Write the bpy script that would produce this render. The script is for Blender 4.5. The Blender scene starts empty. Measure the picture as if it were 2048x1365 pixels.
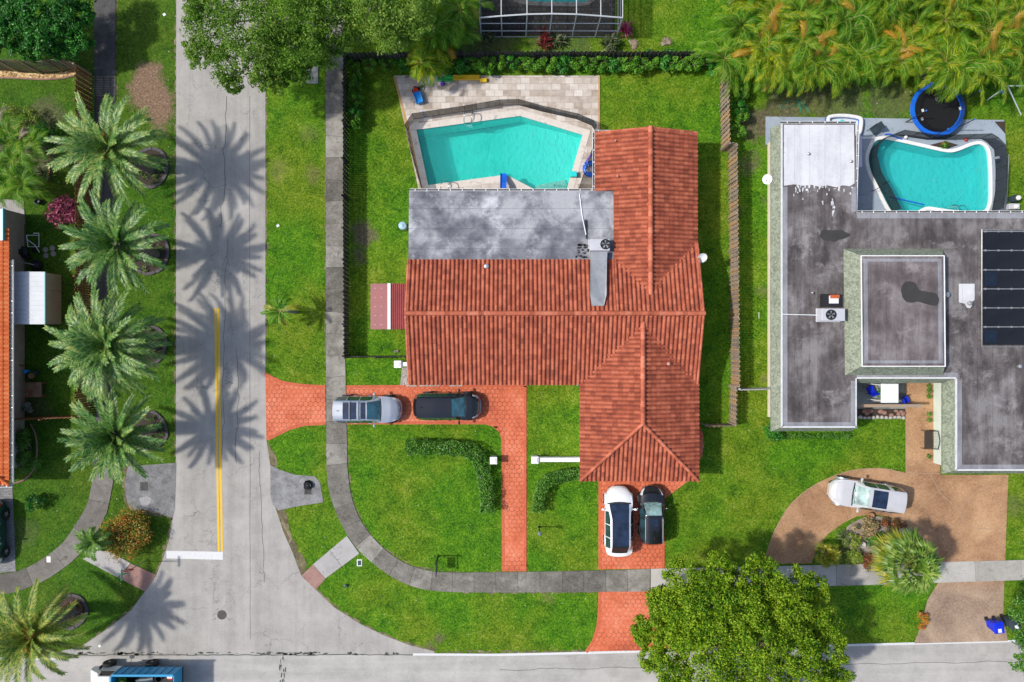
import bpy, bmesh, math, random
from mathutils import Vector, Matrix
from mathutils.geometry import tessellate_polygon
SC = bpy.context.scene
COL = SC.collection
PI = math.pi
H, F, CX, CY = 48.0, 1368.0, 1024.0, 682.5
def P(px, py, z=0.0):
    """photo pixel (2048 px wide) at height z -> world point"""
    k = (H - z) / F
    return Vector(((px - CX) * k, (CY - py) * k, z))
def PX(pts, z=0.0): return [P(a, b, z).xy for a, b in pts]
def rnd(a, b): return random.uniform(a, b)

# ------------------------------------------------------------------ materials
M = {}
class NT:
    def __init__(s, name):
        s.mat = bpy.data.materials.new(name); s.mat.use_nodes = True
        s.t = s.mat.node_tree; s.n = s.t.nodes; s.l = s.t.links
        s.b = s.n['Principled BSDF']; s.out = s.n['Material Output']
        M[name] = s.mat
    def put(s, sock, val):
        if isinstance(val, bpy.types.NodeSocket): s.l.new(val, sock)
        elif isinstance(val, (tuple, list)) and len(val) == 3 and sock.type == 'RGBA': sock.default_value = (*val, 1)
        else: sock.default_value = val
    def geo(s, o='Position'): return s.n.new('ShaderNodeNewGeometry').outputs[o]
    def obj(s): return s.n.new('ShaderNodeTexCoord').outputs['Object']
    def orand(s): return s.n.new('ShaderNodeObjectInfo').outputs['Random']
    def attr(s, name):
        a = s.n.new('ShaderNodeAttribute'); a.attribute_name = name; return a.outputs['Fac']
    def math(s, op, a, b=0.0, c=0.0, clamp=False):
        m = s.n.new('ShaderNodeMath'); m.operation = op; m.use_clamp = clamp
        s.put(m.inputs[0], a); s.put(m.inputs[1], b); s.put(m.inputs[2], c); return m.outputs[0]
    def vmath(s, op, a, b=(0, 0, 0), out=0):
        m = s.n.new('ShaderNodeVectorMath'); m.operation = op
        s.put(m.inputs[0], a)
        if op == 'SCALE': s.put(m.inputs['Scale'], b)
        else: s.put(m.inputs[1], b)
        return m.outputs['Value'] if op in ('LENGTH', 'DISTANCE', 'DOT_PRODUCT') else m.outputs[0]
    def noise(s, vec, scale=5, detail=4, rough=.6, dist=0.0):
        n = s.n.new('ShaderNodeTexNoise'); s.l.new(vec, n.inputs['Vector'])
        n.inputs['Scale'].default_value = scale; n.inputs['Detail'].default_value = detail
        n.inputs['Roughness'].default_value = rough; n.inputs['Distortion'].default_value = dist
        return n.outputs['Fac']
    def voro(s, vec, scale, feat='F1', rand=1.0, out='Distance'):
        n = s.n.new('ShaderNodeTexVoronoi'); n.feature = feat; s.l.new(vec, n.inputs['Vector'])
        n.inputs['Scale'].default_value = scale; n.inputs['Randomness'].default_value = rand
        return n.outputs[out]
    def ramp(s, fac, stops, mode='LINEAR'):
        r = s.n.new('ShaderNodeValToRGB'); s.l.new(fac, r.inputs[0]); cr = r.color_ramp; cr.interpolation = mode
        while len(cr.elements) < len(stops): cr.elements.new(.5)
        for e, (p, c) in zip(cr.elements, stops):
            e.position = p; e.color = (*c, 1) if not isinstance(c, (int, float)) else (c, c, c, 1)
        return r.outputs[0]
    def mix(s, fac, a, b, mode='MIX'):
        m = s.n.new('ShaderNodeMix'); m.data_type = 'RGBA'; m.blend_type = mode
        s.put(m.inputs[0], fac); s.put(m.inputs[6], a); s.put(m.inputs[7], b); return m.outputs[2]
    def sep(s, vec):
        n = s.n.new('ShaderNodeSeparateXYZ'); s.l.new(vec, n.inputs[0]); return n.outputs
    def comb(s, x, y, z=0.0):
        n = s.n.new('ShaderNodeCombineXYZ'); s.put(n.inputs[0], x); s.put(n.inputs[1], y); s.put(n.inputs[2], z); return n.outputs[0]
    def bump(s, h, strength=.5, dist=.02):
        b = s.n.new('ShaderNodeBump'); s.l.new(h, b.inputs['Height'])
        b.inputs['Strength'].default_value = strength; b.inputs['Distance'].default_value = dist
        s.l.new(b.outputs[0], s.b.inputs['Normal'])
    def fin(s, col, rough=.8, metal=0.0, spec=.5, coat=0.0):
        s.put(s.b.inputs['Base Color'], col); s.put(s.b.inputs['Roughness'], rough)
        s.b.inputs['Metallic'].default_value = metal; s.b.inputs['Specular IOR Level'].default_value = spec
        s.b.inputs['Coat Weight'].default_value = coat; s.b.inputs['Coat Roughness'].default_value = .03
        return s.mat

def pm(name, c, var=.25, scale=4, rough=.7, metal=0.0, spec=.4, bump=0.0, coat=0.0, fine=0.0):
    """painted / plain surface with wear noise in object space"""
    if name in M: return M[name]
    t = NT(name); o = t.obj()
    n = t.noise(o, scale, 5, .65)
    d = tuple(x * (1 - var) for x in c); l = tuple(min(1, x * (1 + var * .6)) for x in c)
    col = t.ramp(n, [(.3, d), (.7, l)])
    if fine:
        col = t.mix(fine, col, t.ramp(t.noise(o, scale * 14, 3, .7), [(.35, d), (.65, l)]))
    if bump: t.bump(t.noise(o, scale * 8, 3), bump, .01)
    return t.fin(col, rough, metal, spec, coat)

def leafmat(name, cs, trans=.3, rough=.45, clump=1.2, spec=.4):
    if name in M: return M[name]
    t = NT(name); o = t.geo()
    k = t.geo('Random Per Island')
    n = t.noise(o, clump, 2, .5)
    k2 = t.math('ADD', t.math('MULTIPLY', k, .62), t.math('MULTIPLY', n, .55))
    k2 = t.math('ADD', k2, t.math('MULTIPLY', t.math('SUBTRACT', t.orand(), .5), .18))
    m = len(cs)
    col = t.ramp(k2, [(.12 + .78 * i / max(1, m - 1), c) for i, c in enumerate(cs)])
    t.fin(col, rough, 0, spec)
    tr = t.n.new('ShaderNodeBsdfTranslucent'); t.l.new(col, tr.inputs[0])
    mx = t.n.new('ShaderNodeMixShader'); mx.inputs[0].default_value = trans
    t.l.new(t.b.outputs[0], mx.inputs[1]); t.l.new(tr.outputs[0], mx.inputs[2]); t.l.new(mx.outputs[0], t.out.inputs[0])
    return t.mat

def screenmat(name, c, alpha):
    if name in M: return M[name]
    t = NT(name); t.fin(c, .8, 0, .1)
    tr = t.n.new('ShaderNodeBsdfTransparent'); mx = t.n.new('ShaderNodeMixShader'); mx.inputs[0].default_value = alpha
    t.l.new(tr.outputs[0], mx.inputs[1]); t.l.new(t.b.outputs[0], mx.inputs[2]); t.l.new(mx.outputs[0], t.out.inputs[0])
    return t.mat

def watermat(name, tint, ripple=.25, sc=1.6, body=.26):
    t = NT(name)
    t.fin((.02, .02, .02), .05)
    tr = t.n.new('ShaderNodeBsdfTransparent'); tr.inputs[0].default_value = (*tint, 1)
    gl = t.n.new('ShaderNodeBsdfGlossy'); gl.inputs['Roughness'].default_value = .04
    fr = t.n.new('ShaderNodeFresnel'); fr.inputs['IOR'].default_value = 1.33
    b = t.n.new('ShaderNodeBump'); b.inputs['Strength'].default_value = ripple; b.inputs['Distance'].default_value = .07
    t.l.new(t.noise(t.geo(), sc, 4, .6, .8), b.inputs['Height'])
    t.l.new(b.outputs[0], gl.inputs['Normal']); t.l.new(b.outputs[0], fr.inputs['Normal'])
    df = t.n.new('ShaderNodeBsdfDiffuse'); df.inputs[0].default_value = (.06, .74, .68, 1); t.l.new(b.outputs[0], df.inputs['Normal'])   # light scattered back by the water itself
    m0 = t.n.new('ShaderNodeMixShader'); m0.inputs[0].default_value = body; t.l.new(tr.outputs[0], m0.inputs[1]); t.l.new(df.outputs[0], m0.inputs[2])
    mx = t.n.new('ShaderNodeMixShader'); t.l.new(fr.outputs[0], mx.inputs[0])
    t.l.new(m0.outputs[0], mx.inputs[1]); t.l.new(gl.outputs[0], mx.inputs[2]); t.l.new(mx.outputs[0], t.out.inputs[0])
    return t.mat

# ------------------------------------------------------------------ mesh builder
ORG = {}
class MB:
    def __init__(s): s.v = []; s.f = []; s.m = []
    def add(s, vs, fs, mi=0):
        o = len(s.v); s.v.extend([tuple(x) for x in vs])
        for q in fs: s.f.append(tuple(i + o for i in q)); s.m.append(mi)
        return s
    def box(s, x0, x1, y0, y1, z0, z1, mi=0):
        vs = [(x, y, z) for z in (z0, z1) for y in (y0, y1) for x in (x0, x1)]
        return s.add(vs, [(0, 2, 3, 1), (4, 5, 7, 6), (0, 1, 5, 4), (2, 6, 7, 3), (0, 4, 6, 2), (1, 3, 7, 5)], mi)
    def obox(s, c, sx, sy, sz, rz=0.0, mi=0, tilt=None):
        m = Matrix.Rotation(rz, 3, 'Z')
        if tilt: m = m @ Matrix.Rotation(tilt[1], 3, tilt[0])
        c = Vector(c); vs = [c + m @ Vector((x * sx / 2, y * sy / 2, z * sz / 2)) for z in (-1, 1) for y in (-1, 1) for x in (-1, 1)]
        return s.add(vs, [(0, 2, 3, 1), (4, 5, 7, 6), (0, 1, 5, 4), (2, 6, 7, 3), (0, 4, 6, 2), (1, 3, 7, 5)], mi)
    def prism(s, poly, z0, z1, mi=0, bottom=False):
        n = len(poly); poly = [Vector((p[0], p[1])) for p in poly]
        a = sum(poly[i].x * poly[(i + 1) % n].y - poly[(i + 1) % n].x * poly[i].y for i in range(n))
        if a < 0: poly = poly[::-1]
        vs = [(p.x, p.y, z0) for p in poly] + [(p.x, p.y, z1) for p in poly]
        fs = [tuple(range(n, 2 * n))] + [(i, (i + 1) % n, (i + 1) % n + n, i + n) for i in range(n)]
        if bottom: fs.append(tuple(range(n - 1, -1, -1)))
        return s.add(vs, fs, mi)
    def holed(s, outer, holes, z, mi=0):
        loops = [[Vector((p[0], p[1], z)) for p in outer]] + [[Vector((p[0], p[1], z)) for p in h] for h in holes]
        flat = [p for l in loops for p in l]
        tris = []
        for t in tessellate_polygon(loops):
            a, b, c = (flat[i] for i in t)
            tris.append(t if (b - a).cross(c - a).z > 0 else (t[0], t[2], t[1]))
        return s.add(flat, tris, mi)
    def ringwall(s, poly, z0, z1, mi=0):
        n = len(poly); vs = [(p[0], p[1], z0) for p in poly] + [(p[0], p[1], z1) for p in poly]
        return s.add(vs, [(i, (i + 1) % n, (i + 1) % n + n, i + n) for i in range(n)], mi)
    def tube(s, pts, r, n=8, mi=0, cap=True):
        pts = [Vector(p) for p in pts]; k = len(pts)
        rs = r if isinstance(r, (list, tuple)) else [r] * k
        vs = []; u = None
        for i, p in enumerate(pts):
            d = (pts[min(i + 1, k - 1)] - pts[max(i - 1, 0)])
            d = d.normalized() if d.length > 1e-9 else Vector((0, 0, 1))
            if u is None: u = d.orthogonal().normalized()
            else:
                u = u - d * u.dot(d); u = u.normalized() if u.length > 1e-6 else d.orthogonal().normalized()
            w = d.cross(u)
            vs += [p + (u * math.cos(a) + w * math.sin(a)) * rs[i] for a in [2 * PI * j / n for j in range(n)]]
        fs = [(i * n + j, i * n + (j + 1) % n, (i + 1) * n + (j + 1) % n, (i + 1) * n + j) for i in range(k - 1) for j in range(n)]
        if cap: fs += [tuple(range(n - 1, -1, -1)), tuple(range((k - 1) * n, k * n))]
        return s.add(vs, fs, mi)
    def lathe(s, prof, c=(0, 0, 0), n=20, mi=0, axis='Z'):
        c = Vector(c); vs = []
        for r, z in prof:
            for j in range(n):
                a = 2 * PI * j / n; p = Vector((r * math.cos(a), r * math.sin(a), z))
                if axis == 'Y': p = Vector((p.x, p.z, p.y))
                elif axis == 'X': p = Vector((p.z, p.x, p.y))
                vs.append(c + p)
        k = len(prof)
        fs = [(i * n + j, i * n + (j + 1) % n, (i + 1) * n + (j + 1) % n, (i + 1) * n + j) for i in range(k - 1) for j in range(n)]
        fs += [tuple(range(n - 1, -1, -1)), tuple(range((k - 1) * n, k * n))]
        return s.add(vs, fs, mi)
    def strip(s, pts, w, z, mi=0, closed=False):
        pts = [Vector((p[0], p[1])) for p in pts]; k = len(pts); vs = []
        for i, p in enumerate(pts):
            a = pts[(i - 1) % k] if closed else pts[max(i - 1, 0)]; b = pts[(i + 1) % k] if closed else pts[min(i + 1, k - 1)]
            d = (b - a).normalized(); nn = Vector((-d.y, d.x)) * w / 2
            vs += [(p.x + nn.x, p.y + nn.y, z), (p.x - nn.x, p.y - nn.y, z)]
        m = k if closed else k - 1
        return s.add(vs, [(2 * i, 2 * i + 1, (2 * i + 3) % (2 * k), (2 * i + 2) % (2 * k)) for i in range(m)], mi)
    def build(s, name, mats, parent=None, world=True, origin=None, smooth=None, bevel=0, attr=None):
        if not isinstance(mats, (list, tuple)): mats = [mats]
        me = bpy.data.meshes.new(name)
        o = bpy.data.objects.new(name, me); COL.objects.link(o)
        if parent is not None:
            off = ORG.get(parent.name, Vector((0, 0, 0))) if world else Vector((0, 0, 0)); o.parent = parent
        else:
            off = Vector(origin) if origin is not None else Vector((0, 0, 0))
            if world: o.location = off
            elif origin is not None: o.location = off; off = Vector((0, 0, 0))
        ORG[o.name] = off.copy() if parent is not None else Vector(o.location)
        me.from_pydata([(v[0] - off.x, v[1] - off.y, v[2] - off.z) for v in s.v], [], s.f)
        for m in mats: me.materials.append(m)
        if len(mats) > 1: me.polygons.foreach_set('material_index', s.m)
        if attr: 
            a = me.attributes.new('tint', 'FLOAT', 'FACE'); a.data.foreach_set('value', attr)
        me.update()
        if smooth is not None:
            me.polygons.foreach_set('use_smooth', [True] * len(me.polygons))
            if smooth < 180: me.set_sharp_from_angle(angle=math.radians(smooth))
        if bevel:
            b = o.modifiers.new('Bevel', 'BEVEL'); b.width = bevel; b.segments = 2; b.limit_method = 'ANGLE'; b.angle_limit = .6
        return o

def tag(o, label, cat, group=None):
    o['label'] = label; o['category'] = cat
    if group: o['group'] = group
    return o
def thing(name, label, cat, loc=(0, 0, 0), rz=0.0, group=None):
    o = bpy.data.objects.new(name, None); COL.objects.link(o); o.empty_display_size = .3
    o.location = loc; o.rotation_euler = (0, 0, rz); ORG[o.name] = Vector(loc)
    return tag(o, label, cat, group)
def struct(name, mb, mat, **k):
    o = mb.build(name, mat, **k); o['kind'] = 'structure'; return o
def copy_thing(root, loc, rz=0.0, sc=1.0, label=None, group=None):
    r = root.copy(); COL.objects.link(r); r.location = loc; r.rotation_euler = (0, 0, rz)
    r.scale = (sc, sc, sc) if isinstance(sc, (int, float)) else sc
    if label: r['label'] = label
    if group: r['group'] = group
    def rec(a, b):
        for ch in a.children:
            c = ch.copy(); COL.objects.link(c); c.parent = b; rec(ch, c)
    rec(root, r); return r

def smoothpoly(pts, n=6, closed=True):
    """Catmull-Rom through 2D points"""
    k = len(pts); out = []
    pts = [Vector((p[0], p[1])) for p in pts]
    for i in range(k if closed else k - 1):
        g = (lambda j: pts[j % k]) if closed else (lambda j: pts[min(max(j, 0), k - 1)])
        a, b, c, d = g(i - 1), g(i), g(i + 1), g(i + 2)
        for t in [q / n for q in range(n)]:
            out.append(.5 * ((2 * b) + (c - a) * t + (2 * a - 5 * b + 4 * c - d) * t * t + (3 * b - a - 3 * c + d) * t ** 3))
    if not closed: out.append(pts[-1])
    return out
def blob(cx, cy, rx, ry, n=28, j=.12, seed=0, rot=0.0):
    r = random.Random(seed); ph = [r.uniform(0, 6.28) for _ in range(4)]
    o = []
    for i in range(n):
        a = 2 * PI * i / n
        k = 1 + j * (math.sin(2 * a + ph[0]) + .7 * math.sin(3 * a + ph[1]) + .5 * math.sin(5 * a + ph[2]) + .4 * math.sin(8 * a + ph[3])) * .6
        x, y = rx * k * math.cos(a), ry * k * math.sin(a)
        o.append((cx + x * math.cos(rot) - y * math.sin(rot), cy + x * math.sin(rot) + y * math.cos(rot)))
    return o
# ------------------------------------------------------------------ surface materials
def mk_grass():
    t = NT('lawn'); p = t.geo()
    big = t.noise(p, .16, 3, .55); mid = t.noise(p, .9, 4, .65, .4); fine = t.noise(p, 9, 3, .75); micro = t.voro(p, 11, 'F1', 1.0, 'Color')
    ms = t.math('MULTIPLY', t.sep(micro)[0], 1.0)
    k = t.math('ADD', t.math('MULTIPLY', mid, .45), t.math('MULTIPLY', fine, .36))
    k = t.math('ADD', k, t.math('MULTIPLY', ms, .22))
    a = t.ramp(k, [(.30, (.010, .052, .002)), (.43, (.038, .130, .004)), (.56, (.080, .205, .006)), (.70, (.160, .295, .014)), (.85, (.34, .38, .09))])
    b = t.ramp(k, [(.30, (.022, .060, .003)), (.44, (.080, .152, .005)), (.58, (.150, .225, .010)), (.82, (.36, .34, .09))])
    col = t.mix(t.ramp(big, [(.42, 0.0), (.62, 1.0)]), a, b)
    # shade over the yards across the street, painted into the turf colour
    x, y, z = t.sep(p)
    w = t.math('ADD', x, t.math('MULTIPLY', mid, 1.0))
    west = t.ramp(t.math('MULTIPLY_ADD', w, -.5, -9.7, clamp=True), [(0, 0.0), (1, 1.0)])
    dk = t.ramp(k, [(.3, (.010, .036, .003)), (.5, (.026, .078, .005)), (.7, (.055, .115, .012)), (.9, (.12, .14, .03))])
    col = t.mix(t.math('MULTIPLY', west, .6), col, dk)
    # worn, bare and dry patches
    dry = t.ramp(t.noise(p, 7, 4, .75), [(.3, (.09, .055, .035)), (.5, (.22, .14, .09)), (.72, (.40, .29, .2))])
    earth = t.ramp(t.noise(p, 5, 4, .75), [(.3, (.05, .04, .025)), (.55, (.15, .12, .08)), (.8, (.32, .28, .2))])
    jag = t.math('ADD', t.math('MULTIPLY', t.noise(p, .8, 5, .75), 2.6), t.math('MULTIPLY', fine, 1.2))
    for (px, py, r, amt, which) in [(296, 165, 1.75, 1, 0), (308, 200, 1.7, 1, 0), (318, 228, 1.5, .95, 0), (282, 190, 1.3, .9, 0), (728, 470, 1.2, .9, 1), (715, 510, .8, .8, 1), (745, 470, .8, .7, 1),
            (860, 1290, .7, .9, 1), (878, 1278, .6, .8, 1), (1560, 255, 2.0, .7, 1), (1510, 250, 1.6, .8, 1), (1500, 330, 1.1, .65, 1), (1590, 190, 2.2, .65, 1), (1680, 205, 2.4, .55, 1), (1780, 200, 2.0, .5, 1),
            (1528, 400, .5, .6, 1), (1523, 580, .7, .6, 1), (1530, 760, .7, .6, 1), (40, 1070, 1.6, .25, 1), (2030, 1010, 1.2, .35, 1), (1735, 1095, 2.4, .75, 1), (1100, 1195, .7, .5, 0),
            (560, 1040, .6, .6, 0), (590, 1130, .6, .7, 0), (575, 1080, .6, .7, 0), (770, 700, 1.4, .0, 1), (75, 815, 1.5, .4, 1), (95, 230, 1.6, .55, 1), (60, 300, 2.6, .6, 1), (330, 330, 1.2, .3, 1),
            (1120, 85, 2.6, .35, 1), (980, 85, 2.4, .5, 1), (690, 330, .6, .5, 1), (1180, 45, .5, .2, 1), (1480, 420, .6, .4, 1), (1465, 560, .5, .4, 1), (560, 340, 1.2, .25, 0), (630, 350, 1.0, .35, 0), (620, 270, 1.0, .2, 0)]:
        c = P(px, py); d = t.vmath('DISTANCE', p, tuple(c))
        m = t.math('SUBTRACT', t.math('ADD', jag, r - 1.3 - .75), d)
        m = t.math('MULTIPLY', t.math('MULTIPLY', m, 1.5, clamp=True), amt)
        col = t.mix(m, col, dry if which == 0 else earth)
    t.bump(t.math('ADD', fine, t.math('MULTIPLY', ms, .6)), .9, .06)
    return t.fin(col, .85, 0, .15)
mk_grass()

def mk_road(name, c, crack=.8, streak='Y'):
    t = NT(name); p = t.geo(); x, y, z = t.sep(p)
    lo = tuple(v * .74 for v in c); hi = tuple(min(1, v * 1.13) for v in c)
    st = t.comb(t.math('MULTIPLY', x, 1.1 if streak == 'Y' else .06), t.math('MULTIPLY', y, .06 if streak == 'Y' else 1.1), 0.0)
    k = t.math('ADD', t.math('MULTIPLY', t.noise(st, 1, 4, .6), .5), t.math('MULTIPLY', t.noise(p, .7, 5, .65), .5))
    col = t.ramp(k, [(.40, lo), (.60, hi)])
    col = t.mix(.38, col, t.ramp(t.noise(p, 14, 2, .8), [(.3, tuple(v * .6 for v in c)), (.7, hi)]))
    # pale round patches and dark stains
    col = t.mix(t.ramp(t.noise(p, .45, 2, .4), [(.62, 0.0), (.72, .35)]), col, tuple(min(1, v * 1.22) for v in c))
    col = t.mix(t.ramp(t.noise(p, .33, 5, .7), [(.24, .45), (.40, 0.0)]), col, tuple(v * .55 for v in c))
    wv = t.vmath('ADD', p, t.vmath('SCALE', t.comb(t.noise(p, 1.2, 4, .7), t.noise(t.vmath('ADD', p, (31, 7, 0)), 1.2, 4, .7), 0.0), 1.6))
    e1 = t.voro(wv, .36, 'DISTANCE_TO_EDGE'); e2 = t.voro(wv, 1.5, 'DISTANCE_TO_EDGE')
    c1 = t.math('MULTIPLY', t.ramp(e1, [(0, 1.0), (.009, 0.0)]), t.ramp(t.noise(p, .4, 2), [(.45, 0.0), (.6, 1.0)]))
    c2 = t.math('MULTIPLY', t.ramp(e2, [(0, 1.0), (.022, 0.0)]), t.ramp(t.noise(t.vmath('ADD', p, (9, 3, 0)), .22, 2), [(.58, 0.0), (.68, 1.0)]))
    col = t.mix(t.math('MULTIPLY', t.math('MAXIMUM', c1, c2), crack), col, tuple(v * .22 for v in c))
    t.bump(t.noise(p, 22, 3, .7), .3, .01)
    return t.fin(col, .9, 0, .2)
mk_road('old_asphalt', (.385, .365, .338)); mk_road('pale_asphalt', (.42, .40, .375), .35, 'X')


def mk_slab(name, lo, mid, hi, sc=1.0):
    t = NT(name); p = t.geo(); r = t.geo('Random Per Island')
    k = t.math('ADD', t.math('MULTIPLY', t.noise(p, .8 * sc, 6, .7, .3), .75), t.math('MULTIPLY', r, .28))
    col = t.ramp(k, [(.34, lo), (.52, mid), (.72, hi)])
    col = t.mix(.3, col, t.ramp(t.noise(p, 9, 4, .75), [(.3, lo), (.7, hi)]))
    col = t.mix(t.ramp(t.noise(p, 1.6, 5, .75, 1.0), [(.56, 0.0), (.68, .65)]), col, tuple(v * .38 for v in mid))
    t.bump(t.noise(p, 18, 3, .7), .3, .01)
    return t.fin(col, .9, 0, .2)
mk_slab('walk_concrete', (.06, .054, .046), (.175, .162, .138), (.38, .36, .32))
mk_slab('pale_walk_concrete', (.28, .265, .24), (.41, .39, .36), (.52, .50, .46))
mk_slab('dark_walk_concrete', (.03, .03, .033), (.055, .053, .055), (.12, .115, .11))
mk_slab('brown_walk_concrete', (.085, .078, .068), (.15, .135, .12), (.25, .235, .21))
mk_slab('ramp_concrete', (.25, .235, .225), (.37, .355, .34), (.45, .43, .42))
mk_slab('apron_asphalt', (.07, .07, .072), (.17, .17, .17), (.33, .325, .32), 1.6)
mk_slab('red_pad', (.22, .12, .10), (.34, .20, .17), (.42, .27, .23), 1.5)
mk_slab('grey_deck', (.22, .27, .33), (.30, .36, .43), (.40, .45, .51), .5)
mk_slab('gravel_bed', (.18, .15, .12), (.33, .29, .25), (.50, .46, .41), 4)

def mk_hex():
    t = NT('stamped_terracotta'); p = t.geo(); x, y, z = t.sep(p)
    s = 1 / .34
    X = t.math('MULTIPLY', x, s); Y = t.math('MULTIPLY', y, s); R3 = math.sqrt(3)
    def cell(ox, oy):
        a = t.math('SUBTRACT', t.math('FLOORED_MODULO', t.math('ADD', X, ox), 1.0), .5)
        b = t.math('SUBTRACT', t.math('FLOORED_MODULO', t.math('ADD', Y, oy), R3), R3 / 2)
        return a, b, t.math('ADD', t.math('MULTIPLY', a, a), t.math('MULTIPLY', b, b))
    a1, b1, d1 = cell(0.0, 0.0); a2, b2, d2 = cell(.5, R3 / 2)
    sel = t.math('LESS_THAN', d1, d2)
    def pick(u, v): return t.math('ABSOLUTE', t.math('ADD', t.math('MULTIPLY', u, sel), t.math('MULTIPLY', v, t.math('SUBTRACT', 1.0, sel))))
    ax, by = pick(a1, a2), pick(b1, b2)
    hd = t.math('MAXIMUM', ax, t.math('ADD', t.math('MULTIPLY', ax, .5), t.math('MULTIPLY', by, R3 / 2)))
    line = t.ramp(hd, [(.44, 0.0), (.475, 1.0)])
    k = t.math('ADD', t.math('MULTIPLY', t.noise(p, .45, 4, .65), .6), t.math('MULTIPLY', t.noise(p, 5, 4, .7), .4))
    col = t.ramp(k, [(.34, (.40, .085, .038)), (.48, (.60, .145, .065)), (.66, (.72, .25, .15))])
    wear = t.ramp(t.noise(t.vmath('ADD', p, (5, 2, 0)), .38, 3, .5), [(.40, .35), (.56, 1.0)])
    col = t.mix(t.math('MULTIPLY', t.math('MULTIPLY', line, wear), .95), col, (.16, .04, .022))
    col = t.mix(t.ramp(t.noise(t.vmath('ADD', p, (8, 1, 0)), .8, 5, .75, .5), [(.56, 0.0), (.72, .5)]), col, (.20, .07, .045))
    t.bump(t.math('SUBTRACT', 1.0, line), .5, .01)
    return t.fin(col, .75, 0, .3)
mk_hex()
def mk_border():
    t = NT('stamped_border'); p = t.geo()
    k = t.noise(p, 5, 4, .7)
    t.fin(t.ramp(k, [(.3, (.40, .085, .04)), (.7, (.60, .14, .065))]), .75, 0, .3)
mk_border()

def mk_aggregate():
    t = NT('exposed_aggregate'); p = t.geo()
    k = t.math('ADD', t.math('MULTIPLY', t.noise(p, .35, 5, .65, .4), .62), t.math('MULTIPLY', t.noise(p, 8, 3, .8), .42))
    col = t.ramp(k, [(.32, (.15, .080, .045)), (.47, (.32, .18, .098)), (.62, (.48, .29, .16)), (.78, (.57, .41, .26))])
    x, y, z = t.sep(p)
    south = t.math('MULTIPLY_ADD', y, -.6, -9.6, clamp=True)
    col = t.mix(t.math('MULTIPLY', south, .55), col, t.ramp(k, [(.34, (.14, .12, .10)), (.7, (.42, .37, .31))]))
    t.bump(t.noise(p, 30, 2, .8), .35, .01)
    return t.fin(col, .85, 0, .25)
mk_aggregate()

def mk_tiles(name, w, h, cs, mortar, msize=.015, rot=0.0, bias=0.0):
    t = NT(name); p = t.geo()
    mp = t.n.new('ShaderNodeMapping'); t.l.new(p, mp.inputs[0]); mp.inputs['Rotation'].default_value = (0, 0, rot)
    b = t.n.new('ShaderNodeTexBrick'); t.l.new(mp.outputs[0], b.inputs['Vector'])
    b.inputs['Scale'].default_value = 1; b.inputs['Brick Width'].default_value = w; b.inputs['Row Height'].default_value = h
    b.inputs['Mortar Size'].default_value = msize; b.inputs['Mortar Smooth'].default_value = .3; b.inputs['Bias'].default_value = bias
    b.inputs['Color1'].default_value = (0, 0, 0, 1); b.inputs['Color2'].default_value = (1, 1, 1, 1); b.inputs['Mortar'].default_value = (.5, .5, .5, 1)
    k = t.math('ADD', t.math('MULTIPLY', b.outputs['Color'], .42), t.math('MULTIPLY', t.noise(p, 2.2, 5, .7), .58))
    m = len(cs)
    col = t.ramp(k, [(.2 + .6 * i / (m - 1), c) for i, c in enumerate(cs)])
    col = t.mix(t.ramp(t.noise(p, .5, 4, .6), [(.52, 0.0), (.75, .5)]), col, tuple(v * .55 for v in cs[0]))
    col = t.mix(t.math('MULTIPLY', b.outputs['Fac'], .75), col, mortar)
    t.bump(t.math('SUBTRACT', 1.0, b.outputs['Fac']), .4, .008)
    return t.fin(col, .75, 0, .3)
mk_tiles('travertine', .62, .44, [(.30, .235, .18), (.47, .40, .34), (.60, .54, .48), (.70, .65, .60)], (.30, .25, .21))
mk_tiles('dark_pavers', .3, .3, [(.035, .033, .032), (.07, .065, .06), (.10, .09, .085)], (.015, .015, .015), .03)
mk_tiles('grey_pavers', .22, .11, [(.16, .16, .17), (.24, .24, .25), (.32, .31, .31)], (.1, .1, .1), .02)
mk_tiles('courtyard_slate', .9, .9, [(.12, .13, .13), (.22, .24, .23), (.3, .32, .3)], (.3, .3, .28), .03)

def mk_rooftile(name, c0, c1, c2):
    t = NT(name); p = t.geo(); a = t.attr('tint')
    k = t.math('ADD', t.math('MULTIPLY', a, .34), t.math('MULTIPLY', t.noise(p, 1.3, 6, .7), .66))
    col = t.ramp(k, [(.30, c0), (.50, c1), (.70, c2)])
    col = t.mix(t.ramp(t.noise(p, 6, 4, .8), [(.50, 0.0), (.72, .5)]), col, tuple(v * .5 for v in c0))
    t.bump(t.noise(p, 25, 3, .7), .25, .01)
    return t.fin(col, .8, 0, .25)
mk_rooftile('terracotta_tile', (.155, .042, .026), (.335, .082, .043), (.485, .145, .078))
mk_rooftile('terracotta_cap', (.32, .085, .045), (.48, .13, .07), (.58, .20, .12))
mk_rooftile('bright_orange_tile', (.52, .11, .03), (.64, .155, .045), (.72, .22, .08))

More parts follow.
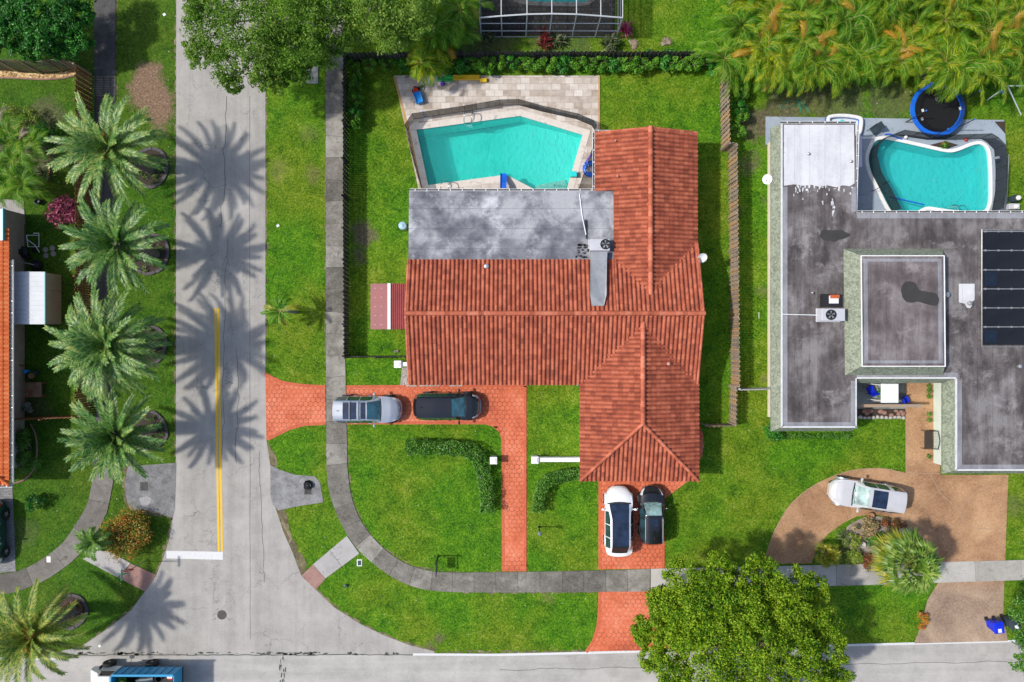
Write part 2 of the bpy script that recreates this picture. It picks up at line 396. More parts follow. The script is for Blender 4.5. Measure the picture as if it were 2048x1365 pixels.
def mk_flat(name, lo, mid, hi, seam=.95, axis=0, light=.35, streak=.34):
    t = NT(name); p = t.geo(); x, y, z = t.sep(p)
    c = (x, y)[axis]; d = (y, x)[axis]
    q = t.math('ABSOLUTE', t.math('SUBTRACT', t.math('FLOORED_MODULO', t.math('MULTIPLY', c, 1 / seam), 1.0), .5))
    sl = t.ramp(q, [(.0, 1.0), (.016, 0.0)])
    cell = t.math('FLOOR', t.math('MULTIPLY', c, 1 / seam))
    wn = t.n.new('ShaderNodeTexWhiteNoise'); wn.noise_dimensions = '1D'; t.l.new(cell, wn.inputs['W'])
    stx = t.comb(t.math('MULTIPLY', c, 2.2), t.math('MULTIPLY', d, .5), 0.0)
    k = t.math('ADD', t.math('MULTIPLY', t.noise(p, .42, 7, .66, .25), 1 - streak - .02), t.math('MULTIPLY', t.noise(stx, 1, 4, .65), streak))
    k = t.math('ADD', k, t.math('MULTIPLY', wn.outputs[0], .05))
    col = t.ramp(k, [(.40, lo), (.50, mid), (.61, hi)])
    col = t.mix(t.ramp(t.noise(t.vmath('ADD', p, (4, 8, 0)), .5, 7, .75, .3), [(.55, 0.0), (.68, light)]), col, tuple(min(1, v * 1.9) for v in hi))
    col = t.mix(t.ramp(t.noise(p, 13, 3, .8), [(.35, .25), (.55, 0.0)]), col, tuple(v * .6 for v in lo))
    col = t.mix(t.math('MULTIPLY', sl, .6), col, tuple(v * .45 for v in lo))
    t.bump(t.noise(p, 20, 3), .25, .01)
    return t.fin(col, .8, 0, .3)
mk_flat('grey_flat_roof', (.10, .105, .125), (.205, .21, .235), (.39, .395, .415), 1.35, 1, .5, .10)
mk_flat('dark_flat_roof', (.055, .048, .048), (.115, .10, .10), (.22, .205, .205), 1.0, 0, .5)
mk_flat('white_roof_coating', (.50, .50, .525), (.58, .58, .60), (.65, .65, .665), 1.0, 0, .1)

def mk_shingle(name, c):
    t = NT(name); p = t.geo(); x, y, z = t.sep(p)
    u = t.math('ADD', x, y); 
    vec = t.comb(t.math('MULTIPLY', u, 6.5), t.math('MULTIPLY', z, 9.0), t.math('MULTIPLY', t.math('SUBTRACT', x, y), 6.5))
    k = t.math('ADD', t.math('MULTIPLY', t.sep(t.voro(vec, 1.0, 'F1', .5, 'Color'))[0], .5), t.math('MULTIPLY', t.noise(p, 1.2, 4, .6), .5))
    col = t.ramp(k, [(.25, tuple(v * .68 for v in c)), (.75, tuple(v * 1.28 for v in c))])
    return t.fin(col, .9, 0, .15)
mk_shingle('green_shingle', (.225, .25, .19))

def mk_pool(name, lo, hi):
    t = NT(name); p = t.geo()
    wv = t.vmath('ADD', p, t.vmath('SCALE', t.comb(t.noise(p, 1.5, 3), t.noise(t.vmath('ADD', p, (3, 9, 1)), 1.5, 3), 0.0), .5))
    ca = t.voro(wv, 3.4, 'SMOOTH_F1'); 
    col = t.ramp(t.noise(p, .5, 4, .6), [(.3, lo), (.7, hi)])
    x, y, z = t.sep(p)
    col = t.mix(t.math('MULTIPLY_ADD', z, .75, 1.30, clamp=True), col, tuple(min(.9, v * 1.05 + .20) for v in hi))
    t.fin(col, .6, 0, .3); return t.mat
mk_pool('aqua_plaster', (.015, .56, .48), (.06, .72, .62))
mk_pool('teal_plaster', (.008, .46, .52), (.025, .56, .60))
mk_pool('blue_plaster', (.02, .25, .36), (.04, .32, .42))
watermat('pool_water', (.66, .98, .95), .8, 3.2)

pm('white_paint', (.78, .78, .77), .08, 3, .5); pm('cream_wall', (.70, .64, .52), .15, 1.2, .85, fine=.3); pm('pale_green_wall', (.62, .70, .62), .08, .8, .85)
pm('beige_wall', (.36, .31, .25), .35, .9, .9, fine=.4); pm('white_stucco', (.74, .73, .70), .1, 2, .85)
pm('white_metal', (.75, .76, .77), .06, 2, .4, spec=.5); pm('galvanised', (.42, .43, .44), .2, 3, .45, .6); pm('dark_metal', (.03, .03, .033), .2, 5, .5, .3)
pm('chrome', (.7, .7, .7), .05, 3, .15, 1.0); pm('black_rubber', (.018, .018, .018), .2, 5, .85); pm('black_plastic', (.02, .02, .022), .2, 5, .5)
leafmat('weathered_wood', [(.10, .08, .065), (.21, .17, .14), (.32, .25, .19), (.40, .24, .12)], 0, .9, .6, .2); leafmat('dark_wood', [(.018, .017, .016), (.035, .033, .031), (.065, .06, .055)], 0, .9, .6, .2); leafmat('brown_wood', [(.10, .042, .016), (.19, .085, .034), (.27, .14, .07)], 0, .85, .6, .2)
pm('grey_pvc', (.5, .51, .51), .25, 4, .8, fine=.4); pm('bark', (.16, .13, .10), .4, 3, .95, bump=.6, fine=.5); pm('pale_bark', (.30, .27, .23), .35, 3, .9, fine=.4)
pm('red_metal', (.215, .036, .042), .12, 1.5, .5); pm('blue_plastic', (.012, .13, .62), .15, 3, .4); pm('sky_plastic', (.02, .32, .80), .1, 3, .4); pm('green_plastic', (.03, .40, .08), .12, 3, .4)
pm('yellow_plastic', (.75, .50, .02), .15, 3, .4); pm('red_plastic', (.45, .03, .02), .2, 3, .4); pm('purple_plastic', (.12, .06, .42), .15, 3, .5); pm('turquoise_plastic', (.02, .62, .60), .1, 3, .4)
pm('royal_blue_plastic', (.008, .03, .62), .15, 2, .4); pm('slate_plastic', (.04, .06, .075), .15, 2, .45); pm('mulch', (.055, .04, .03), .5, 8, .95, bump=.7, fine=.6)
pm('edging_stone', (.10, .09, .095), .35, 5, .9, bump=.5, fine=.4); pm('river_rock', (.45, .42, .38), .3, 3, .8, fine=.3); pm('solar_black', (.012, .013, .017), .3, 1.2, .35, spec=.5)
pm('orange_paint', (.58, .12, .05), .12, 3, .7); pm('curb_tan', (.38, .25, .155), .25, 3, .9, fine=.4)

# ------------------------------------------------------------------ setting: ground and pools
POOL_A = PX([(832, 260), (1040, 232), (1166, 270), (1133, 383), (1128, 402), (1106, 402), (1074, 383), (1012, 351), (856, 372)])
pb = [(1752, 281), (1775, 280), (1810, 287), (1850, 296), (1893, 305), (1915, 302), (1940, 292), (1958, 289), (1970, 297), (1975, 315), (1977, 350), (1977, 395), (1974, 412), (1966, 422), (1935, 424), (1890, 420), (1856, 415), (1842, 419), (1822, 428), (1790, 428), (1775, 415), (1755, 375), (1740, 345), (1735, 318), (1741, 296)]
POOL_B = smoothpoly(PX(pb), 3)
POOL_C = smoothpoly(PX([(1015, -60), (1030, -8), (1050, 3), (1100, 6), (1160, 6), (1180, 0), (1195, -20), (1205, -70), (1200, -150), (1020, -150)]), 3)
def offset(poly, d):
    n = len(poly); a = sum(poly[i][0] * poly[(i + 1) % n][1] - poly[(i + 1) % n][0] * poly[i][1] for i in range(n)); sg = 1 if a > 0 else -1
    out = []
    for i in range(n):
        p0, p1, p2 = Vector(poly[i - 1]).xy, Vector(poly[i]).xy, Vector(poly[(i + 1) % n]).xy
        e1 = (p1 - p0).normalized(); e2 = (p2 - p1).normalized()
        n1 = Vector((e1.y, -e1.x)) * sg; n2 = Vector((e2.y, -e2.x)) * sg
        m = (n1 + n2); L = m.length; m = m / L if L > 1e-6 else n1
        out.append(p1 + m * d / max(.5, m.dot(n1)))
    return out
g = MB(); B = 260
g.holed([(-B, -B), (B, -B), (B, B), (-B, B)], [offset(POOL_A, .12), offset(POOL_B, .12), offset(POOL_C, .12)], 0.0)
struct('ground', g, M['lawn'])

def flatpoly(name, pts, z, mat, depth=.25):
    mb = MB(); mb.prism(PX(pts) if pts and max(abs(pts[0][0]), abs(pts[0][1])) > 70 or True else pts, z - depth, z); return struct(name, mb, M[mat])
# roads
def seam_y(x): return 1309.0
flatpoly('side_street', [(353, -400), (531, -400), (531, 745), (533, 880), (541, 933), (545, 1000), (556, 1030), (566, 1062), (583, 1100), (603, 1152), (632, 1180), (668, 1215), (720, 1248), (770, 1272), (820, 1291), (868, 1303), (870, 1309), (60, 1313), (100, 1308), (165, 1292), (222, 1253), (262, 1222), (290, 1183), (313, 1150), (326, 1118), (337, 1085), (346, 1035), (352, 926)], .012, 'old_asphalt')
flatpoly('main_road', [(-1400, 1330), (-400, 1322), (60, 1313.4), (870, 1309.4), (1170, 1304), (1290, 1301), (1716, 1289), (2048, 1281), (3600, 1240), (3600, 1500), (2048, 1540), (870, 1575), (-1400, 1600)], .015, 'pale_asphalt')
flatpoly('drain_apron', [(541, 930), (560, 940), (590, 950), (630, 953), (640, 965), (647, 1005), (600, 1012), (557, 1021), (546, 1010), (541, 990)], .022, 'apron_asphalt')
flatpoly('gutter_apron', [(256, 933), (353, 926), (350, 1018), (346, 1036), (302, 1022), (270, 1017), (254, 1004), (250, 969)], .022, 'apron_asphalt')
mb = MB()
for s in (-1, 1): mb.strip(PX([(434 + s * 3.1, 616), (437 + s * 3.1, 860), (441 + s * 3.3, 1103)]), .155, .019)
t = NT('yellow_line'); k = t.noise(t.geo(), 9, 4, .8); t.fin(t.mix(t.ramp(k, [(.58, 0.0), (.72, .5)]), (.70, .43, .012), (.46, .38, .2)), .7)
struct('centre_lines', mb, M['yellow_line'])
t = NT('white_line'); k = t.noise(t.geo(), 7, 4, .8); t.fin(t.mix(t.ramp(k, [(.52, 0.0), (.72, .55)]), (.62, .62, .62), (.40, .39, .38)), .7)
mb = MB(); mb.prism(PX([(333, 1102), (446, 1104), (446, 1120), (333, 1117)]), .0, .019); struct('stop_line', mb, M['white_line'])
mb = MB(); mb.strip(PX([(826, 1309), (1000, 1310), (1172, 1306), (1290, 1303), (1500, 1297), (1716, 1290), (2020, 1282.5), (2500, 1270)]), .16, .021); mb.strip(PX([(20, 1319), (122, 1317.5)]), .14, .021)
struct('edge_line', mb, M['white_line'])
# seams and weeds along the joint between the two roads
mb = MB(); random.seed(5)
pts = [(150 + i * 12, 1310 + rnd(-1.2, 1.2)) for i in range(60)]; mb.strip(PX(pts), .05, .018)
for i in range(110):
    x = random.choice([rnd(160, 300), rnd(300, 560), rnd(555, 640), rnd(590, 800)]); y = 1308.5 + rnd(-3.5, 1.5)
    mb.prism(blob(*P(x, y).xy, rnd(.04, .22), rnd(.02, .08), 8, .3, i), .0, .019)
for i in range(26): mb.prism(blob(*P(563 + rnd(-4, 9), 1325 + rnd(-12, 60)).xy, rnd(.02, .07), rnd(.06, .25), 8, .3, i), .0, .0195)
mb2 = pm('crack_dirt', (.10, .10, .085), .4, 6, .95)
r5 = random.Random(17)
for x0, ya, yb, w_ in ((457, 190, 470, .035), (452, 480, 1000, .025), (500, 190, 1290, .022), (470, 700, 930, .03), (520, 900, 1180, .025)):
    pl = []; x = x0
    for y in range(ya, yb, 14): x += r5.gauss(0, 1.2) * (1.6 if w_ > .023 else .15); pl.append((x, y + r5.uniform(-3, 3)))
    mb.strip(PX(pl), w_, .0185)
pl = [(x, 1340 + 1.5 * math.sin(x * .05) + r5.uniform(-1, 1) - (x - 1000) * .016) for x in range(1000, 2048, 16)]; mb.strip(PX(pl), .03, .0185)
struct('road_joint', mb, mb2)
# worn earth along the lawn edges
mb = MB(); r6 = random.Random(23)
for pts, w_, dens in (([(353, -20), (352.5, 926)], .12, 8), ([(531.5, -20), (531.5, 745)], .10, 7), ([(541, 925), (536, 890)], .3, 8), ([(557, 1024), (566, 1062), (583, 1100), (603, 1150)], .36, 14), ([(636, 1184), (668, 1215), (720, 1248), (770, 1272), (820, 1291), (868, 1303)], .13, 9), ([(345, 1036), (337, 1085), (326, 1118), (313, 1150)], .15, 8), ([(290, 1183), (262, 1222), (222, 1253), (165, 1292)], .12, 8),
        ([(875, 1305), (1170, 1303)], .09, 7), ([(651.5, -20), (651.5, 880), (655, 965)], .07, 6), ([(694, 880), (704, 997), (727, 1050), (763, 1093), (830, 1134), (909, 1146), (1003, 1144)], .06, 6), ([(820, 1172), (909, 1185), (1040, 1186), (1197, 1185)], .07, 6), ([(233, -20), (233, 480), (232, 850)], .08, 5), ([(256, 933), (250, 969), (254, 1004), (270, 1017), (302, 1022), (346, 1036)], .2, 9)):
    pl = PX(pts)
    for a, b in zip(pl, pl[1:]):
        L = (b - a).length
        for i in range(int(L * dens)):
            q = a.lerp(b, r6.random()); s_ = w_ * r6.uniform(.4, 1.5)
            d_ = (b - a).normalized(); nn = Vector((-d_.y, d_.x)); q = q + nn * r6.gauss(0, w_ * .45)
            mb.prism(blob(q.x, q.y, s_ * r6.uniform(.8, 2.2), s_ * r6.uniform(.4, .8), 7, .4, i, math.atan2(d_.y, d_.x)), -.02, .0035 + .0001 * (i % 20))
mk_slab('worn_earth', (.06, .05, .025), (.15, .13, .065), (.30, .25, .16), 3)
o = struct('lawn_edge_earth', mb, M['worn_earth'])
# pale specks (clover heads, dry leaves) all over the grass
mb = MB()
for i in range(2600):
    x, y = r6.uniform(-36, 36), r6.uniform(-23, 24); s_ = r6.uniform(.018, .05); a = r6.uniform(0, 3.14); c_, d_ = math.cos(a) * s_, math.sin(a) * s_
    mb.add([(x - c_, y - d_, .006), (x + d_ * .6, y - c_ * .6, .008), (x + c_, y + d_, .006), (x - d_ * .6, y + c_ * .6, .008)], [(0, 1, 2, 3)])
t = NT('dry_speck'); t.fin(t.ramp(t.geo('Random Per Island'), [(.1, (.20, .16, .07)), (.6, (.42, .38, .22)), (.95, (.62, .60, .52))]), .9)
o = mb.build('clover_specks', M['dry_speck']); o['kind'] = 'stuff'; tag(o, 'pale specks of clover heads and dry leaves scattered over the lawns', 'leaf litter')

# walks -------------------------------------------------------------
def slabs(name, left, right, step, z, mat, gap=.018, seed=1):
    """paired edge polylines (pixels) cut into slabs"""
    def res(pl, n):
        pl = [Vector(p) for p in pl]; L = [0]
        for a, b in zip(pl, pl[1:]): L.append(L[-1] + (b - a).length)
        out = []
        for i in range(n + 1):
            d = L[-1] * i / n
            for j in range(len(pl) - 1):
                if d <= L[j + 1] + 1e-6:
                    out.append(pl[j].lerp(pl[j + 1], (d - L[j]) / max(1e-6, L[j + 1] - L[j]))); break
        return out
    a = smoothpoly(PX(left), 5, False); b = smoothpoly(PX(right), 5, False)
    Ls = sum((a[i + 1] - a[i]).length for i in range(len(a) - 1)); n = max(1, round(Ls / step)); k = 4
    A = res(a, n * k); Bq = []
    fb = [b[j].lerp(b[j + 1], q / 12) for j in range(len(b) - 1) for q in range(12)] + [b[-1]]
    for i_, p_ in enumerate(A): Bq.append(b[0] if i_ == 0 else b[-1] if i_ == len(A) - 1 else min(fb, key=lambda q: (q - p_).length))
    mb = MB(); r = random.Random(seed)
    for i in range(n):
        la = A[i * k:(i + 1) * k + 1]; lb = Bq[i * k:(i + 1) * k + 1]
        g0 = (la[1] - la[0]).normalized() * gap / 2; g1 = (la[-1] - la[-2]).normalized() * gap / 2
        la = [la[0] + g0] + la[1:-1] + [la[-1] - g1]; lb = [lb[0] + g0] + lb[1:-1] + [lb[-1] - g1]
        mb.prism(la + lb[::-1], z - .12, z + r.uniform(-.003, .003))
    mb.prism([p for p in A] + [p for p in Bq[::-1]], -.1, z - .02, 1)
    return struct(name, mb, [M[mat], M['mulch']])
slabs('sidewalk', [(652, -300), (652, 100), (652, 500), (653, 880), (656, 965), (667, 1011), (688, 1058), (717, 1100), (749, 1129), (784, 1154), (820, 1171), (855, 1180), (909, 1184), (1040, 1185), (1300, 1183)],
      [(687, -300), (687, 100), (687, 500), (694, 880), (695, 933), (704, 997), (727, 1050), (763, 1093), (802, 1122), (830, 1134), (862, 1142), (909, 1145), (1040, 1144), (1200, 1141), (1300, 1138)], 1.55, .045, 'walk_concrete')
slabs('pale_sidewalk', [(1301, 1182.5), (1700, 1171), (2048, 1160), (2600, 1143)], [(1301, 1137.8), (1700, 1129), (2048, 1120), (2600, 1106)], 3.2, .044, 'pale_walk_concrete')
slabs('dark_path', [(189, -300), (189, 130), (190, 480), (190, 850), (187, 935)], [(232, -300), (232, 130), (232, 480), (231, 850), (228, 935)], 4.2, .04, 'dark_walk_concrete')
slabs('corner_path', [(187, 936), (185, 960), (176, 1006), (158, 1039), (130, 1081), (98, 1109), (53, 1136), (0, 1148), (-200, 1165)], [(228, 936), (227, 960), (221, 995), (211, 1036), (193, 1064), (156, 1113), (105, 1152), (67, 1171), (0, 1190), (-200, 1210)], 2.3, .041, 'brown_walk_concrete')
slabs('kerb_ramp', [(694, 1072), (626, 1129)], [(719, 1107), (651, 1157)], 1.55, .04, 'ramp_concrete')
mb = MB(); mb.prism(PX([(626, 1129.4), (651, 1157.4), (632, 1180), (603, 1152)]), -.1, .036); struct('tactile_pad', mb, M['red_pad'])
slabs('far_kerb_ramp', [(206, 1096), (262, 1127)], [(166, 1118), (236, 1155)], 2.4, .04, 'ramp_concrete')
mb = MB(); mb.prism(PX([(263, 1127.6), (313, 1150), (290, 1183), (237, 1155.6)]), -.1, .036); struct('far_tactile_pad', mb, M['red_pad'])
flatpoly('paver_drive', [(-200, 972), (25, 972), (32, 1143), (-200, 1160)], .03, 'grey_pavers')
# terracotta drives
DRV = {'driveway_apron': [(531, 745), (545, 753), (565, 762), (600, 768), (651, 771), (652, 850), (610, 852), (580, 860), (556, 872), (538, 881), (533, 880)],
       'driveway': [(693, 771), (1053, 769), (1053, 1143), (1004, 1143), (1003, 880), (999, 866), (987, 854), (970, 849), (694, 849)],
       'garage_driveway': [(1197, 940), (1400, 940), (1373, 965), (1330, 997), (1329, 1137), (1197, 1139)],
       'street_apron': [(1197, 1184), (1325, 1181), (1330, 1235), (1350, 1297), (1290, 1301), (1170, 1303), (1184, 1282), (1193, 1252), (1196, 1220)],
       'side_step': [(1390, 850), (1398, 850), (1406, 868), (1408, 890), (1404, 912), (1396, 925), (1385, 925)]}
for k_, pts in DRV.items():
    mb = MB(); poly = PX(pts); mb.prism(poly, -.15, .034); o = struct(k_, mb, M['stamped_terracotta'])
def soldier(name, runs):
    mb = MB()
    for pts, side in runs:
        pl = smoothpoly(PX(pts), 5, False); acc = 0.0
        for a, b in zip(pl, pl[1:]):
            L = (b - a).length; d = (b - a) / max(L, 1e-6); nn = Vector((-d.y, d.x)) * side
            m = max(1, round(L / .115))
            for i in range(m):
                q0 = a + d * (L * i / m + .006); q1 = a + d * (L * (i + 1) / m - .006)
                mb.prism([q0 + nn * .012, q1 + nn * .012, q1 + nn * .2, q0 + nn * .2], .02, .038)
    return struct(name, mb, M['stamped_border'])
soldier('driveway_border', [([(531, 745), (545, 753), (565, 762), (600, 768), (651, 771)], -1), ([(652, 850), (610, 852), (580, 860), (556, 872), (538, 881)], -1), ([(693, 771), (860, 770), (1053, 769)], -1), ([(1053, 772), (1053, 1000), (1053, 1143)], -1),
    ([(1004, 1143), (1003.5, 1000), (1003, 880), (999, 866), (987, 854), (970, 849), (694, 849)], -1), ([(1197, 1139), (1197, 960)], -1), ([(1330, 998), (1329, 1137)], -1), ([(1170, 1303), (1184, 1282), (1193, 1252), (1196, 1220), (1197, 1184)], -1)])
# neighbour's exposed-aggregate drive
flatpoly('neighbour_driveway', [(1532, 1128), (1532, 1111), (1546, 1068), (1571, 1022), (1590, 1000), (1614, 980), (1649, 960), (1699, 942), (1749, 937), (1784, 940), (1811, 946), (1811, 760), (1880, 760), (1880, 950), (2016, 950), (2012, 1058), (2010, 1121), (1866, 1125), (1862, 1107), (1848, 1079), (1820, 1058), (1784, 1036), (1749, 1029), (1713, 1033), (1685, 1047), (1656, 1068), (1635, 1093), (1623, 1127)], .03, 'exposed_aggregate')
flatpoly('neighbour_drive_apron', [(1877, 1165), (2008, 1161), (2006, 1225), (2015, 1282), (1828, 1287), (1841, 1253), (1855, 1200)], .03, 'exposed_aggregate')
mb = MB()
for pts in ([(1571, 1035), (1630, 1085)], [(1697, 1040), (1693, 1010)], [(1811, 946), (1880, 948)], [(1860, 948), (1880, 985), (1910, 1015), (1935, 1050), (1970, 1058), (2012, 1056)], [(1815, 1040), (1850, 1005), (1885, 975)], [(1532, 1111), (1546, 1068), (1571, 1022), (1590, 1000), (1614, 980), (1649, 960), (1699, 942), (1749, 937), (1784, 940), (1811, 946), (1811, 842)], [(1915, 1020), (1950, 985), (2010, 950)]):
    mb.strip(smoothpoly(PX(pts), 5, False), .05, .034)
struct('drive_joints', mb, M['curb_tan'])

# pools -------------------------------------------------------------
def slope_floor(poly, zfun, mat_i, mb):
    pl = [(p[0], p[1]) for p in poly]
    bm = bmesh.new(); vs = [bm.verts.new((x, y, 0)) for x, y in pl]; bm.faces.new(vs)
    bmesh.ops.triangulate(bm, faces=bm.faces[:]); 
    for _ in range(3): bmesh.ops.subdivide_edges(bm, edges=[e for e in bm.edges if e.calc_length() > .8], cuts=1); bmesh.ops.triangulate(bm, faces=bm.faces[:])
    bm.verts.index_update(); bm.normal_update()
    fs = [tuple(v.index for v in (f.verts if f.normal.z > 0 else reversed(f.verts))) for f in bm.faces]
    mb.add([(v.co.x, v.co.y, zfun(v.co.x, v.co.y)) for v in bm.verts], fs, mat_i); bm.free()
def pool(name, label, poly, zfun, plaster, coping, cw, zdeck, zw, top=.02):
    root = thing(name, label, 'pool', (sum(p[0] for p in poly) / len(poly), sum(p[1] for p in poly) / len(poly), 0))
    mb = MB(); slope_floor(poly, zfun, 0, mb); n = len(poly)
    mb.add([(p[0], p[1], zfun(p[0], p[1])) for p in poly] + [(p[0], p[1], zdeck) for p in poly], [(i, (i + 1) % n, (i + 1) % n + n, i + n) for i in range(n)])
    mb.build('basin', M[plaster], root)
    mb = MB(); out = offset(poly, cw); zt = zdeck + top
    inn = offset(poly, -.03)
    mb.add([(p[0], p[1], zt) for p in inn] + [(p[0], p[1], zt) for p in out] + [(p[0], p[1], zt - .06) for p in inn] + [(p[0], p[1], zt - .2) for p in out],
           [q for i in range(n) for q in ((i, (i + 1) % n, (i + 1) % n + n, i + n), (i, (i + 1) % n, (i + 1) % n + 2 * n, i + 2 * n), (i + n, (i + 1) % n + n, (i + 1) % n + 3 * n, i + 3 * n))])
    mb.build('coping', M[coping], root)
    mb = MB(); mb.prism(poly, zw - .001, zw); mb.f = mb.f[:1]; mb.m = mb.m[:1]
    mb.build('water', M['pool_water'], root); return root
XA0, XA1 = P(832, 260).x, P(1166, 270).x
def flA(x, y):
    t_ = (x - XA0) / (XA1 - XA0); return -1.95 + .25 * max(0, t_ - .15) if t_ < .45 else -1.87 + 1.0 * min(1, (t_ - .45) / .45)
mk_slab('pale_coping', (.52, .46, .40), (.64, .58, .52), (.72, .67, .61), 2)
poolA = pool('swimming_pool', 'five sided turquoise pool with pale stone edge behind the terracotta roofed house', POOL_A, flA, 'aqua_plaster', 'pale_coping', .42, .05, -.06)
mb = MB()
for i, d in enumerate((0.0, .38, .76)):
    a, b = Vector(P(1062, 378).xy), Vector(P(1140, 356).xy); n_ = Vector((-.25, .97)) * (.45 + d)
    mb.prism([P(1092, 401).xy, P(1127, 401).xy, P(1136, 372).xy + n_ * .5, P(1075, 384).xy + n_ * .5], -1.0, -.25 - .22 * i)
mb.build('step', M['pale_coping'], poolA)
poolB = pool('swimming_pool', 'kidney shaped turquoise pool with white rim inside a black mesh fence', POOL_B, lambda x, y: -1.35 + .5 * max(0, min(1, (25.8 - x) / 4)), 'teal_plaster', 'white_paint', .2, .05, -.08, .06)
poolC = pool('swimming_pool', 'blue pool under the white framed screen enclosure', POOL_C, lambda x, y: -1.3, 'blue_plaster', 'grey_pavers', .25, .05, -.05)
# pool decks with their holes
def deck(name, outer, hole, z, mat):
    mb = MB(); o = PX(outer) if outer[0][0] > 70 else outer
    mb.holed(o, [hole], z); mb.ringwall(o, -.15, z); return struct(name, mb, M[mat])
deck('pool_terrace', [(788, 152), (1199, 152), (1199, 300), (1199, 420), (846, 420)], offset(POOL_A, .1), .05, 'travertine')
deck('neighbour_pool_deck', [(1531, 234), (1665, 236), (2007, 241), (2012, 300), (2012, 450), (1700, 450), (1700, 290), (1531, 290)], offset(POOL_B, .1), .05, 'grey_deck')
deck('screened_patio', [(962, 70), (1228, 72), (1232, -250), (958, -250)], offset(POOL_C, .1), .05, 'dark_pavers')
# terrace edging
mb = MB(); mb.strip(PX([(789, 154), (818, 265), (846, 384)]), .17, .053); mb.strip(PX([(1198, 153), (1198, 262)]), .12, .053)
struct('terrace_edging', mb, pm('orange_stone', (.50, .30, .12), .3, 2, .85, fine=.4))
flatpoly('shower_tray', [(804, 735), (818, 735), (818, 772), (800, 774)], .03, 'gravel_bed')
flatpoly('courtyard_floor', [(1700, 740), (1811, 740), (1811, 838), (1700, 838)], .028, 'courtyard_slate')
mb = MB(); mb.prism(PX([(2048 - 60, 244), (2009, 244), (2009, 268)]), -.05, .062); struct('deck_planting_bed', mb, M['mulch'])
mb = MB(); mb.prism(PX([(1858, 291), (1890, 283), (1916, 291), (1888, 301)]), -.05, .062); struct('poolside_planting_bed', mb, M['mulch'])
# ------------------------------------------------------------------ tiled roofs
TW, TC = .285, .36
def slope(mb, tint, O, ex, up, W, L, clips=(), tw=TW, tc=TC, amp=.085, step=.028, seed=0):
    """barrel tiles over a W x L plane from eave corner O; ex along the eave, up = unit vector up the slope"""
    O, ex, up = Vector(O), Vector(ex).normalized(), Vector(up).normalized(); n = ex.cross(up).normalized()
    if n.z < 0: n = -n
    r = random.Random(seed); nu = int(math.ceil(W / tw)); nv = int(math.ceil(L / tc)); sub = 8
    bm = bmesh.new(); lay = bm.faces.layers.float.new('tint')
    prof = [0, .70, .93, 1.0, .93, .70, 0, -.05]
    rows = []
    for j in range(nv):
        for v, lift in ((j * tc, step), (min((j + 1) * tc - .012, L), 0.0)):
            row = []
            for i in range(nu * sub + 1):
                u = min(i * tw / sub, W); h = amp * prof[i % sub] + lift
                row.append(bm.verts.new(O + ex * u + up * min(v, L) + n * h))
            rows.append(row)
    tv = [[r.random() for _ in range(nu + 1)] for _ in range(nv + 1)]
    for k in range(len(rows) - 1):
        a, b = rows[k], rows[k + 1]
        for i in range(len(a) - 1):
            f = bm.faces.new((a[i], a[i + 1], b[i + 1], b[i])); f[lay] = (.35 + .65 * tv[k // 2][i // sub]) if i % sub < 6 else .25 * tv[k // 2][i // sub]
    for co, no in clips:
        bmesh.ops.bisect_plane(bm, geom=bm.verts[:] + bm.edges[:] + bm.faces[:], plane_co=Vector(co), plane_no=Vector(no), clear_outer=True)
    bm.verts.index_update(); bm.normal_update()
    fl = [f for f in bm.faces]
    flip = sum(f.normal.dot(n) for f in fl) < 0
    mb.add([v.co for v in bm.verts], [tuple(v.index for v in (reversed(f.verts) if flip else f.verts)) for f in fl])
    tint.extend(f[lay] for f in fl); bm.free()
def caps(mb, tint, a, b, r=.165, step=.36, seed=0, n=8):
    a, b = Vector(a), Vector(b); L = (b - a).length; d = (b - a) / L; k = max(1, round(L / step)); q = random.Random(seed)
    for i in range(k):
        p0 = a + d * (L * i / k); p1 = a + d * (L * (i + 1) / k + .04)
        f0 = len(mb.f); mb.tube([p0, p1], [r * 1.06, r * .9], n); tint.extend([q.random()] * (len(mb.f) - f0))
PT = .3205; SL = math.sqrt(1 + PT * PT)
XW, XE = -6.82, 12.30
ZE = 2.6; YR, ZR = 1.78, 4.10
def roofset(root, name, slopes, capl, mat, seed=0):
    mb = MB(); ti = []
    for i, s in enumerate(slopes): slope(mb, ti, *s[:5], clips=s[5] if len(s) > 5 else (), seed=seed * 10 + i)
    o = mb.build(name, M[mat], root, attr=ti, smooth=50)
    mb = MB(); ti = []
    for i, c in enumerate(capl): caps(mb, ti, *c, seed=seed * 10 + i)
    mb.build('ridge_cap', M['terracotta_cap' if mat == 'terracotta_tile' else mat], o, attr=ti, smooth=50); return o
house = thing('tile_roofed_house', 'house with weathered terracotta barrel tile roof and grey flat section beside the pool', 'house', (2.7, 2.0, 0))
uS = Vector((0, 1, PT)) / SL; uN = Vector((0, -1, PT)) / SL; uE = Vector((-1, 0, PT)) / SL; uW = Vector((1, 0, PT)) / SL
YS = -2.9; XF = 6.70; YF = 5.35; YNE = 6.46
zf = lambda y: ZR - PT * abs(y - YR)
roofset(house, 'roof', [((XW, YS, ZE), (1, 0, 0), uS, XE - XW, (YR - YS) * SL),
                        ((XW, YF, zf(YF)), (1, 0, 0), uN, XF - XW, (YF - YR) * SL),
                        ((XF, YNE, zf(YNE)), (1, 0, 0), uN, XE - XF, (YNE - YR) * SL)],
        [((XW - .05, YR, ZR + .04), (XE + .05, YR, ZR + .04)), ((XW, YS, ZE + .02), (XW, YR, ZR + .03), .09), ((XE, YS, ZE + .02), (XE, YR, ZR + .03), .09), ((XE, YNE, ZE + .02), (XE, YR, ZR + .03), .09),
         ((XW, YF, zf(YF) + .02), (XW, YR, ZR + .03), .09)], 'terracotta_tile', 1)
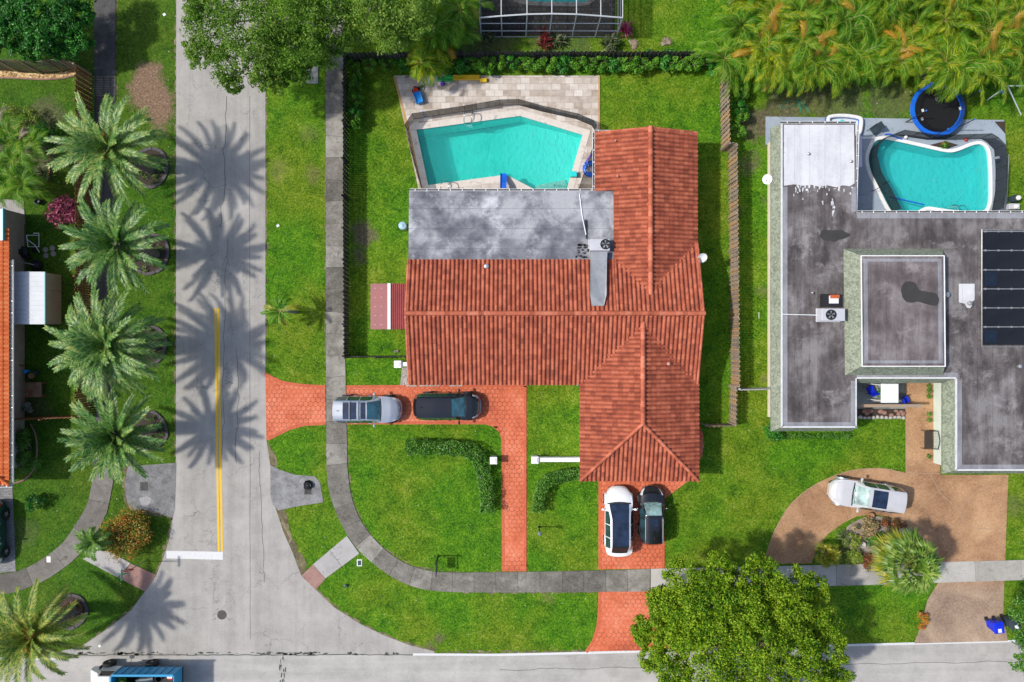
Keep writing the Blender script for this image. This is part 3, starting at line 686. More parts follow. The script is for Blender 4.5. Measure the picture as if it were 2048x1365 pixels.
# north wing
XR, ZN = 8.98, 3.66; XNE, XNW = 12.29, 5.51; YN = 13.83
zw = lambda x: ZN - PT * abs(x - XR)
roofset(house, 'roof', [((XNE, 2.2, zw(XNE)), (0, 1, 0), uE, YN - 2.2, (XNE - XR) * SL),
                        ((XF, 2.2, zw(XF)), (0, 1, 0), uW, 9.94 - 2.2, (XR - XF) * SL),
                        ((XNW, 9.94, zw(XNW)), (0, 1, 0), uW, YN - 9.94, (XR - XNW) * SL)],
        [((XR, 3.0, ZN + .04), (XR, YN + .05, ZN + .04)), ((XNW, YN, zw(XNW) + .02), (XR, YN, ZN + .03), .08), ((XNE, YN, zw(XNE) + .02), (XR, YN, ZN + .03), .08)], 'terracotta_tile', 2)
# garage wing with hipped end
XG, ZG, YA, YG = 8.45, 3.86, -5.34, -9.28; XGW, XGE = 4.51, 12.39
A_ = Vector((XG, YA, 0))
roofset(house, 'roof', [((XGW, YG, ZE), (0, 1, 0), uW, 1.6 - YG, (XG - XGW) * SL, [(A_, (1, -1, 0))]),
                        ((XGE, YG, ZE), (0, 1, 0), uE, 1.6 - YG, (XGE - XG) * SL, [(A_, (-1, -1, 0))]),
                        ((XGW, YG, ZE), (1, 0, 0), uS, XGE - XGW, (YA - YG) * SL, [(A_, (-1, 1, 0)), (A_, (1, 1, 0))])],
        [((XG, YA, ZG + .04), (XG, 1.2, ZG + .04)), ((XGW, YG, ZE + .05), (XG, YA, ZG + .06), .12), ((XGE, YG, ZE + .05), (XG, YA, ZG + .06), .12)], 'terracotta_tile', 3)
# flat roof section
mb = MB(); zq = zf(YF) + .015
mb.add([(XW, YF - .12, zq), (XF + .05, YF - .12, zq), (XF + .05, 9.94, 2.66), (XW, 9.94, 2.66), (XW, YF, zq - .2), (XF, YF, zq - .2), (XF, 9.94, 2.46), (XW, 9.94, 2.46)],
       [(0, 1, 2, 3), (0, 3, 7, 4), (3, 2, 6, 7), (1, 5, 6, 2)])
fr = mb.build('flat_roof', M['grey_flat_roof'], house)
mb = MB(); random.seed(3)
for i in range(26): mb.prism(blob(*P(1165 + rnd(-14, 14), 505 + rnd(-16, 14), 2.9).xy, rnd(.03, .16), rnd(.02, .09), 8, .3, i), 2.9, 2.955)
mb.prism(PX([(1170, 440), (1172, 440), (1174, 478), (1172, 478)], 2.9), 2.85, 2.945)
mb.build('tar_patch', pm('tar', (.02, .02, .02), .3, 5, .6), fr)
mb = MB(); mb.tube([P(1159, 388, 2.7), P(1164, 430, 2.8), P(1172, 470, 2.95)], .035, 6); mb.build('conduit', M['white_metal'], fr)
def gutter(parent, a, b, wid=.13, n=None, mat='white_metal', name='gutter'):
    a, b = Vector(a), Vector(b); d = (b - a).normalized(); nn = Vector((-d.y, d.x, 0)) * wid / 2; L = (b - a).length; mb = MB()
    for s in (-1, 1):
        q = nn * s; mb.add([a + q * .8, b + q * .8, b + q * 1.15, a + q * 1.15, a + q * .8 - Vector((0, 0, .1)), b + q * .8 - Vector((0, 0, .1)), b + q * 1.15 - Vector((0, 0, .1)), a + q * 1.15 - Vector((0, 0, .1))],
                           [(0, 1, 2, 3), (0, 4, 5, 1), (3, 2, 6, 7), (0, 3, 7, 4), (1, 5, 6, 2)])
    z = Vector((0, 0, -.095)); mb.add([a - nn + z, b - nn + z, b + nn + z, a + nn + z], [(0, 1, 2, 3)], 1)
    for i in range(max(2, int(L / .75))):
        p = a + d * (L * (i + .5) / max(2, int(L / .75))); mb.obox(p - Vector((0, 0, .008)), .05, wid * 1.1, .02, math.atan2(d.y, d.x))
    return mb.build(name, [M[mat], M['dark_wood']], parent)
gutter(house, (XW, 10.03, 2.62), (5.7, 10.03, 2.62)); gutter(house, (5.44, 9.9, 2.5), (5.44, 13.9, 2.5)); gutter(house, (5.5, 13.95, 2.52), (6.5, 13.95, 2.56))
# walls
mb = MB(); o_ = .55
def wallbox(x0, x1, y0, y1, z): mb.box(x0, x1, y0, y1, 0, z)
wallbox(XW + .35, XE - .4, YS + o_, YF + 1.0, 2.58); wallbox(XW + .35, XF - .3, YF + 1.0, 9.5, 2.44); wallbox(XNW + .45, XNE - o_, YF + 1, YN - .35, 2.58); wallbox(XGW + .5, XGE - o_, YG + .5, YS + o_, 2.58)
wl = mb.build('wall', M['white_stucco'], house)
mb = MB()
for x in (XW + .36, XE - .41):  # gable triangles
    mb = MB(); mb.add([(x, YS + .4, ZE - .1), (x, YF, zf(YF) - .06), (x, YR, ZR - .06)], [(0, 1, 2)]); mb.build('gable', M['white_stucco'], house)
mb = MB(); mb.add([(XNW + .4, YN - .36, 2.5), (XNE - .4, YN - .36, 2.5), (XR, YN - .36, ZN - .06)], [(0, 1, 2)]); mb.build('gable', M['white_stucco'], house)
def window(parent, c, w, h, axis, sgn, z=.9):
    mb = MB(); gm = MB(); x, y = c
    def bx(m, u0, u1, z0, z1, d):
        if axis == 'x': m.box(*(sorted((x, x + sgn * d))), y + u0, y + u1, z0, z1)
        else: m.box(x + u0, x + u1, *(sorted((y, y + sgn * d))), z0, z1)
    for u0, u1, z0, z1 in ((-w / 2, w / 2, z, z + .06), (-w / 2, w / 2, z + h - .06, z + h), (-w / 2, -w / 2 + .06, z, z + h), (w / 2 - .06, w / 2, z, z + h), (-.03, .03, z, z + h)): bx(mb, u0, u1, z0, z1, .05)
    bx(gm, -w / 2 + .05, w / 2 - .05, z + .05, z + h - .05, .02)
    f = mb.build('window', M['white_metal'], parent); gm.build('pane', pm('window_glass', (.03, .045, .05), .1, 2, .05, spec=.8), f)
window(house, (XW + .35, -.2), 1.4, 1.1, 'x', -1); window(house, (XW + .35, 3.4), 1.2, 1.0, 'x', -1); window(house, (0, YS + o_), 1.8, 1.2, 'y', -1); window(house, (-4, YS + o_), 1.6, 1.2, 'y', -1); window(house, (XE - .4, 0), 1.3, 1.1, 'x', 1)
mb = MB(); y = YG + .49
for i in range(4): mb.box(6.0, 10.9, y - .05, y, .03 + i * .54, .55 + i * .54)
mb.build('garage_door', M['white_paint'], house)
mb = MB(); mb.box(2.6, 3.6, YS + o_ - .05, YS + o_, .03, 2.1); dr = mb.build('door', M['brown_wood'], house); mb = MB(); mb.lathe([(.03, -.03), (.035, 0), (.03, .03)], (3.45, YS + o_ - .08, 1.0), 8); mb.build('handle', M['chrome'], dr)
mb = MB(); mb.box(-5.5, 4.5, 9.5, 9.54, .1, 2.15); mb.build('sliding_door', M['window_glass'], house)
for px, py, z, r in ((973, 533, 3.15, .12), (1231, 282, 3.1, .05), (1235, 353, 3.1, .05), (1337, 728, 3.5, .08)):
    c = P(px, py, z); mb = MB(); mb.lathe([(r * .7, z - .4), (r * .7, z - .02), (r * 1.3, z - .02), (r * 1.3, z + .1), (r * .5, z + .14)], (c.x, c.y, 0), 12); mb.build('roof_vent', M['galvanised'] if r > .1 else pm('pink_pipe', (.55, .28, .22), .2, 4, .8), house)

# ------------------------------------------------------------------ flat-roofed neighbour
nh = thing('flat_roofed_house', 'low house with stained dark flat roof, green shingle mansards and a raised centre block', 'house', (24, 0, 0))
ZT, ZB = 3.2, 2.4
tp = lambda pts, z=ZT: PX(pts, z)
outl = tp([(1563, 248), (1711, 248), (1711, 427), (2330, 427), (2330, 941), (1912, 941), (1912, 757), (1714, 757), (1714, 855), (1563, 855)])
mb = MB(); mb.prism(outl, ZT - .35, ZT - .02); rf = mb.build('flat_roof', M['dark_flat_roof'], nh)
mb = MB(); e = tp([(1568, 250), (1708, 250), (1709, 367), (1700, 373), (1685, 371), (1672, 375), (1655, 371), (1640, 374), (1622, 370), (1605, 372), (1588, 369), (1568, 372)]); mb.prism(e, ZT - .1, ZT + .004)
random.seed(9)
for i in range(34):
    x = rnd(1585, 1705); y = 371 + abs(random.gauss(0, 10)); mb.prism(blob(*P(x, y, ZT).xy, rnd(.02, .07), rnd(.03, .15), 10, .35, i), ZT - .1, ZT + .002 + i * .0001)
for i in range(5): mb.prism(blob(*P(1652 + rnd(-10, 24), 418 + rnd(-14, 14), ZT).xy, rnd(.03, .07), rnd(.08, .28), 11, .5, i + 50), ZT - .1, ZT + .006 + i * .0001)
mb.build('white_coating', M['white_roof_coating'], rf); mb = MB(); mb.prism(tp([(1918, 568), (1949, 568), (1949, 600), (1944, 605), (1944, 612), (1940, 617), (1934, 616), (1930, 608), (1918, 605)]), ZT - .1, ZT + .008)
mb.build('white_patch', M['white_roof_coating'], rf)
mb = MB(); mb.prism(blob(*P(1667, 471, ZT).xy, .85, .42, 30, .22, 4), ZT - .1, ZT + .010); mb.build('damp_patch', pm('damp_roof', (.045, .042, .04), .3, 2, .6, fine=.4), rf)
# felt edge strips inside the parapet
mb = MB()
for a, b in (((1570, 374), (1570, 850)), ((1568, 850), (1710, 850)), ((1708, 374), (1708, 424)), ((1707, 762), (1707, 850)), ((1714, 432), (2330, 432)), ((1919, 762), (1919, 936)), ((1916, 935), (2330, 935)), ((1714, 751), (1916, 751))): nz_ = len(mb.f) * .0008; mb.strip(tp([a, b]), .34, ZT - .016 + nz_)
mb.build('edge_felt', mk_flat('edge_felt', (.17, .17, .185), (.235, .235, .255), (.31, .31, .33), 1.0, 0, .2), rf)
# white drip edges and mansard skirts: (top edge a,b at ZT) -> (lower edge at ZB, pushed out)
mt = MB(); ms = MB()
def mans(a, b, out, da=0, db=0):
    a, b = P(*a, ZT).xy, P(*b, ZT).xy; o2 = Vector(out); d = (b - a).normalized()
    a2, b2 = a + o2 + d * da, b + o2 + d * db
    ms.add([(a.x, a.y, ZT - .01), (b.x, b.y, ZT - .01), (b2.x, b2.y, ZB), (a2.x, a2.y, ZB), (a2.x, a2.y, ZB - .14), (b2.x, b2.y, ZB - .14)], [(0, 1, 2, 3), (3, 2, 5, 4)])
    n_ = Vector((o2.x, o2.y)).normalized(); q = n_ * .03; q2 = n_ * -.07
    mt.add([(*(p + w), z) for z in (ZT - .06, ZT + .02) for p, w in ((a, q), (b, q), (b, q2), (a, q2))], [(4, 5, 6, 7), (0, 1, 5, 4), (1, 2, 6, 5), (2, 3, 7, 6), (3, 0, 4, 7)])
mans((1563, 248), (1563, 855), (-.38, 0), 0, .38); mans((1563, 855), (1714, 855), (0, -.36), -.36, 0)
mans((1912, 757), (1912, 941), (-.38, 0), 0, .38); mans((1912, 941), (2330, 941), (0, -.36), -.36, 0); mans((1714, 757), (1912, 757), (0, -.36), 0, -.36)
ms.build('mansard', M['green_shingle'], nh)
for a, b in (((1712, 757), (1712, 857)),): 
    a, b = P(*a, ZT).xy, P(*b, ZT).xy; mt.add([(a.x - .05, a.y, ZT + .02), (a.x + .04, a.y, ZT + .02), (b.x + .04, b.y, ZT + .02), (b.x - .05, b.y, ZT + .02), (a.x + .04, a.y, 2.2), (b.x + .04, b.y, 2.2)], [(3, 2, 1, 0), (2, 5, 4, 1)])
mt.build('drip_edge', pm('edge_white', (.62, .63, .64), .15, 3, .6), nh)
gutter(nh, P(1717, 249, 3.1), P(1712, 425, 3.1)); gutter(nh, P(1713, 424, 3.1), P(2330, 424, 3.1)); gutter(nh, P(1562, 245, 3.1), P(1713, 245, 3.1))
# raised centre block
uz, lz = 4.2, ZT - .02
U = PX([(1722, 512), (1888, 512), (1890, 733), (1724, 733)], uz); Lo = PX([(1687, 498), (1884, 498), (1886, 751), (1690, 751)], lz)
mb = MB(); mb.prism(U, lz, uz); cb = mb.build('raised_roof', mk_flat('brown_flat_roof', (.085, .07, .07), (.145, .12, .122), (.23, .205, .205), 1.02, 0, .45), nh)
mb = MB()
for i in range(4):
    a, b = U[i], U[(i + 1) % 4]; 
    mb.add([(a.x, a.y, uz - .02), (b.x, b.y, uz - .02), (Lo[(i + 1) % 4].x, Lo[(i + 1) % 4].y, lz), (Lo[i].x, Lo[i].y, lz)], [(0, 1, 2, 3)])
mb.build('mansard', M['green_shingle'], cb)
mb = MB(); mb.strip(U, .1, uz + .02, closed=True); mb.build('drip_edge', M['white_paint'], cb)
mb = MB(); ins = offset(U, -.28); mb.strip(ins, .32, uz + .006, closed=True); mb.build('edge_felt', M['edge_felt'], cb)
mb = MB(); mb.prism(smoothpoly(PX([(1802, 578), (1812, 564), (1830, 566), (1838, 580), (1856, 584), (1872, 588), (1878, 600), (1872, 612), (1850, 608), (1836, 604), (1822, 606), (1808, 600)], uz), 4), uz - .1, uz + .01); mb.build('damp_patch', M['damp_roof'], cb)
# walls of neighbour
mb = MB()
mb.prism([(17.93, 13.85), (22.2, 13.85), (22.2, 8.0), (45, 8.0), (45, -8.52), (29.62, -8.52), (29.62, -2.3), (22.25, -2.3), (22.25, -5.3), (17.93, -5.3)], 0, 2.5)
mb.build('wall', M['cream_wall'], nh)
mb = MB(); mb.box(29.545, 29.62, P(0, 926).y, P(0, 752).y, .05, 2.5); mb.build('wall', M['pale_green_wall'], nh)
for y in (5, -1): window(nh, (P(1535, 0).x, y), 1.3, 1.1, 'x', -1)
mb = MB(); mb.box(18.8, 21.2, -5.34, -5.3, .9, 2.0); mb.build('window', M['window_glass'], nh)
for px, py, z, r in ((1894, 590, 3.5, .12), (1940, 607, 3.35, .1), (1617, 308, 3.3, .06), (1702, 323, 3.3, .06), (2040, 733, 3.35, .09), (1625, 586, 3.3, .05)):
    c = P(px, py, z); mb = MB(); mb.lathe([(r, ZT - .03), (r, z), (r * 1.5, z), (r * 1.4, z + .06), (r * .4, z + .1)], (c.x, c.y, 0), 12); mb.build('roof_vent', M['galvanised'], nh)
# east-side awning beside pool (lilac wall of the wing)
mb = MB(); mb.prism(PX([(1700, 272), (1724, 272), (1724, 334), (1700, 338)], 2.3), 2.2, 2.3); mb.build('awning', pm('lilac_panel', (.58, .55, .64), .1, 1, .7), nh)

# ------------------------------------------------------------------ house at the left edge
lh = thing('orange_roofed_house', 'house with bright orange tile roof and stained beige wall at the left edge', 'house', (-38, 0, 0))
XL = -33.35; y0, y1 = P(0, 970, 2.6).y, P(0, 457, 2.6).y
A2 = Vector((XL - 3.6, y0 + 3.6, 0))
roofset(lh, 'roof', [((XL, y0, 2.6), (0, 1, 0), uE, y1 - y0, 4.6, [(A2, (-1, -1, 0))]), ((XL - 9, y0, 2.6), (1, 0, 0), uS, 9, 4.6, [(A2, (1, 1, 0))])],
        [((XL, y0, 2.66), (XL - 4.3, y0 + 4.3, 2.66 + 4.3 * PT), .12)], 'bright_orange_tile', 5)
mb = MB(); mb.box(-46, -34.2, y0 + .8, y1 + 1.4, 0, 2.6); mb.build('wall', M['beige_wall'], lh)
mb = MB(); mb.add([(XL - 4.3, y0, 2.6), (-46, y0, 2.6), (-46, y1, 2.6 + 4.3 * PT), (XL - 4.36, y1, 2.6 + 4.36 * PT), (XL - 4.36, y0 + 4.3, 2.6 + 4.36 * PT)], [(4, 3, 2, 1, 0)]); mb.build('roof_slab', M['bright_orange_tile'], lh)
gutter(lh, (XL + .12, y0, 2.55), (XL + .12, P(0, 520, 2.5).y, 2.55)); gutter(lh, (XL - 9, y0 - .1, 2.55), (XL + .15, y0 - .1, 2.55))
mb = MB(); q = PX([(-60, 418), (5, 418), (5, 481), (-60, 481)], 2.9); mb.prism(q, 2.75, 2.9); pr = mb.build('patio_roof', M['white_metal'], lh)
mb = MB(); q = PX([(5, 417), (6.5, 417), (6.5, 481), (5, 481)], 2.9); mb.prism(q, 2.7, 2.92); mb.build('fascia', pm('teal_trim', (.05, .36, .38), .1, 3, .5), pr)
mb = MB(); mb.prism(PX([(-60, 395), (48, 402), (51, 448), (-60, 432)]), -.1, .05); struct('patio', mb, M['ramp_concrete'])
mb = MB(); mb.prism(PX([(-60, 436), (51, 450), (51, 556), (30, 556), (-60, 500)]), -.1, .045); mb.prism(PX([(20, 640), (49, 640), (49, 860), (20, 860)]), -.1, .04); struct('side_slab', mb, M['brown_walk_concrete'])
# ------------------------------------------------------------------ foliage builders (local coordinates, base at origin)
leafmat('oak_leaf', [(.025, .085, .007), (.085, .205, .015), (.19, .34, .038), (.36, .48, .11)], .4, .6, .9, .15)
leafmat('broad_leaf', [(.018, .070, .003), (.070, .185, .005), (.17, .31, .008), (.36, .47, .03)], .3, .5, .8, .2)
leafmat('dark_leaf', [(.006, .05, .004), (.018, .125, .008), (.04, .23, .015), (.09, .34, .03)], .25, .4, 1.0)
leafmat('hedge_leaf', [(.010, .055, .005), (.035, .14, .010), (.085, .24, .02), (.18, .36, .05)], .25, .4, 1.5)
leafmat('fence_leaf', [(.012, .065, .005), (.045, .17, .010), (.11, .30, .02), (.22, .44, .05)], .3, .5, 1.5, .2)
leafmat('lime_leaf', [(.06, .12, .01), (.15, .25, .02), (.27, .36, .04), (.42, .46, .10)], .3, .4, 1.5)
leafmat('croton_leaf', [(.03, .08, .012), (.07, .16, .015), (.20, .24, .02), (.48, .32, .03), (.58, .22, .03), (.55, .10, .03)], .25, .4, 1.1)
leafmat('red_leaf', [(.03, .06, .010), (.09, .09, .015), (.24, .08, .03), (.42, .12, .06)], .25, .4, 2)
leafmat('magenta_leaf', [(.05, .015, .02), (.20, .02, .06), (.36, .04, .12), (.52, .20, .26)], .3, .4, 2)
leafmat('dark_red_blade', [(.02, .02, .012), (.06, .03, .02), (.15, .02, .02), (.25, .03, .03)], .25, .4, 2)
leafmat('dark_blade', [(.015, .03, .008), (.04, .075, .02), (.10, .14, .05), (.28, .28, .16)], .25, .4, 2)
leafmat('flower_mix', [(.04, .09, .012), (.10, .18, .03), (.40, .26, .13), (.62, .42, .28)], .25, .5, 2.2)
leafmat('date_frond', [(.018, .075, .013), (.058, .175, .030), (.14, .29, .055), (.40, .47, .12)], .25, .4, .9)
leafmat('corner_frond', [(.03, .085, .012), (.09, .19, .025), (.21, .30, .04), (.46, .44, .08)], .25, .45, .9, .25)
leafmat('golden_frond', [(.045, .085, .010), (.14, .20, .016), (.29, .31, .025), (.50, .42, .04)], .3, .4, .9)
leafmat('areca_frond', [(.012, .065, .003), (.06, .20, .005), (.18, .34, .008), (.55, .52, .02)], .35, .5, .8, .2)
leafmat('areca_green', [(.008, .055, .003), (.034, .17, .005), (.10, .30, .008), (.30, .44, .03)], .35, .5, .8, .2)
leafmat('orange_frond', [(.25, .20, .02), (.50, .34, .02), (.62, .33, .03), (.60, .22, .02)], .35, .4, .9)
leafmat('sabal_fan', [(.035, .10, .010), (.09, .20, .02), (.18, .30, .04), (.34, .42, .09)], .25, .4, 1.2)
leafmat('dry_frond', [(.12, .08, .05), (.26, .19, .13), (.42, .34, .26)], .2, .6, 1.5)
leafmat('young_frond', [(.03, .085, .008), (.075, .19, .016), (.15, .29, .035), (.28, .40, .09)], .3, .4, 1.2)
pm('rachis', (.16, .24, .10), .2, 3, .6); pm('rachis_gold', (.32, .30, .08), .2, 3, .6); pm('date_fruit', (.42, .19, .02), .3, 8, .7, fine=.5)

def leaf(mb, p, n, s, r, asp=.55, mi=0):
    n = n.normalized(); u = n.cross(Vector((r.gauss(0, 1), r.gauss(0, 1), r.gauss(0, 1))))
    u = u.normalized() if u.length > 1e-5 else n.orthogonal().normalized(); w = n.cross(u) * s * asp * .5; u = u * s * .5
    k = n * s * .12
    mb.add([p - u, p + w + k, p + u, p - w + k], [(0, 1, 2, 3)], mi)
def clump(mb, c, rad, n, s, r, flat=1.0, mi=0, upb=.35):
    c = Vector(c)
    for _ in range(n):
        d = Vector((r.gauss(0, 1), r.gauss(0, 1), r.gauss(0, 1))).normalized()
        if d.z < -.35 and r.random() < .7: d.z = -d.z
        q = rad * (r.random() ** .38)
        p = c + Vector((d.x * q, d.y * q, d.z * q * flat))
        nn = d + Vector((r.gauss(0, .45), r.gauss(0, .45), r.gauss(0, .45) + upb))
        leaf(mb, p, nn, s * r.uniform(.65, 1.25), r, mi=mi)
def branchy(mb, top, h, r0, n, spread, r, z0=0.0):
    trunk = [(0, 0, z0 - .1), (r.uniform(-.1, .1), r.uniform(-.1, .1), h * .25), (r.uniform(-.2, .2), r.uniform(-.2, .2), h * .45)]
    mb.tube(trunk, [r0 * 1.25, r0, r0 * .85], 9)
    t0 = Vector(trunk[-1])
    for e in top:
        e = Vector(e); m = t0.lerp(e, .5) + Vector((r.uniform(-.3, .3), r.uniform(-.3, .3), r.uniform(.0, .5)))
        mb.tube([t0 - Vector((0, 0, .15)), m, e], [r0 * .55, r0 * .32, r0 * .08], 6)
        for _ in range(2):
            f = m.lerp(e, r.uniform(.1, .6)); g = f + Vector((r.uniform(-1, 1), r.uniform(-1, 1), r.uniform(.1, .6))) * spread * .25
            mb.tube([f, f.lerp(g, .5) + Vector((0, 0, .1)), g], [r0 * .16, r0 * .1, r0 * .04], 5)
def tree(name, label, loc, clumps, mat, leaf_n, leaf_s, h, r0, seed, group=None, flat=.7, bark='bark', cat='tree', jag=.5, dens=22):
    """clumps: (x, y, z, radius) relative to the base"""
    r = random.Random(seed); root = thing(name, label, cat, loc, group=group)
    tb = MB(); branchy(tb, [(c[0] * .85, c[1] * .85, c[2] - c[3] * .3) for c in clumps], h, r0, 3, 2.0, r); tb.build('trunk', M[bark], root, world=False, smooth=60)
    mb = MB()
    for x, y, z, rad in clumps:
        k = max(4, int(dens * rad))
        for _ in range(k):  # each clump is a cloud of smaller tufts
            d = Vector((r.gauss(0, 1), r.gauss(0, 1), r.gauss(0, .8) + .35)).normalized(); q = rad * r.uniform(.25, 1.0) ** .6
            c = Vector((x, y, z)) + Vector((d.x * q, d.y * q, d.z * q * flat))
            clump(mb, c, rad * r.uniform(.2, jag), int(leaf_n * r.uniform(.6, 1.3)), leaf_s, r, .75)
    mb.build('crown', M[mat], root, world=False); return root

def frond(mb, base, az, el, L, droop, nl, ll, wid, r, vee=.35, tipw=.35, mi=0, mr=1, sweep=0.0, fwd=.75, rr=.02):
    """pinnate frond: rachis arc plus two rows of leaflets"""
    base = Vector(base); pts = []; p = base.copy(); a = el; z = az; k = 10
    for i in range(k + 1):
        pts.append(p.copy()); d = Vector((math.cos(z) * math.cos(a), math.sin(z) * math.cos(a), math.sin(a))); p = p + d * (L / k); a -= droop / k * (1 + .6 * i / k); z += sweep / k
    mb.tube(pts, [rr * (1 - .8 * i / k) for i in range(k + 1)], 4, mr, cap=False)
    for i in range(nl):
        t = .10 + .90 * (i + .5) / nl; q = t * k; j = min(int(q), k - 1); f = q - j
        c = pts[j].lerp(pts[j + 1], f); T = (pts[j + 1] - pts[j]).normalized()
        S = T.cross(Vector((0, 0, 1))); S = S.normalized() if S.length > 1e-4 else Vector((1, 0, 0)); U = S.cross(T).normalized()
        prof = min(1.0, t / .22) ** .6 * (1 - (1 - tipw) * max(0, (t - .45) / .55) ** 1.6)
        for s in (-1, 1):
            l = ll * prof * r.uniform(.88, 1.1); fw = fwd + .5 * t + r.uniform(-.1, .1)
            D = (S * s + T * fw + U * (vee + r.uniform(-.12, .12))).normalized()
            tip = c + D * l; tip.z -= l * r.uniform(.05, .22)
            m = c.lerp(tip, .45) + U * .02; wv = T * wid * .5
            mb.add([c - wv * .6, m - wv, tip, m + wv, c + wv * .6], [(0, 1, 2, 3, 4)], mi)
def fan(mb, base, az, el, Lp, R, nseg, r, mi=0, mr=1, arc=2.2, droop=.5):
    base = Vector(base); d = Vector((math.cos(az) * math.cos(el), math.sin(az) * math.cos(el), math.sin(el)))
    S = d.cross(Vector((0, 0, 1))); S = S.normalized() if S.length > 1e-4 else Vector((1, 0, 0)); U = S.cross(d).normalized()
    hub = base + d * Lp; mb.tube([base, base + d * Lp * .5 + U * .05, hub], [.025, .02, .012], 4, mr, cap=False)
    for i in range(nseg):
        th = (i / (nseg - 1) - .5) * arc * 1.0 + r.uniform(-.04, .04); l = R * (1 - .22 * abs(th) / (arc / 2)) * r.uniform(.88, 1.08)
        D = (d * math.cos(th) + S * math.sin(th)); m = hub + D * l * .55 + U * .03; tip = hub + D * l; tip.z -= l * droop * r.uniform(.3, 1)
        w = d.cross(U).normalized(); w = (D.cross(U)).normalized() * R * arc / nseg * .42
        mb.add([hub, m - w, tip, m + w], [(0, 1, 2, 3)], mi)
def rosette(mb, c, n, L, w, r, el0=.3, el1=1.2, mi=0, droop=.6):
    c = Vector(c)
    for i in range(n):
        az = r.uniform(0, 2 * PI); el = r.uniform(el0, el1); l = L * r.uniform(.7, 1.15)
        d = Vector((math.cos(az) * math.cos(el), math.sin(az) * math.cos(el), math.sin(el))); S = Vector((-math.sin(az), math.cos(az), 0)) * w / 2
        m = c + d * l * .55; t = c + d * l; t.z -= l * droop * r.uniform(.2, .8) * math.cos(el)
        mb.add([c - S * .5, m - S, t, m + S, c + S * .5], [(0, 1, 2, 3, 4)], mi)

# ------------------------------------------------------------------ date palms beside the street
def date_palm(label, heart_px, hz, seed, L=3.55, mats=('date_frond', 'rachis'), n=46, fruit=True, group=None, dk=1.0):
    r = random.Random(seed); hp = P(*heart_px, hz); root = thing('date_palm', label, 'palm tree', (hp.x, hp.y, 0), group=group)
    tb = MB(); tb.tube([(0, 0, -.1), (0, 0, .5), (.03, 0, hz * .5), (0, 0, hz - .25), (0, 0, hz)], [.42, .33, .29, .31, .24], 14)
    for i in range(60):  # frond-base boots
        a = i * 2.4; z = .4 + (hz - .7) * i / 60; tb.obox((math.cos(a) * .30, math.sin(a) * .30, z), .12, .16, .14, a)
    tb.build('trunk', M['bark'], root, world=False)
    mb = MB(); i = 0
    for ring, (cnt, e0, e1, dr, ls) in enumerate(((int(n * .20), 1.15, 1.42, .7, .62), (int(n * .30), .72, 1.0, .95, .92), (int(n * .30), .32, .6, .9, 1.0), (int(n * .20), -.02, .2, .75, .97))):
        for q in range(cnt):
            az = 2 * PI * (q + .5 * (ring % 2) + r.uniform(-.22, .22)) / cnt; e = r.uniform(e0, e1)
            frond(mb, (math.cos(az) * .14, math.sin(az) * .14, hz - .05 + .05 * ring * -1), az, e, L * ls * r.uniform(.9, 1.08), dr * dk * r.uniform(.7, 1.3), 46, .46, .076, r, vee=.26, tipw=.5, sweep=r.uniform(-.22, .22), rr=.035)
    mb.build('crown', [M[mats[0]], M[mats[1]]], root, world=False)
    if fruit:
        for k in range(4):
            a = r.uniform(0, 6.28) if k else .6; fb = MB(); c = Vector((math.cos(a) * .62, math.sin(a) * .62, hz + .62))
            for _ in range(9):
                e = c + Vector((r.gauss(0, .22), r.gauss(0, .22), r.uniform(-.25, .12))); fb.tube([(math.cos(a) * .1, math.sin(a) * .1, hz), c * .6 + Vector((0, 0, hz * .42)), e], [.02, .015, .01], 4)
            clump(fb, c, .33, 90, .09, r, .6); fb.build('fruit_stalk', M['date_fruit'], root, world=False)
    return root
PG = 'date palms along the street'
for i, (hx, hy, hz, lab, L, n, dk) in enumerate(((218, 300, 5.0, 'date palm with orange fruit stalks, northernmost of the street row, beside the bare earth patch', 3.65, 52, 1.0),
        (232, 490, 4.7, 'date palm beside the magenta shrub, second from the north in the street row', 3.3, 44, .75), (214, 692, 5.4, 'largest and fullest date palm of the street row, between the shed and the yellow lines', 3.7, 72, 1.25),
        (230, 874, 4.6, 'date palm at the south end of the street row, beside the grey storm drain apron', 3.1, 46, .6))):
    date_palm(lab, (hx, hy), hz, 11 + i * 7, L, n=n, fruit=(i == 0), group=PG, dk=dk)
date_palm('yellow green date palm on the corner lawn beside the main road', (62, 1272), 4.6, 31, 3.4, ('corner_frond', 'rachis_gold'), 46, True)
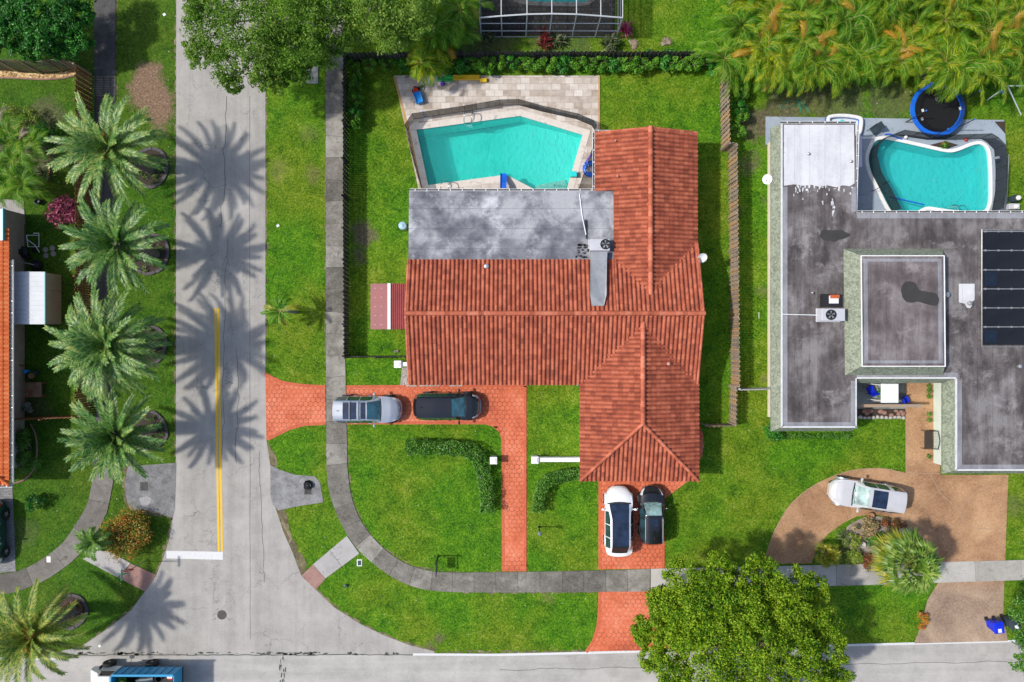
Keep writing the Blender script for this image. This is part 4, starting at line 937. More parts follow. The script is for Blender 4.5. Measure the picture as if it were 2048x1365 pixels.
# mulched rings under the palms
for i, (cx, cy, rx, ry) in enumerate(((300, 336, 40, 40), (298, 508, 42, 44), (296, 692, 40, 42), (296, 862, 40, 42), (140, 1222, 36, 38))):
    c = P(cx, cy); root = thing('palm_bed', ['mulched bed with grey stone edging under the northernmost street palm', 'mulched bed with grey stone edging under the second street palm', 'mulched bed with grey stone edging under the fullest street palm', 'mulched bed with grey stone edging under the southernmost street palm', 'mulched ring around the crotons beside the corner date palm'][i], 'garden bed', (c.x, c.y, 0), group='palm beds')
    pl = blob(c.x, c.y, rx / 28.5, ry / 28.5, 26, .06, i); mb = MB(); mb.prism(pl, -.1, .05); mb.build('soil', M['mulch'], root)
    mb = MB(); ins = offset(pl, -.22); n = len(pl)
    for k in range(n):
        a, b, c2, d = Vector(pl[k]), Vector(pl[(k + 1) % n]), ins[(k + 1) % n], ins[k]; m = (a + b + c2 + d) / 4
        mb.prism([m + (q - m) * .93 for q in (a, b, c2, d)], -.1, .10 + .02 * math.sin(k * 2.3))
    mb.build('edging', M['edging_stone'], root)
    if i < 4:
        r = random.Random(40 + i); mb = MB()
        for _ in range(26):
            a = r.uniform(0, 6.28); q = r.uniform(.3, .95); clump(mb, (c.x + math.cos(a) * q * rx / 30, c.y + math.sin(a) * q * ry / 30, .16), .22, 26, .11, r)
        mb.build('foliage', M['hedge_leaf'], root)

# ------------------------------------------------------------------ trees
def cl(pts, base, z0=0):
    """clumps given in pixels: (px, py, z, radius m)"""
    return [(P(x, y, z).x - base.x, P(x, y, z).y - base.y, z, rr) for x, y, z, rr in pts]
b = P(585, 90); b2 = Vector((b.x, b.y, 0))
tree('oak_tree', 'fine leaved oak tree spreading over the street and the grass verge', b2, cl([(420, 50, 6.0, 1.5), (400, 105, 5.6, 1.0), (450, 130, 5.6, 1.35), (470, 168, 5.0, .75), (500, 70, 7.2, 1.8), (520, 140, 5.5, 1.2), (560, 20, 7.2, 1.9), (590, 95, 6.6, 1.6), (555, 160, 5.0, .9), (620, 40, 6.8, 1.6), (640, 105, 5.6, 1.1), (470, 5, 6.6, 1.5), (395, 5, 5.8, 1.1), (665, 10, 6.5, 1.4), (600, 140, 5.0, .8), (685, 65, 5.6, 1.3), (540, 100, 6.4, 1.4)], b2), 'oak_leaf', 72, .15, 6.5, .22, 5, jag=.38, dens=32, bark='pale_bark')
b = P(765, 40); b2 = Vector((b.x, b.y, 0))
tree('oak_tree', 'light green fine leaved tree behind the back fence, left of the areca clump', b2, cl([(740, 20, 6.4, 1.6), (800, 10, 6.4, 1.5), (770, 58, 5.8, 1.3), (835, 35, 5.6, 1.2), (720, 60, 5.2, 1.0), (850, -20, 6, 1.4), (760, -30, 6.5, 1.6), (815, 72, 4.8, .8)], b2), 'oak_leaf', 72, .15, 6.3, .2, 6, jag=.38, dens=30, bark='pale_bark')
b = P(1465, 1240); b2 = Vector((b.x, b.y, 0))
tree('shade_tree', 'large dense glossy leaved shade tree at the roadside in front of the garage drive', b2, cl([(1370, 1160, 4.6, 1.4), (1285, 1262, 3.6, .9), (1318, 1200, 4.0, 1.0), (1300, 1310, 4.0, 1.0), (1370, 1262, 5.4, 1.4), (1550, 1185, 6.0, 1.3), (1460, 1180, 6.0, 1.3), (1440, 1150, 5.2, 1.35), (1520, 1150, 5.4, 1.3), (1590, 1165, 5.2, 1.25), (1630, 1180, 4.6, .9), (1340, 1215, 4.4, 1.2), (1310, 1248, 4.0, 1.0), (1410, 1220, 6.3, 1.6), (1490, 1215, 6.8, 1.6), (1570, 1230, 6.3, 1.5), (1640, 1245, 5.0, 1.2), (1340, 1300, 4.8, 1.3), (1420, 1295, 6.6, 1.6), (1510, 1290, 7.2, 1.7), (1590, 1305, 6.3, 1.5), (1660, 1300, 5.0, 1.2), (1350, 1345, 4.6, 1.1), (1440, 1365, 6.0, 1.5), (1530, 1370, 6.4, 1.5), (1620, 1365, 5.6, 1.4), (1675, 1345, 4.6, .9), (1480, 1430, 5.5, 1.7), (1580, 1430, 5.5, 1.6), (1390, 1410, 5, 1.4)], b2), 'broad_leaf', 88, .165, 6.4, .34, 7, jag=.38, dens=34)
b = P(2110, 1265); b2 = Vector((b.x, b.y, 0))
tree('roadside_tree', 'dark leaved tree at the right edge of the photo beside the dustbins', b2, cl([(2045, 1220, 3.2, .9), (2050, 1275, 3.6, 1.0), (2052, 1325, 3.2, .8), (2085, 1245, 4.2, 1.3), (2090, 1310, 4.2, 1.2), (2120, 1210, 4, 1.2), (2140, 1280, 4.5, 1.4)], b2), 'hedge_leaf', 60, .18, 4.4, .22, 8)
for i, (cx, cy, lab, pts) in enumerate(((60, 55, 'dense dark green bushy tree at the top left corner', [(20, 20, 3.4, 1.3), (70, 15, 3.6, 1.3), (35, 70, 3.2, 1.2), (90, 70, 3.3, 1.2), (0, 85, 2.8, 1.1), (60, 95, 2.6, .9), (-30, 40, 3, 1.3)]),
                                        (140, 50, 'dense dark green bushy tree between the corner tree and the dark path', [(125, 20, 3.4, 1.2), (160, 30, 3.0, 1.0), (120, 75, 3.0, 1.1), (160, 80, 2.6, .9), (105, 100, 2.3, .7), (145, 100, 2.3, .7), (150, -10, 3, 1.2)]))):
    b = P(cx, cy); b2 = Vector((b.x, b.y, 0)); tree('bushy_tree', lab, b2, cl(pts, b2), 'dark_leaf', 85, .19, 3.4, .16, 50 + i, 'bushy trees in the corner yard', jag=.45)

def shrub(label, px, py, rx, ry, h, mat, seed, n=900, s=.13, name='shrub', group=None, tufts=14, cat='shrub'):
    r = random.Random(seed); c = P(px, py, h * .5); root = thing(name, label, cat, (c.x, c.y, 0), group=group)
    tb = MB()
    for i in range(5): a = i * 1.26 + seed; tb.tube([(0, 0, -.05), (math.cos(a) * rx * .3, math.sin(a) * ry * .3, h * .45), (math.cos(a) * rx * .6, math.sin(a) * ry * .6, h * .75)], [.035, .025, .012], 5)
    tb.build('stem', M['bark'], root, world=False); mb = MB()
    for i in range(tufts):
        a = r.uniform(0, 6.28); q = math.sqrt(r.random()) * .78; zz = h * (.62 - .35 * q * q) * r.uniform(.8, 1.2)
        clump(mb, (math.cos(a) * q * rx, math.sin(a) * q * ry, zz), min(rx, ry) * r.uniform(.3, .48), n // tufts, s, r, .8)
    mb.build('foliage', M[mat], root, world=False); return root
HG = 'shrubs along the back fence'
protos = []
for i in range(4):
    p_ = shrub('green shrub in the hedge row along the back fence, north of the pool terrace', 705 + i * 34, 128, .62, .55, 1.25, 'dark_leaf' if i == 3 else 'fence_leaf', 70 + i, 820, .14, 'hedge_shrub', HG, 9); protos.append(p_)
random.seed(12)
k = 0; xs = [845 + j * 25.5 for j in range(24)]
for x in xs:
    copy_thing(protos[k % 4], P(x, 127 + rnd(-5, 5), .6) * 1.0 - Vector((0, 0, .6)), rnd(0, 6.28), (rnd(1.05, 1.35), rnd(1.1, 1.45), rnd(1.0, 1.35))); k += 1
WGp = 'shrubs inside the west fence'
for j, y in enumerate((152, 176, 200, 224, 243)):
    copy_thing(protos[j % 4], P(712 + rnd(-5, 6), y, .8) - Vector((0, 0, .8)), rnd(0, 6.28), (.95, .95, 1.3), 'green shrub in the short row inside the west fence, left of the pool terrace', WGp)
EGp = 'shrubs beyond the east fence'
for j, (x, y) in enumerate(((1473, 165), (1478, 190), (1480, 215), (1484, 238), (1476, 262))):
    copy_thing(protos[(j + 1) % 4], P(x, y, .8) - Vector((0, 0, .8)), rnd(0, 6.28), (1.05, .95, 1.3), 'green shrub against the far side of the east fence, below the palm thicket', EGp)

# clipped L hedges
def hedge(label, pts, w, h, seed, group):
    r = random.Random(seed); pl = smoothpoly(PX(pts, h * .6), 8, False); c = pl[len(pl) // 2]; root = thing('clipped_hedge', label, 'hedge', (c.x, c.y, 0), group=group)
    mb = MB(); tb = MB()
    for a, b in zip(pl, pl[1:]):
        L = (b - a).length; d = (b - a).normalized(); nn = Vector((-d.y, d.x))
        for _ in range(int(L * 620)):
            t = r.random(); u = r.uniform(-.5, .5); v = r.random()
            if r.random() < .6: v = 1 - v * v * .25
            elif r.random() < .8: u = math.copysign(.5 - .05 * r.random(), u)
            p = a + d * L * t + nn * w * u * (1 + .12 * math.sin(7 * (a.x + a.y + L * t)))
            q = Vector((p.x, p.y, h * v * (1 + .08 * math.sin(5 * (p.x - p.y)))))
            leaf(mb, q, Vector((nn.x * u * 2 + r.gauss(0, .5), nn.y * u * 2 + r.gauss(0, .5), v + r.gauss(0, .5))), r.uniform(.09, .19), r, .6)
        tb.tube([(a.x, a.y, -.05), (a.x, a.y, h * .7)], .025, 5)
    tb.build('stem', M['bark'], root); mb.build('foliage', M['hedge_leaf'], root); return root
hedge('L shaped clipped hedge on the front lawn enclosed by the driveway', [(812, 893), (860, 895), (905, 896), (945, 903), (962, 925), (970, 960), (975, 1000), (976, 1024)], 1.0, .95, 3, 'clipped hedges')
hedge('curved clipped hedge joining the garage corner, right of the brick walk', [(1158, 948), (1125, 952), (1095, 962), (1080, 985), (1076, 1024)], .75, .95, 4, 'clipped hedges')

# ------------------------------------------------------------------ areca palms
def areca(label, loc, seed, mats, nst=6, nf=7, h=3.0, L=2.35, spread=.7, group=None, extra=None):
    r = random.Random(seed); root = thing('areca_palm', label, 'palm', loc, group=group); tb = MB(); mb = MB()
    for s in range(nst):
        a = r.uniform(0, 6.28); q = r.uniform(.1, spread); hh = h * r.uniform(.6, 1.0); bx, by = math.cos(a) * q, math.sin(a) * q; tx, ty = bx * 1.9, by * 1.9
        tb.tube([(bx * .5, by * .5, -.05), ((bx + tx) / 2, (by + ty) / 2, hh * .5), (tx, ty, hh)], [.06, .05, .035], 6)
        for k in range(nf):
            az = 2 * PI * (k + r.uniform(-.3, .3)) / nf + a; old = r.random()
            mi = 2 if (len(mats) > 2 and old < .045) else 0
            frond(mb, (tx, ty, hh), az, r.uniform(.55, 1.3), L * r.uniform(.7, 1.2), r.uniform(1.2, 2.3), 30, .55, .048, r, vee=.0, tipw=.4, mi=mi, mr=1, sweep=r.uniform(-1.1, 1.1), fwd=1.25, rr=.022)
    tb.build('trunk', M['pale_bark'], root, world=False); mb.build('crown', [M[m] for m in mats], root, world=False); return root
AP = []
TH = 'areca palms in the thicket behind the trampoline'
sp = [('areca_green', 'rachis_gold', 'orange_frond'), ('areca_frond', 'rachis_gold', 'orange_frond'), ('areca_green', 'rachis_gold', 'golden_frond'), ('areca_frond', 'rachis_gold', 'orange_frond')]
LB = {'f': 'areca palm with orange tinged fronds in the thicket row overhanging the lawn', 'm': 'yellow green areca palm in the middle of the dense palm thicket', 'b': 'areca palm at the back of the thicket, along the top edge'}
random.seed(21)
spots = []
for x in range(1482, 2090, 44): spots.append((x + rnd(-10, 10), 112 + rnd(-14, 2) + (8 if x > 1700 else 0), 'f'))
for x in range(1478, 2090, 58): spots.append((x + rnd(-14, 14), 66 + rnd(-14, 12), 'm'))
for x in range(1490, 2090, 64): spots.append((x + rnd(-16, 16), 20 + rnd(-16, 14), 'b'))
for x in range(1480, 2100, 80): spots.append((x + rnd(-16, 16), -40 + rnd(-12, 12), 'b'))
for i in range(4): AP.append(areca(LB['f'], (0, 0, 0), 90 + i, sp[i], group=TH))
for i, (x, y, kk) in enumerate(spots):
    hz = 2.8; w_ = P(x, y, hz); loc = (w_.x, w_.y, 0)
    if i < 4: AP[i].location = loc; AP[i]['label'] = LB[kk]; AP[i].rotation_euler.z = rnd(0, 6)
    else: copy_thing(AP[i % 4], loc, rnd(0, 6.28), (rnd(.8, 1.15), rnd(.8, 1.15), rnd(.7, 1.25)), LB[kk])
areca('feathery areca palm hanging over the back fence, right of the light green tree', P(880, 60, 2.6) - Vector((0, 0, 2.6)), 101, sp[2], 7, 8, 3.2, 2.0, group='arecas behind the back fence')
areca('areca palm with yellow fronds dipping to the pool terrace edge', P(868, 105, 2.2) - Vector((0, 0, 2.2)), 102, sp[1], 5, 7, 2.6, 1.7, group='arecas behind the back fence')
areca('areca palm at the top edge beside the screen enclosure', P(915, 10, 2.8) - Vector((0, 0, 2.8)), 103, sp[2], 6, 8, 3.4, 2.1, group='arecas behind the back fence')
# left yard palms
areca('drooping palm with dry fronds beside the patio of the left yard', P(40, 280, 2.4) - Vector((0, 0, 2.4)), 104, ('areca_green', 'rachis_gold', 'dry_frond'), 6, 8, 3.0, 2.0, group='left yard palms')
areca('drooping palm by the left photo edge, lower of the two in the left yard', P(42, 360, 2.2) - Vector((0, 0, 2.2)), 105, ('areca_green', 'rachis_gold', 'dry_frond'), 6, 8, 2.7, 1.9, group='left yard palms')
# young palm on the verge
r = random.Random(8); c = P(560, 622, 2.2); cy_ = thing('young_palm', 'young palm with few yellowing fronds on the verge at the street edge', 'palm', (P(592, 622).x, c.y, 0)); dx = c.x - P(592, 622).x
tb = MB(); tb.tube([(0, 0, -.05), (dx * .4, 0, 1.0), (dx, 0, 2.2)], [.13, .09, .07], 8); tb.build('trunk', M['pale_bark'], cy_, world=False); mb = MB()
for k, (az, mi) in enumerate(((.25, 2), (1.2, 0), (2.0, 0), (2.9, 2), (3.7, 0), (4.3, 0), (5.0, 2), (5.6, 0), (.9, 0), (4.0, 0), (3.3, 0), (1.7, 0), (4.7, 0))): frond(mb, (dx, 0, 2.2), az, r.uniform(.25, .8), 1.35 * r.uniform(.8, 1.1), 1.2, 22, .34, .06, r, mi=mi, fwd=.9)
mb.build('crown', [M['areca_green'], M['rachis_gold'], M['golden_frond']], cy_, world=False)
# sabal palm, small fan palm and the palm on the corner path
def fan_palm(label, px, py, hz, n, Lp, R, seed, mats, name='fan_palm', lower=(-.6, 1.3)):
    r = random.Random(seed); c = P(px, py, hz); root = thing(name, label, 'palm', (c.x, c.y, 0)); tb = MB(); tb.tube([(0, 0, -.05), (.02, .02, hz * .5), (0, 0, hz)], [.2, .16, .17], 10); tb.build('trunk', M['bark'], root, world=False); mb = MB()
    for k in range(n):
        az = 2.4 * k + r.uniform(-.2, .2); el = lower[0] + (lower[1] - lower[0]) * (k / n) ** .8; fan(mb, (0, 0, hz), az, el, Lp * r.uniform(.8, 1.1), R, 20, r, mi=2 if (len(mats) > 2 and k < n * .3 and math.cos(az) < .1) else 0)
    for k in range(8): fan(mb, (0, 0, hz + .1), 2.4 * k + 1, 1.05 + .06 * k, Lp * .45, R * .75, 16, r, arc=1.6, droop=.2)
    mb.build('crown', [M[m] for m in mats], root, world=False); return root
fan_palm('large round sabal palm with yellowing lower fans in the drive island beside the sidewalk', 1814, 1125, 3.4, 44, 1.2, 1.15, 61, ('sabal_fan', 'rachis_gold', 'golden_frond'), 'sabal_palm')
fan_palm('small low fan palm on the grass tip of the drive island', 1653, 1108, 1.1, 14, .5, .65, 62, ('golden_frond', 'rachis_gold'), lower=(-.1, 1.2))
r = random.Random(4); c = P(185, 1085, 2.3); root = thing('umbrella_palm', 'small bright green palm leaning over the corner path beside the round croton', 'palm', (P(215, 1078).x, P(215, 1078).y, 0)); o = c - Vector(root.location); tb = MB(); tb.tube([(0, 0, -.05), (o.x * .4, o.y * .4, 1.3), (o.x, o.y, 2.3)], [.10, .08, .07], 8); tb.build('trunk', M['bark'], root, world=False); mb = MB()
for k in range(15):
    az = 2.4 * k + r.uniform(-.2, .2)
    frond(mb, o, az, r.uniform(.15, 1.1), 1.35 * r.uniform(.75, 1.05), 1.1, 24, .36, .07, r, fwd=.55, vee=.1, rr=.025)
mb.build('crown', [M['young_frond'], M['rachis']], root, world=False)
# garden shrubs
shrub('round orange and green croton shrub beside the corner path', 253, 1070, 1.8, 1.75, 1.9, 'croton_leaf', 41, 9000, .13, 'croton', None, 46)
shrub('low red and green croton ring beside the corner date palm', 140, 1222, .85, .9, .8, 'red_leaf', 42, 1300, .11, 'croton')
shrub('magenta leaved shrub beside the slatted fence in the left yard', 124, 425, 1.15, 1.15, 1.6, 'magenta_leaf', 43, 1500, .19, 'magenta_shrub', None, 18)
shrub('small dark green shrub alone on the left front lawn', 68, 1008, .75, .7, 1.3, 'dark_leaf', 44, 900, .13)
shrub('yellow green rounded shrub in the left yard, above the drooping palms', 34, 240, 1.7, 1.15, 1.6, 'lime_leaf', 45, 2600, .12, group='left yard shrubs')
shrub('bright green shrub in the left yard, left of the northernmost date palm', 86, 270, 1.3, 1.1, 1.2, 'dark_leaf', 46, 2200, .12, group='left yard shrubs')
shrub('dark green bush filling the curved bed below the left house wall', 50, 900, 1.1, 1.9, 1.3, 'hedge_leaf', 47, 3400, .12, group='left yard shrubs')
shrub('bush with pale orange flowers at the top of the drive island', 1732, 1056, 1.15, .75, 1.0, 'flower_mix', 51, 1900, .12, group='drive island shrubs')
shrub('rusty red leaved bush beside the sabal palm in the drive island', 1786, 1053, 1.1, .6, .9, 'red_leaf', 52, 1800, .12, group='drive island shrubs')
shrub('yellow variegated bush at the sidewalk edge of the drive island', 1708, 1113, .72, .68, .8, 'lime_leaf', 53, 1200, .13, group='drive island shrubs')
shrub('yellow green variegated bush in the middle of the drive island', 1705, 1084, .68, .62, .8, 'lime_leaf', 54, 1100, .13, group='drive island shrubs')
shrub('small deep green bush in the centre of the drive island', 1750, 1077, .85, .55, .7, 'dark_leaf', 55, 1300, .12, group='drive island shrubs')
shrub('low red flowering bush at the sidewalk, left of the sabal palm', 1735, 1125, .7, .75, .5, 'red_leaf', 56, 1200, .11, group='drive island shrubs')
shrub('orange leaved straggly plant at the lower drive edge, left side', 1845, 1238, .5, .95, .5, 'croton_leaf', 57, 800, .13, 'straggly_plant')
shrub('dark leafy bush at the south west corner of the neighbour house', 1548, 866, .7, .75, 1.0, 'dark_leaf', 58, 1100, .13, 'corner_bush')
mb = MB(); r = random.Random(77); c0 = P(1640, 870)
for i in range(70): x = rnd(1560, 1700); clump(mb, (*P(x, 872 + rnd(-3, 3)).xy, .12), .2, 34, .1, r)
o = mb.build('border_planting', M['hedge_leaf'], origin=(c0.x, c0.y, 0)); tag(o, 'low green border planting along the south edge of the neighbour house', 'border plants')
def blades(label, px, py, n, L, w, mat, seed, name, nr=3, spread=.3, group=None, cat='plant', el0=.2):
    r = random.Random(seed); c = P(px, py, .4); mb = MB()
    for i in range(nr): a = r.uniform(0, 6.28); q = r.uniform(0, spread); rosette(mb, (c.x + math.cos(a) * q, c.y + math.sin(a) * q, r.uniform(.05, .6)), n // nr, L, w, r, el0)
    o = mb.build(name, M[mat], origin=(c.x, c.y, 0)); return tag(o, label, cat, group)
G5 = 'strap leaved plants below the screen enclosure'
blades('dark red strap leaved plants in the bed, below the middle of the screen enclosure', 1080, 80, 110, .8, .08, 'dark_red_blade', 1, 'strap_plant', 5, .5, G5)
blades('striped green strap plant right of the dark red one, below the screen enclosure', 1112, 78, 90, .8, .07, 'dark_blade', 2, 'strap_plant', 4, .4, G5)
blades('bronze green strap plant near the right corner of the screen enclosure', 1222, 86, 130, .85, .07, 'dark_blade', 3, 'strap_plant', 5, .5, G5)
blades('bright red strap leaved plant at the right corner of the screen enclosure', 1250, 63, 90, .7, .09, 'magenta_leaf', 4, 'strap_plant', 3, .3, G5)
blades('dark strap plant near the left corner of the screen enclosure', 975, 82, 110, .8, .06, 'dark_blade', 5, 'strap_plant', 5, .5, G5)
blades('spiky grey green yucca like plant at the left of the drive island', 1688, 1072, 70, .75, .045, 'dark_blade', 6, 'spiky_plant', 2, .15)
blades('small spiky dark plant in the left yard between the two palms', 88, 350, 110, .8, .04, 'dark_blade', 9, 'spiky_plant', 2, .15)
DR = 'dry palm leaves on the back lawn'
for i, (x, y, lab) in enumerate(((1260, 92, 'fallen dry fan leaf beside the screen enclosure corner'), (1333, 92, 'fallen dry fan leaf in the middle of the back lawn'))):
    r = random.Random(i); mb = MB(); c = P(x, y); fan(mb, (c.x, c.y, .05), .4 + i * 1.3, .15, .12, .55, 22, r, droop=.1, arc=3.6); o = mb.build('dry_palm_leaf', [M['dry_frond'], M['pale_bark']], origin=(c.x, c.y, 0)); tag(o, lab, 'dry leaf', DR)
# wall plants along the pale green wall
for i, y in enumerate((772, 782, 793, 828, 840, 912)):
    r = random.Random(i); c = P(1855, y); mb = MB(); clump(mb, (c.x, c.y, .2), .2, 90, .1, r); o = mb.build('wall_plant', M['hedge_leaf'], origin=(c.x, c.y, 0)); tag(o, 'small green plant in the row along the pale green wall of the courtyard', 'plant', 'plants along the pale green wall')
# ------------------------------------------------------------------ vehicles (local: +x forward, origin on the ground)
def paint(name, c, rough=.25, metal=.0, coat=1.0):
    if name in M: return M[name]
    t = NT(name); o = t.obj(); n = t.noise(o, 1.2, 3); f = t.noise(o, 30, 3, .8)
    col = t.ramp(n, [(.3, tuple(v * .93 for v in c)), (.7, tuple(min(1, v * 1.04) for v in c))])
    return t.fin(col, t.math('MULTIPLY_ADD', f, .12, rough - .05), metal, .5, coat)
paint('silver_paint', (.50, .53, .58), .3, .55); paint('black_paint', (.010, .011, .014), .15); paint('white_car_paint', (.80, .81, .82), .2); paint('champagne_paint', (.66, .65, .66), .3, .25); paint('dark_green_paint', (.018, .07, .065), .2, .2); paint('truck_blue', (.006, .27, .52), .45, 0, .2); paint('cab_white', (.66, .68, .68), .35)
def glassmat(name, c, rough=.04):
    t = NT(name); n = t.noise(t.obj(), 1.7, 3, .6); return t.fin(t.ramp(n, [(.35, tuple(v * .5 for v in c)), (.65, tuple(v * 1.5 for v in c))]), rough, 0, .8, .6)
glassmat('car_glass', (.018, .05, .062)); glassmat('teal_glass', (.03, .13, .16)); glassmat('clear_windscreen', (.22, .34, .33)); glassmat('roof_glass', (.012, .022, .05)); pm('dark_glass', (.012, .013, .014), .2, 3, .12, spec=.25)
pm('lamp_clear', (.62, .64, .66), .1, 4, .1, spec=.8); pm('lamp_red', (.45, .02, .02), .1, 4, .15); pm('black_trim', (.02, .02, .021), .2, 4, .6); pm('rim', (.35, .36, .37), .15, 4, .3, .7)
def interp(tab, x):
    if x <= tab[0][0]: return tab[0][1]
    for (a, u), (b, v) in zip(tab, tab[1:]):
        if x <= b:
            t = (x - a) / (b - a); t = t * t * (3 - 2 * t) * .5 + t * .5; return u + (v - u) * t
    return tab[-1][1]
def car(label, cat, px, py, heading, S, name='parked_car', group=None):
    L = S['L']; loc = P(px, py, .0); root = thing(name, label, cat, (loc.x, loc.y, S.get('z', .035)), heading, group)
    W = S['W'] / 2; f = L / 2
    ws0, ws1, rw0, rw1 = S['ws'][0], S['ws'][1], S['rw'][0], S['rw'][1]      # windscreen base/top, rear glass top/base (x)
    sta = set([round(-f + L * i / 44, 4) for i in range(45)]) | {ws0, ws1, rw0, rw1}
    for d in S.get('side', ()): sta |= {d[0], d[1]}
    for d in S.get('roofs', ()): sta |= {d[0], d[1]}
    sta.add(ws0 + .09)
    sta |= {f - .02, f - .06, -f + .02, -f + .06}
    X = sorted(sta); Xs = [X[0]]
    for x in X[1:]:
        if x - Xs[-1] > .012: Xs.append(x)
    hz, rz, bz = S['hood'], S['roof'], S['belt']
    plan = S.get('plan') or [(-f, .62), (-f + .06, .80), (-f + .22, .93), (-f + .7, .985), (0, 1.0), (f - 1.0, .985), (f - .5, .93), (f - .2, .80), (f - .06, .62), (f, .45)]
    top = [(-f, bz - .12), (-f + .03, bz)] + ([(rw1, bz + .02)] if rw1 > -f + .1 else []) + [(rw0, rz - .02), ((rw0 + ws1) / 2, rz), (ws1, rz - .03), (ws0, hz), (ws0 + (f - ws0) * .5, hz - .04), (f - .25, hz - .16), (f - .08, hz - .30), (f, hz - .48)]
    belt = [(-f, bz - .16), (-f + .1, bz - .05), (rw0, bz), (ws0, hz - .05), (ws0 + (f - ws0) * .5, hz - .10), (f - .25, hz - .22), (f - .08, hz - .36), (f, hz - .52)]
    tw = [(-f, .55), (-f + .06, .68), (rw1, S.get('rtw', .74)), (rw0, S['rw_w']), (ws1, S['rw_w']), (ws0, .84), (f - .3, .74), (f - .06, .52), (f, .36)]
    V = []; NR = 8
    for x in Xs:
        w = W * interp(plan, x); t_ = W * interp(tw, x); zt = interp(top, x); zb = min(interp(belt, x), zt - .01); t_ = min(t_, w * .93)
        zs = .24 if abs(x) < f - .3 else .30
        ring = [(w * .93, zs), (w * .985, zs + .16), (w, (zs + zb) * .54), (w * .975, zb), (t_ + (w * .97 - t_) * .03, zt - .035 - .02 * (zt > bz + .3)), (t_ * .84, zt + .012), (t_ * .42, zt + .03), (0, zt + .035)]
        kb = (.20 * max(0, (x + .2) / f) if x > -.2 else -.16 * ((-.2 - x) / f) ** 2) * (W / .95)
        bow = lambda y: x - kb * (y / W) ** 2
        V.append([(bow(y), y, z) for y, z in ring] + [(bow(y), -y, z) for y, z in reversed(ring[:-1])])
    m = len(V[0]); parts = {}
    def part(x0, x1, j):
        xm = (x0 + x1) / 2; jj = j if j < 7 else 13 - j; side = 'l' if j < 7 else 'r'
        if jj >= 4:
            if ws1 < xm < ws0: return ('windshield', 0) if jj > 4 else ('body', 0)
            if ws0 < xm < ws0 + .09: return ('cowl', 0)
            if rw1 < xm < rw0 and jj > 4: return ('rear_window', 0)
            for a, b, q in S.get('roofs', ()):
                if a < xm < b and jj >= q: return (S.get('roofname', 'sunroof'), a)
            if S.get('two_tone') and rw0 <= xm <= ws1: return ('roof_panel', 0)
        if jj == 3:
            for a, b in S.get('side', ()):
                if a < xm < b: return ('side_window', (a, side))
        if jj in (2, 3) and f - .42 < xm < f - .1: return ('headlight', side)
        if jj == 2 and xm < -f + .28: return ('taillight', side)
        if jj in (0, 1) and xm > f - .10: return ('grille', 0)
        if jj == 0: return ('sill', side)
        return ('body', 0)
    for i in range(len(Xs) - 1):
        for j in range(m - 1): parts.setdefault(part(Xs[i], Xs[i + 1], j), []).append((i, j))
    mats = {'body': S['paint'], 'windshield': S.get('wsm', 'teal_glass'), 'rear_window': 'dark_glass', 'side_window': 'car_glass', 'sunroof': 'roof_glass', 'glass_roof': S.get('rfm', 'roof_glass'), 'headlight': 'lamp_clear', 'taillight': 'lamp_red', 'grille': 'black_trim', 'cowl': 'black_trim', 'sill': S.get('sill', 'black_trim'), 'roof_panel': S.get('two_tone', 'black_paint')}
    for key, cells in parts.items():
        mb = MB(); ids = {}
        def vid(i, j):
            if (i, j) not in ids: ids[(i, j)] = len(mb.v); mb.v.append(V[i][j])
            return ids[(i, j)]
        for i, j in cells: mb.f.append((vid(i, j), vid(i, j + 1), vid(i + 1, j + 1), vid(i + 1, j))); mb.m.append(0)
        if key[0] == 'body':
            o = len(mb.v); mb.v += V[0]; mb.f.append(tuple(o + k for k in range(m - 1, -1, -1))); o = len(mb.v); mb.v += V[-1]; mb.f.append(tuple(o + k for k in range(m))); mb.m += [0, 0]
        mb.build(key[0], M[mats[key[0]]], root, world=False, smooth=42)
    # wheels
    wr = S.get('wr', .36)
    for x in (f - S.get('fo', .92), -f + S.get('ro', 1.02)):
        for s in (-1, 1):
            y = s * (W - .09); mb = MB()
            mb.lathe([(wr * .62, -.12), (wr * .95, -.12), (wr, -.08), (wr, .08), (wr * .95, .12), (wr * .62, .12)], (x, y, wr), 26, axis='Y'); wh = mb.build('wheel', M['black_rubber'], root, world=False, smooth=40)
            mb = MB(); mb.lathe([(wr * .64, .02 * s), (wr * .64, .105 * s), (wr * .56, .112 * s), (wr * .2, .09 * s), (.05, .115 * s)], (x, y, wr), 22, axis='Y')
            for k in range(5):
                a = k * 2 * PI / 5; mb.tube([(x, y + .118 * s, wr), (x + math.cos(a) * wr * .58, y + .112 * s, wr + math.sin(a) * wr * .58)], [.045, .03], 5)
            mb.build('rim', M['rim'], wh, world=False)
            mb = MB(); mb.lathe([(wr * 1.13, -.05 * s), (wr * 1.13, .105 * s), (wr * .98, .1 * s), (wr * .98, -.05 * s)], (x, s * (W - .09), wr), 24, axis='Y'); mb.build('wheel_arch', M[S.get('arch', 'black_trim')], root, world=False)
    for s in (-1, 1):
        mb = MB(); xm = ws0 - .42; zc = S['belt'] + .06; mb.tube([(xm, s * W * .9, zc - .06), (xm - .02, s * (W + .08), zc)], [.035, .04], 6)
        mb.lathe([(.02, -.09), (.09, -.07), (.10, 0), (.085, .06), (.02, .08)], (0, 0, 0), 10, axis='X'); 
        for k in range(len(mb.v) - 50, len(mb.v)): v = mb.v[k]; mb.v[k] = (xm + v[0] * .9, s * (W + .14) + v[1] * 1.25, zc + v[2] * .85)
        mb.build('side_mirror', M[S.get('mirror', S['paint'])], root, world=False, smooth=40)
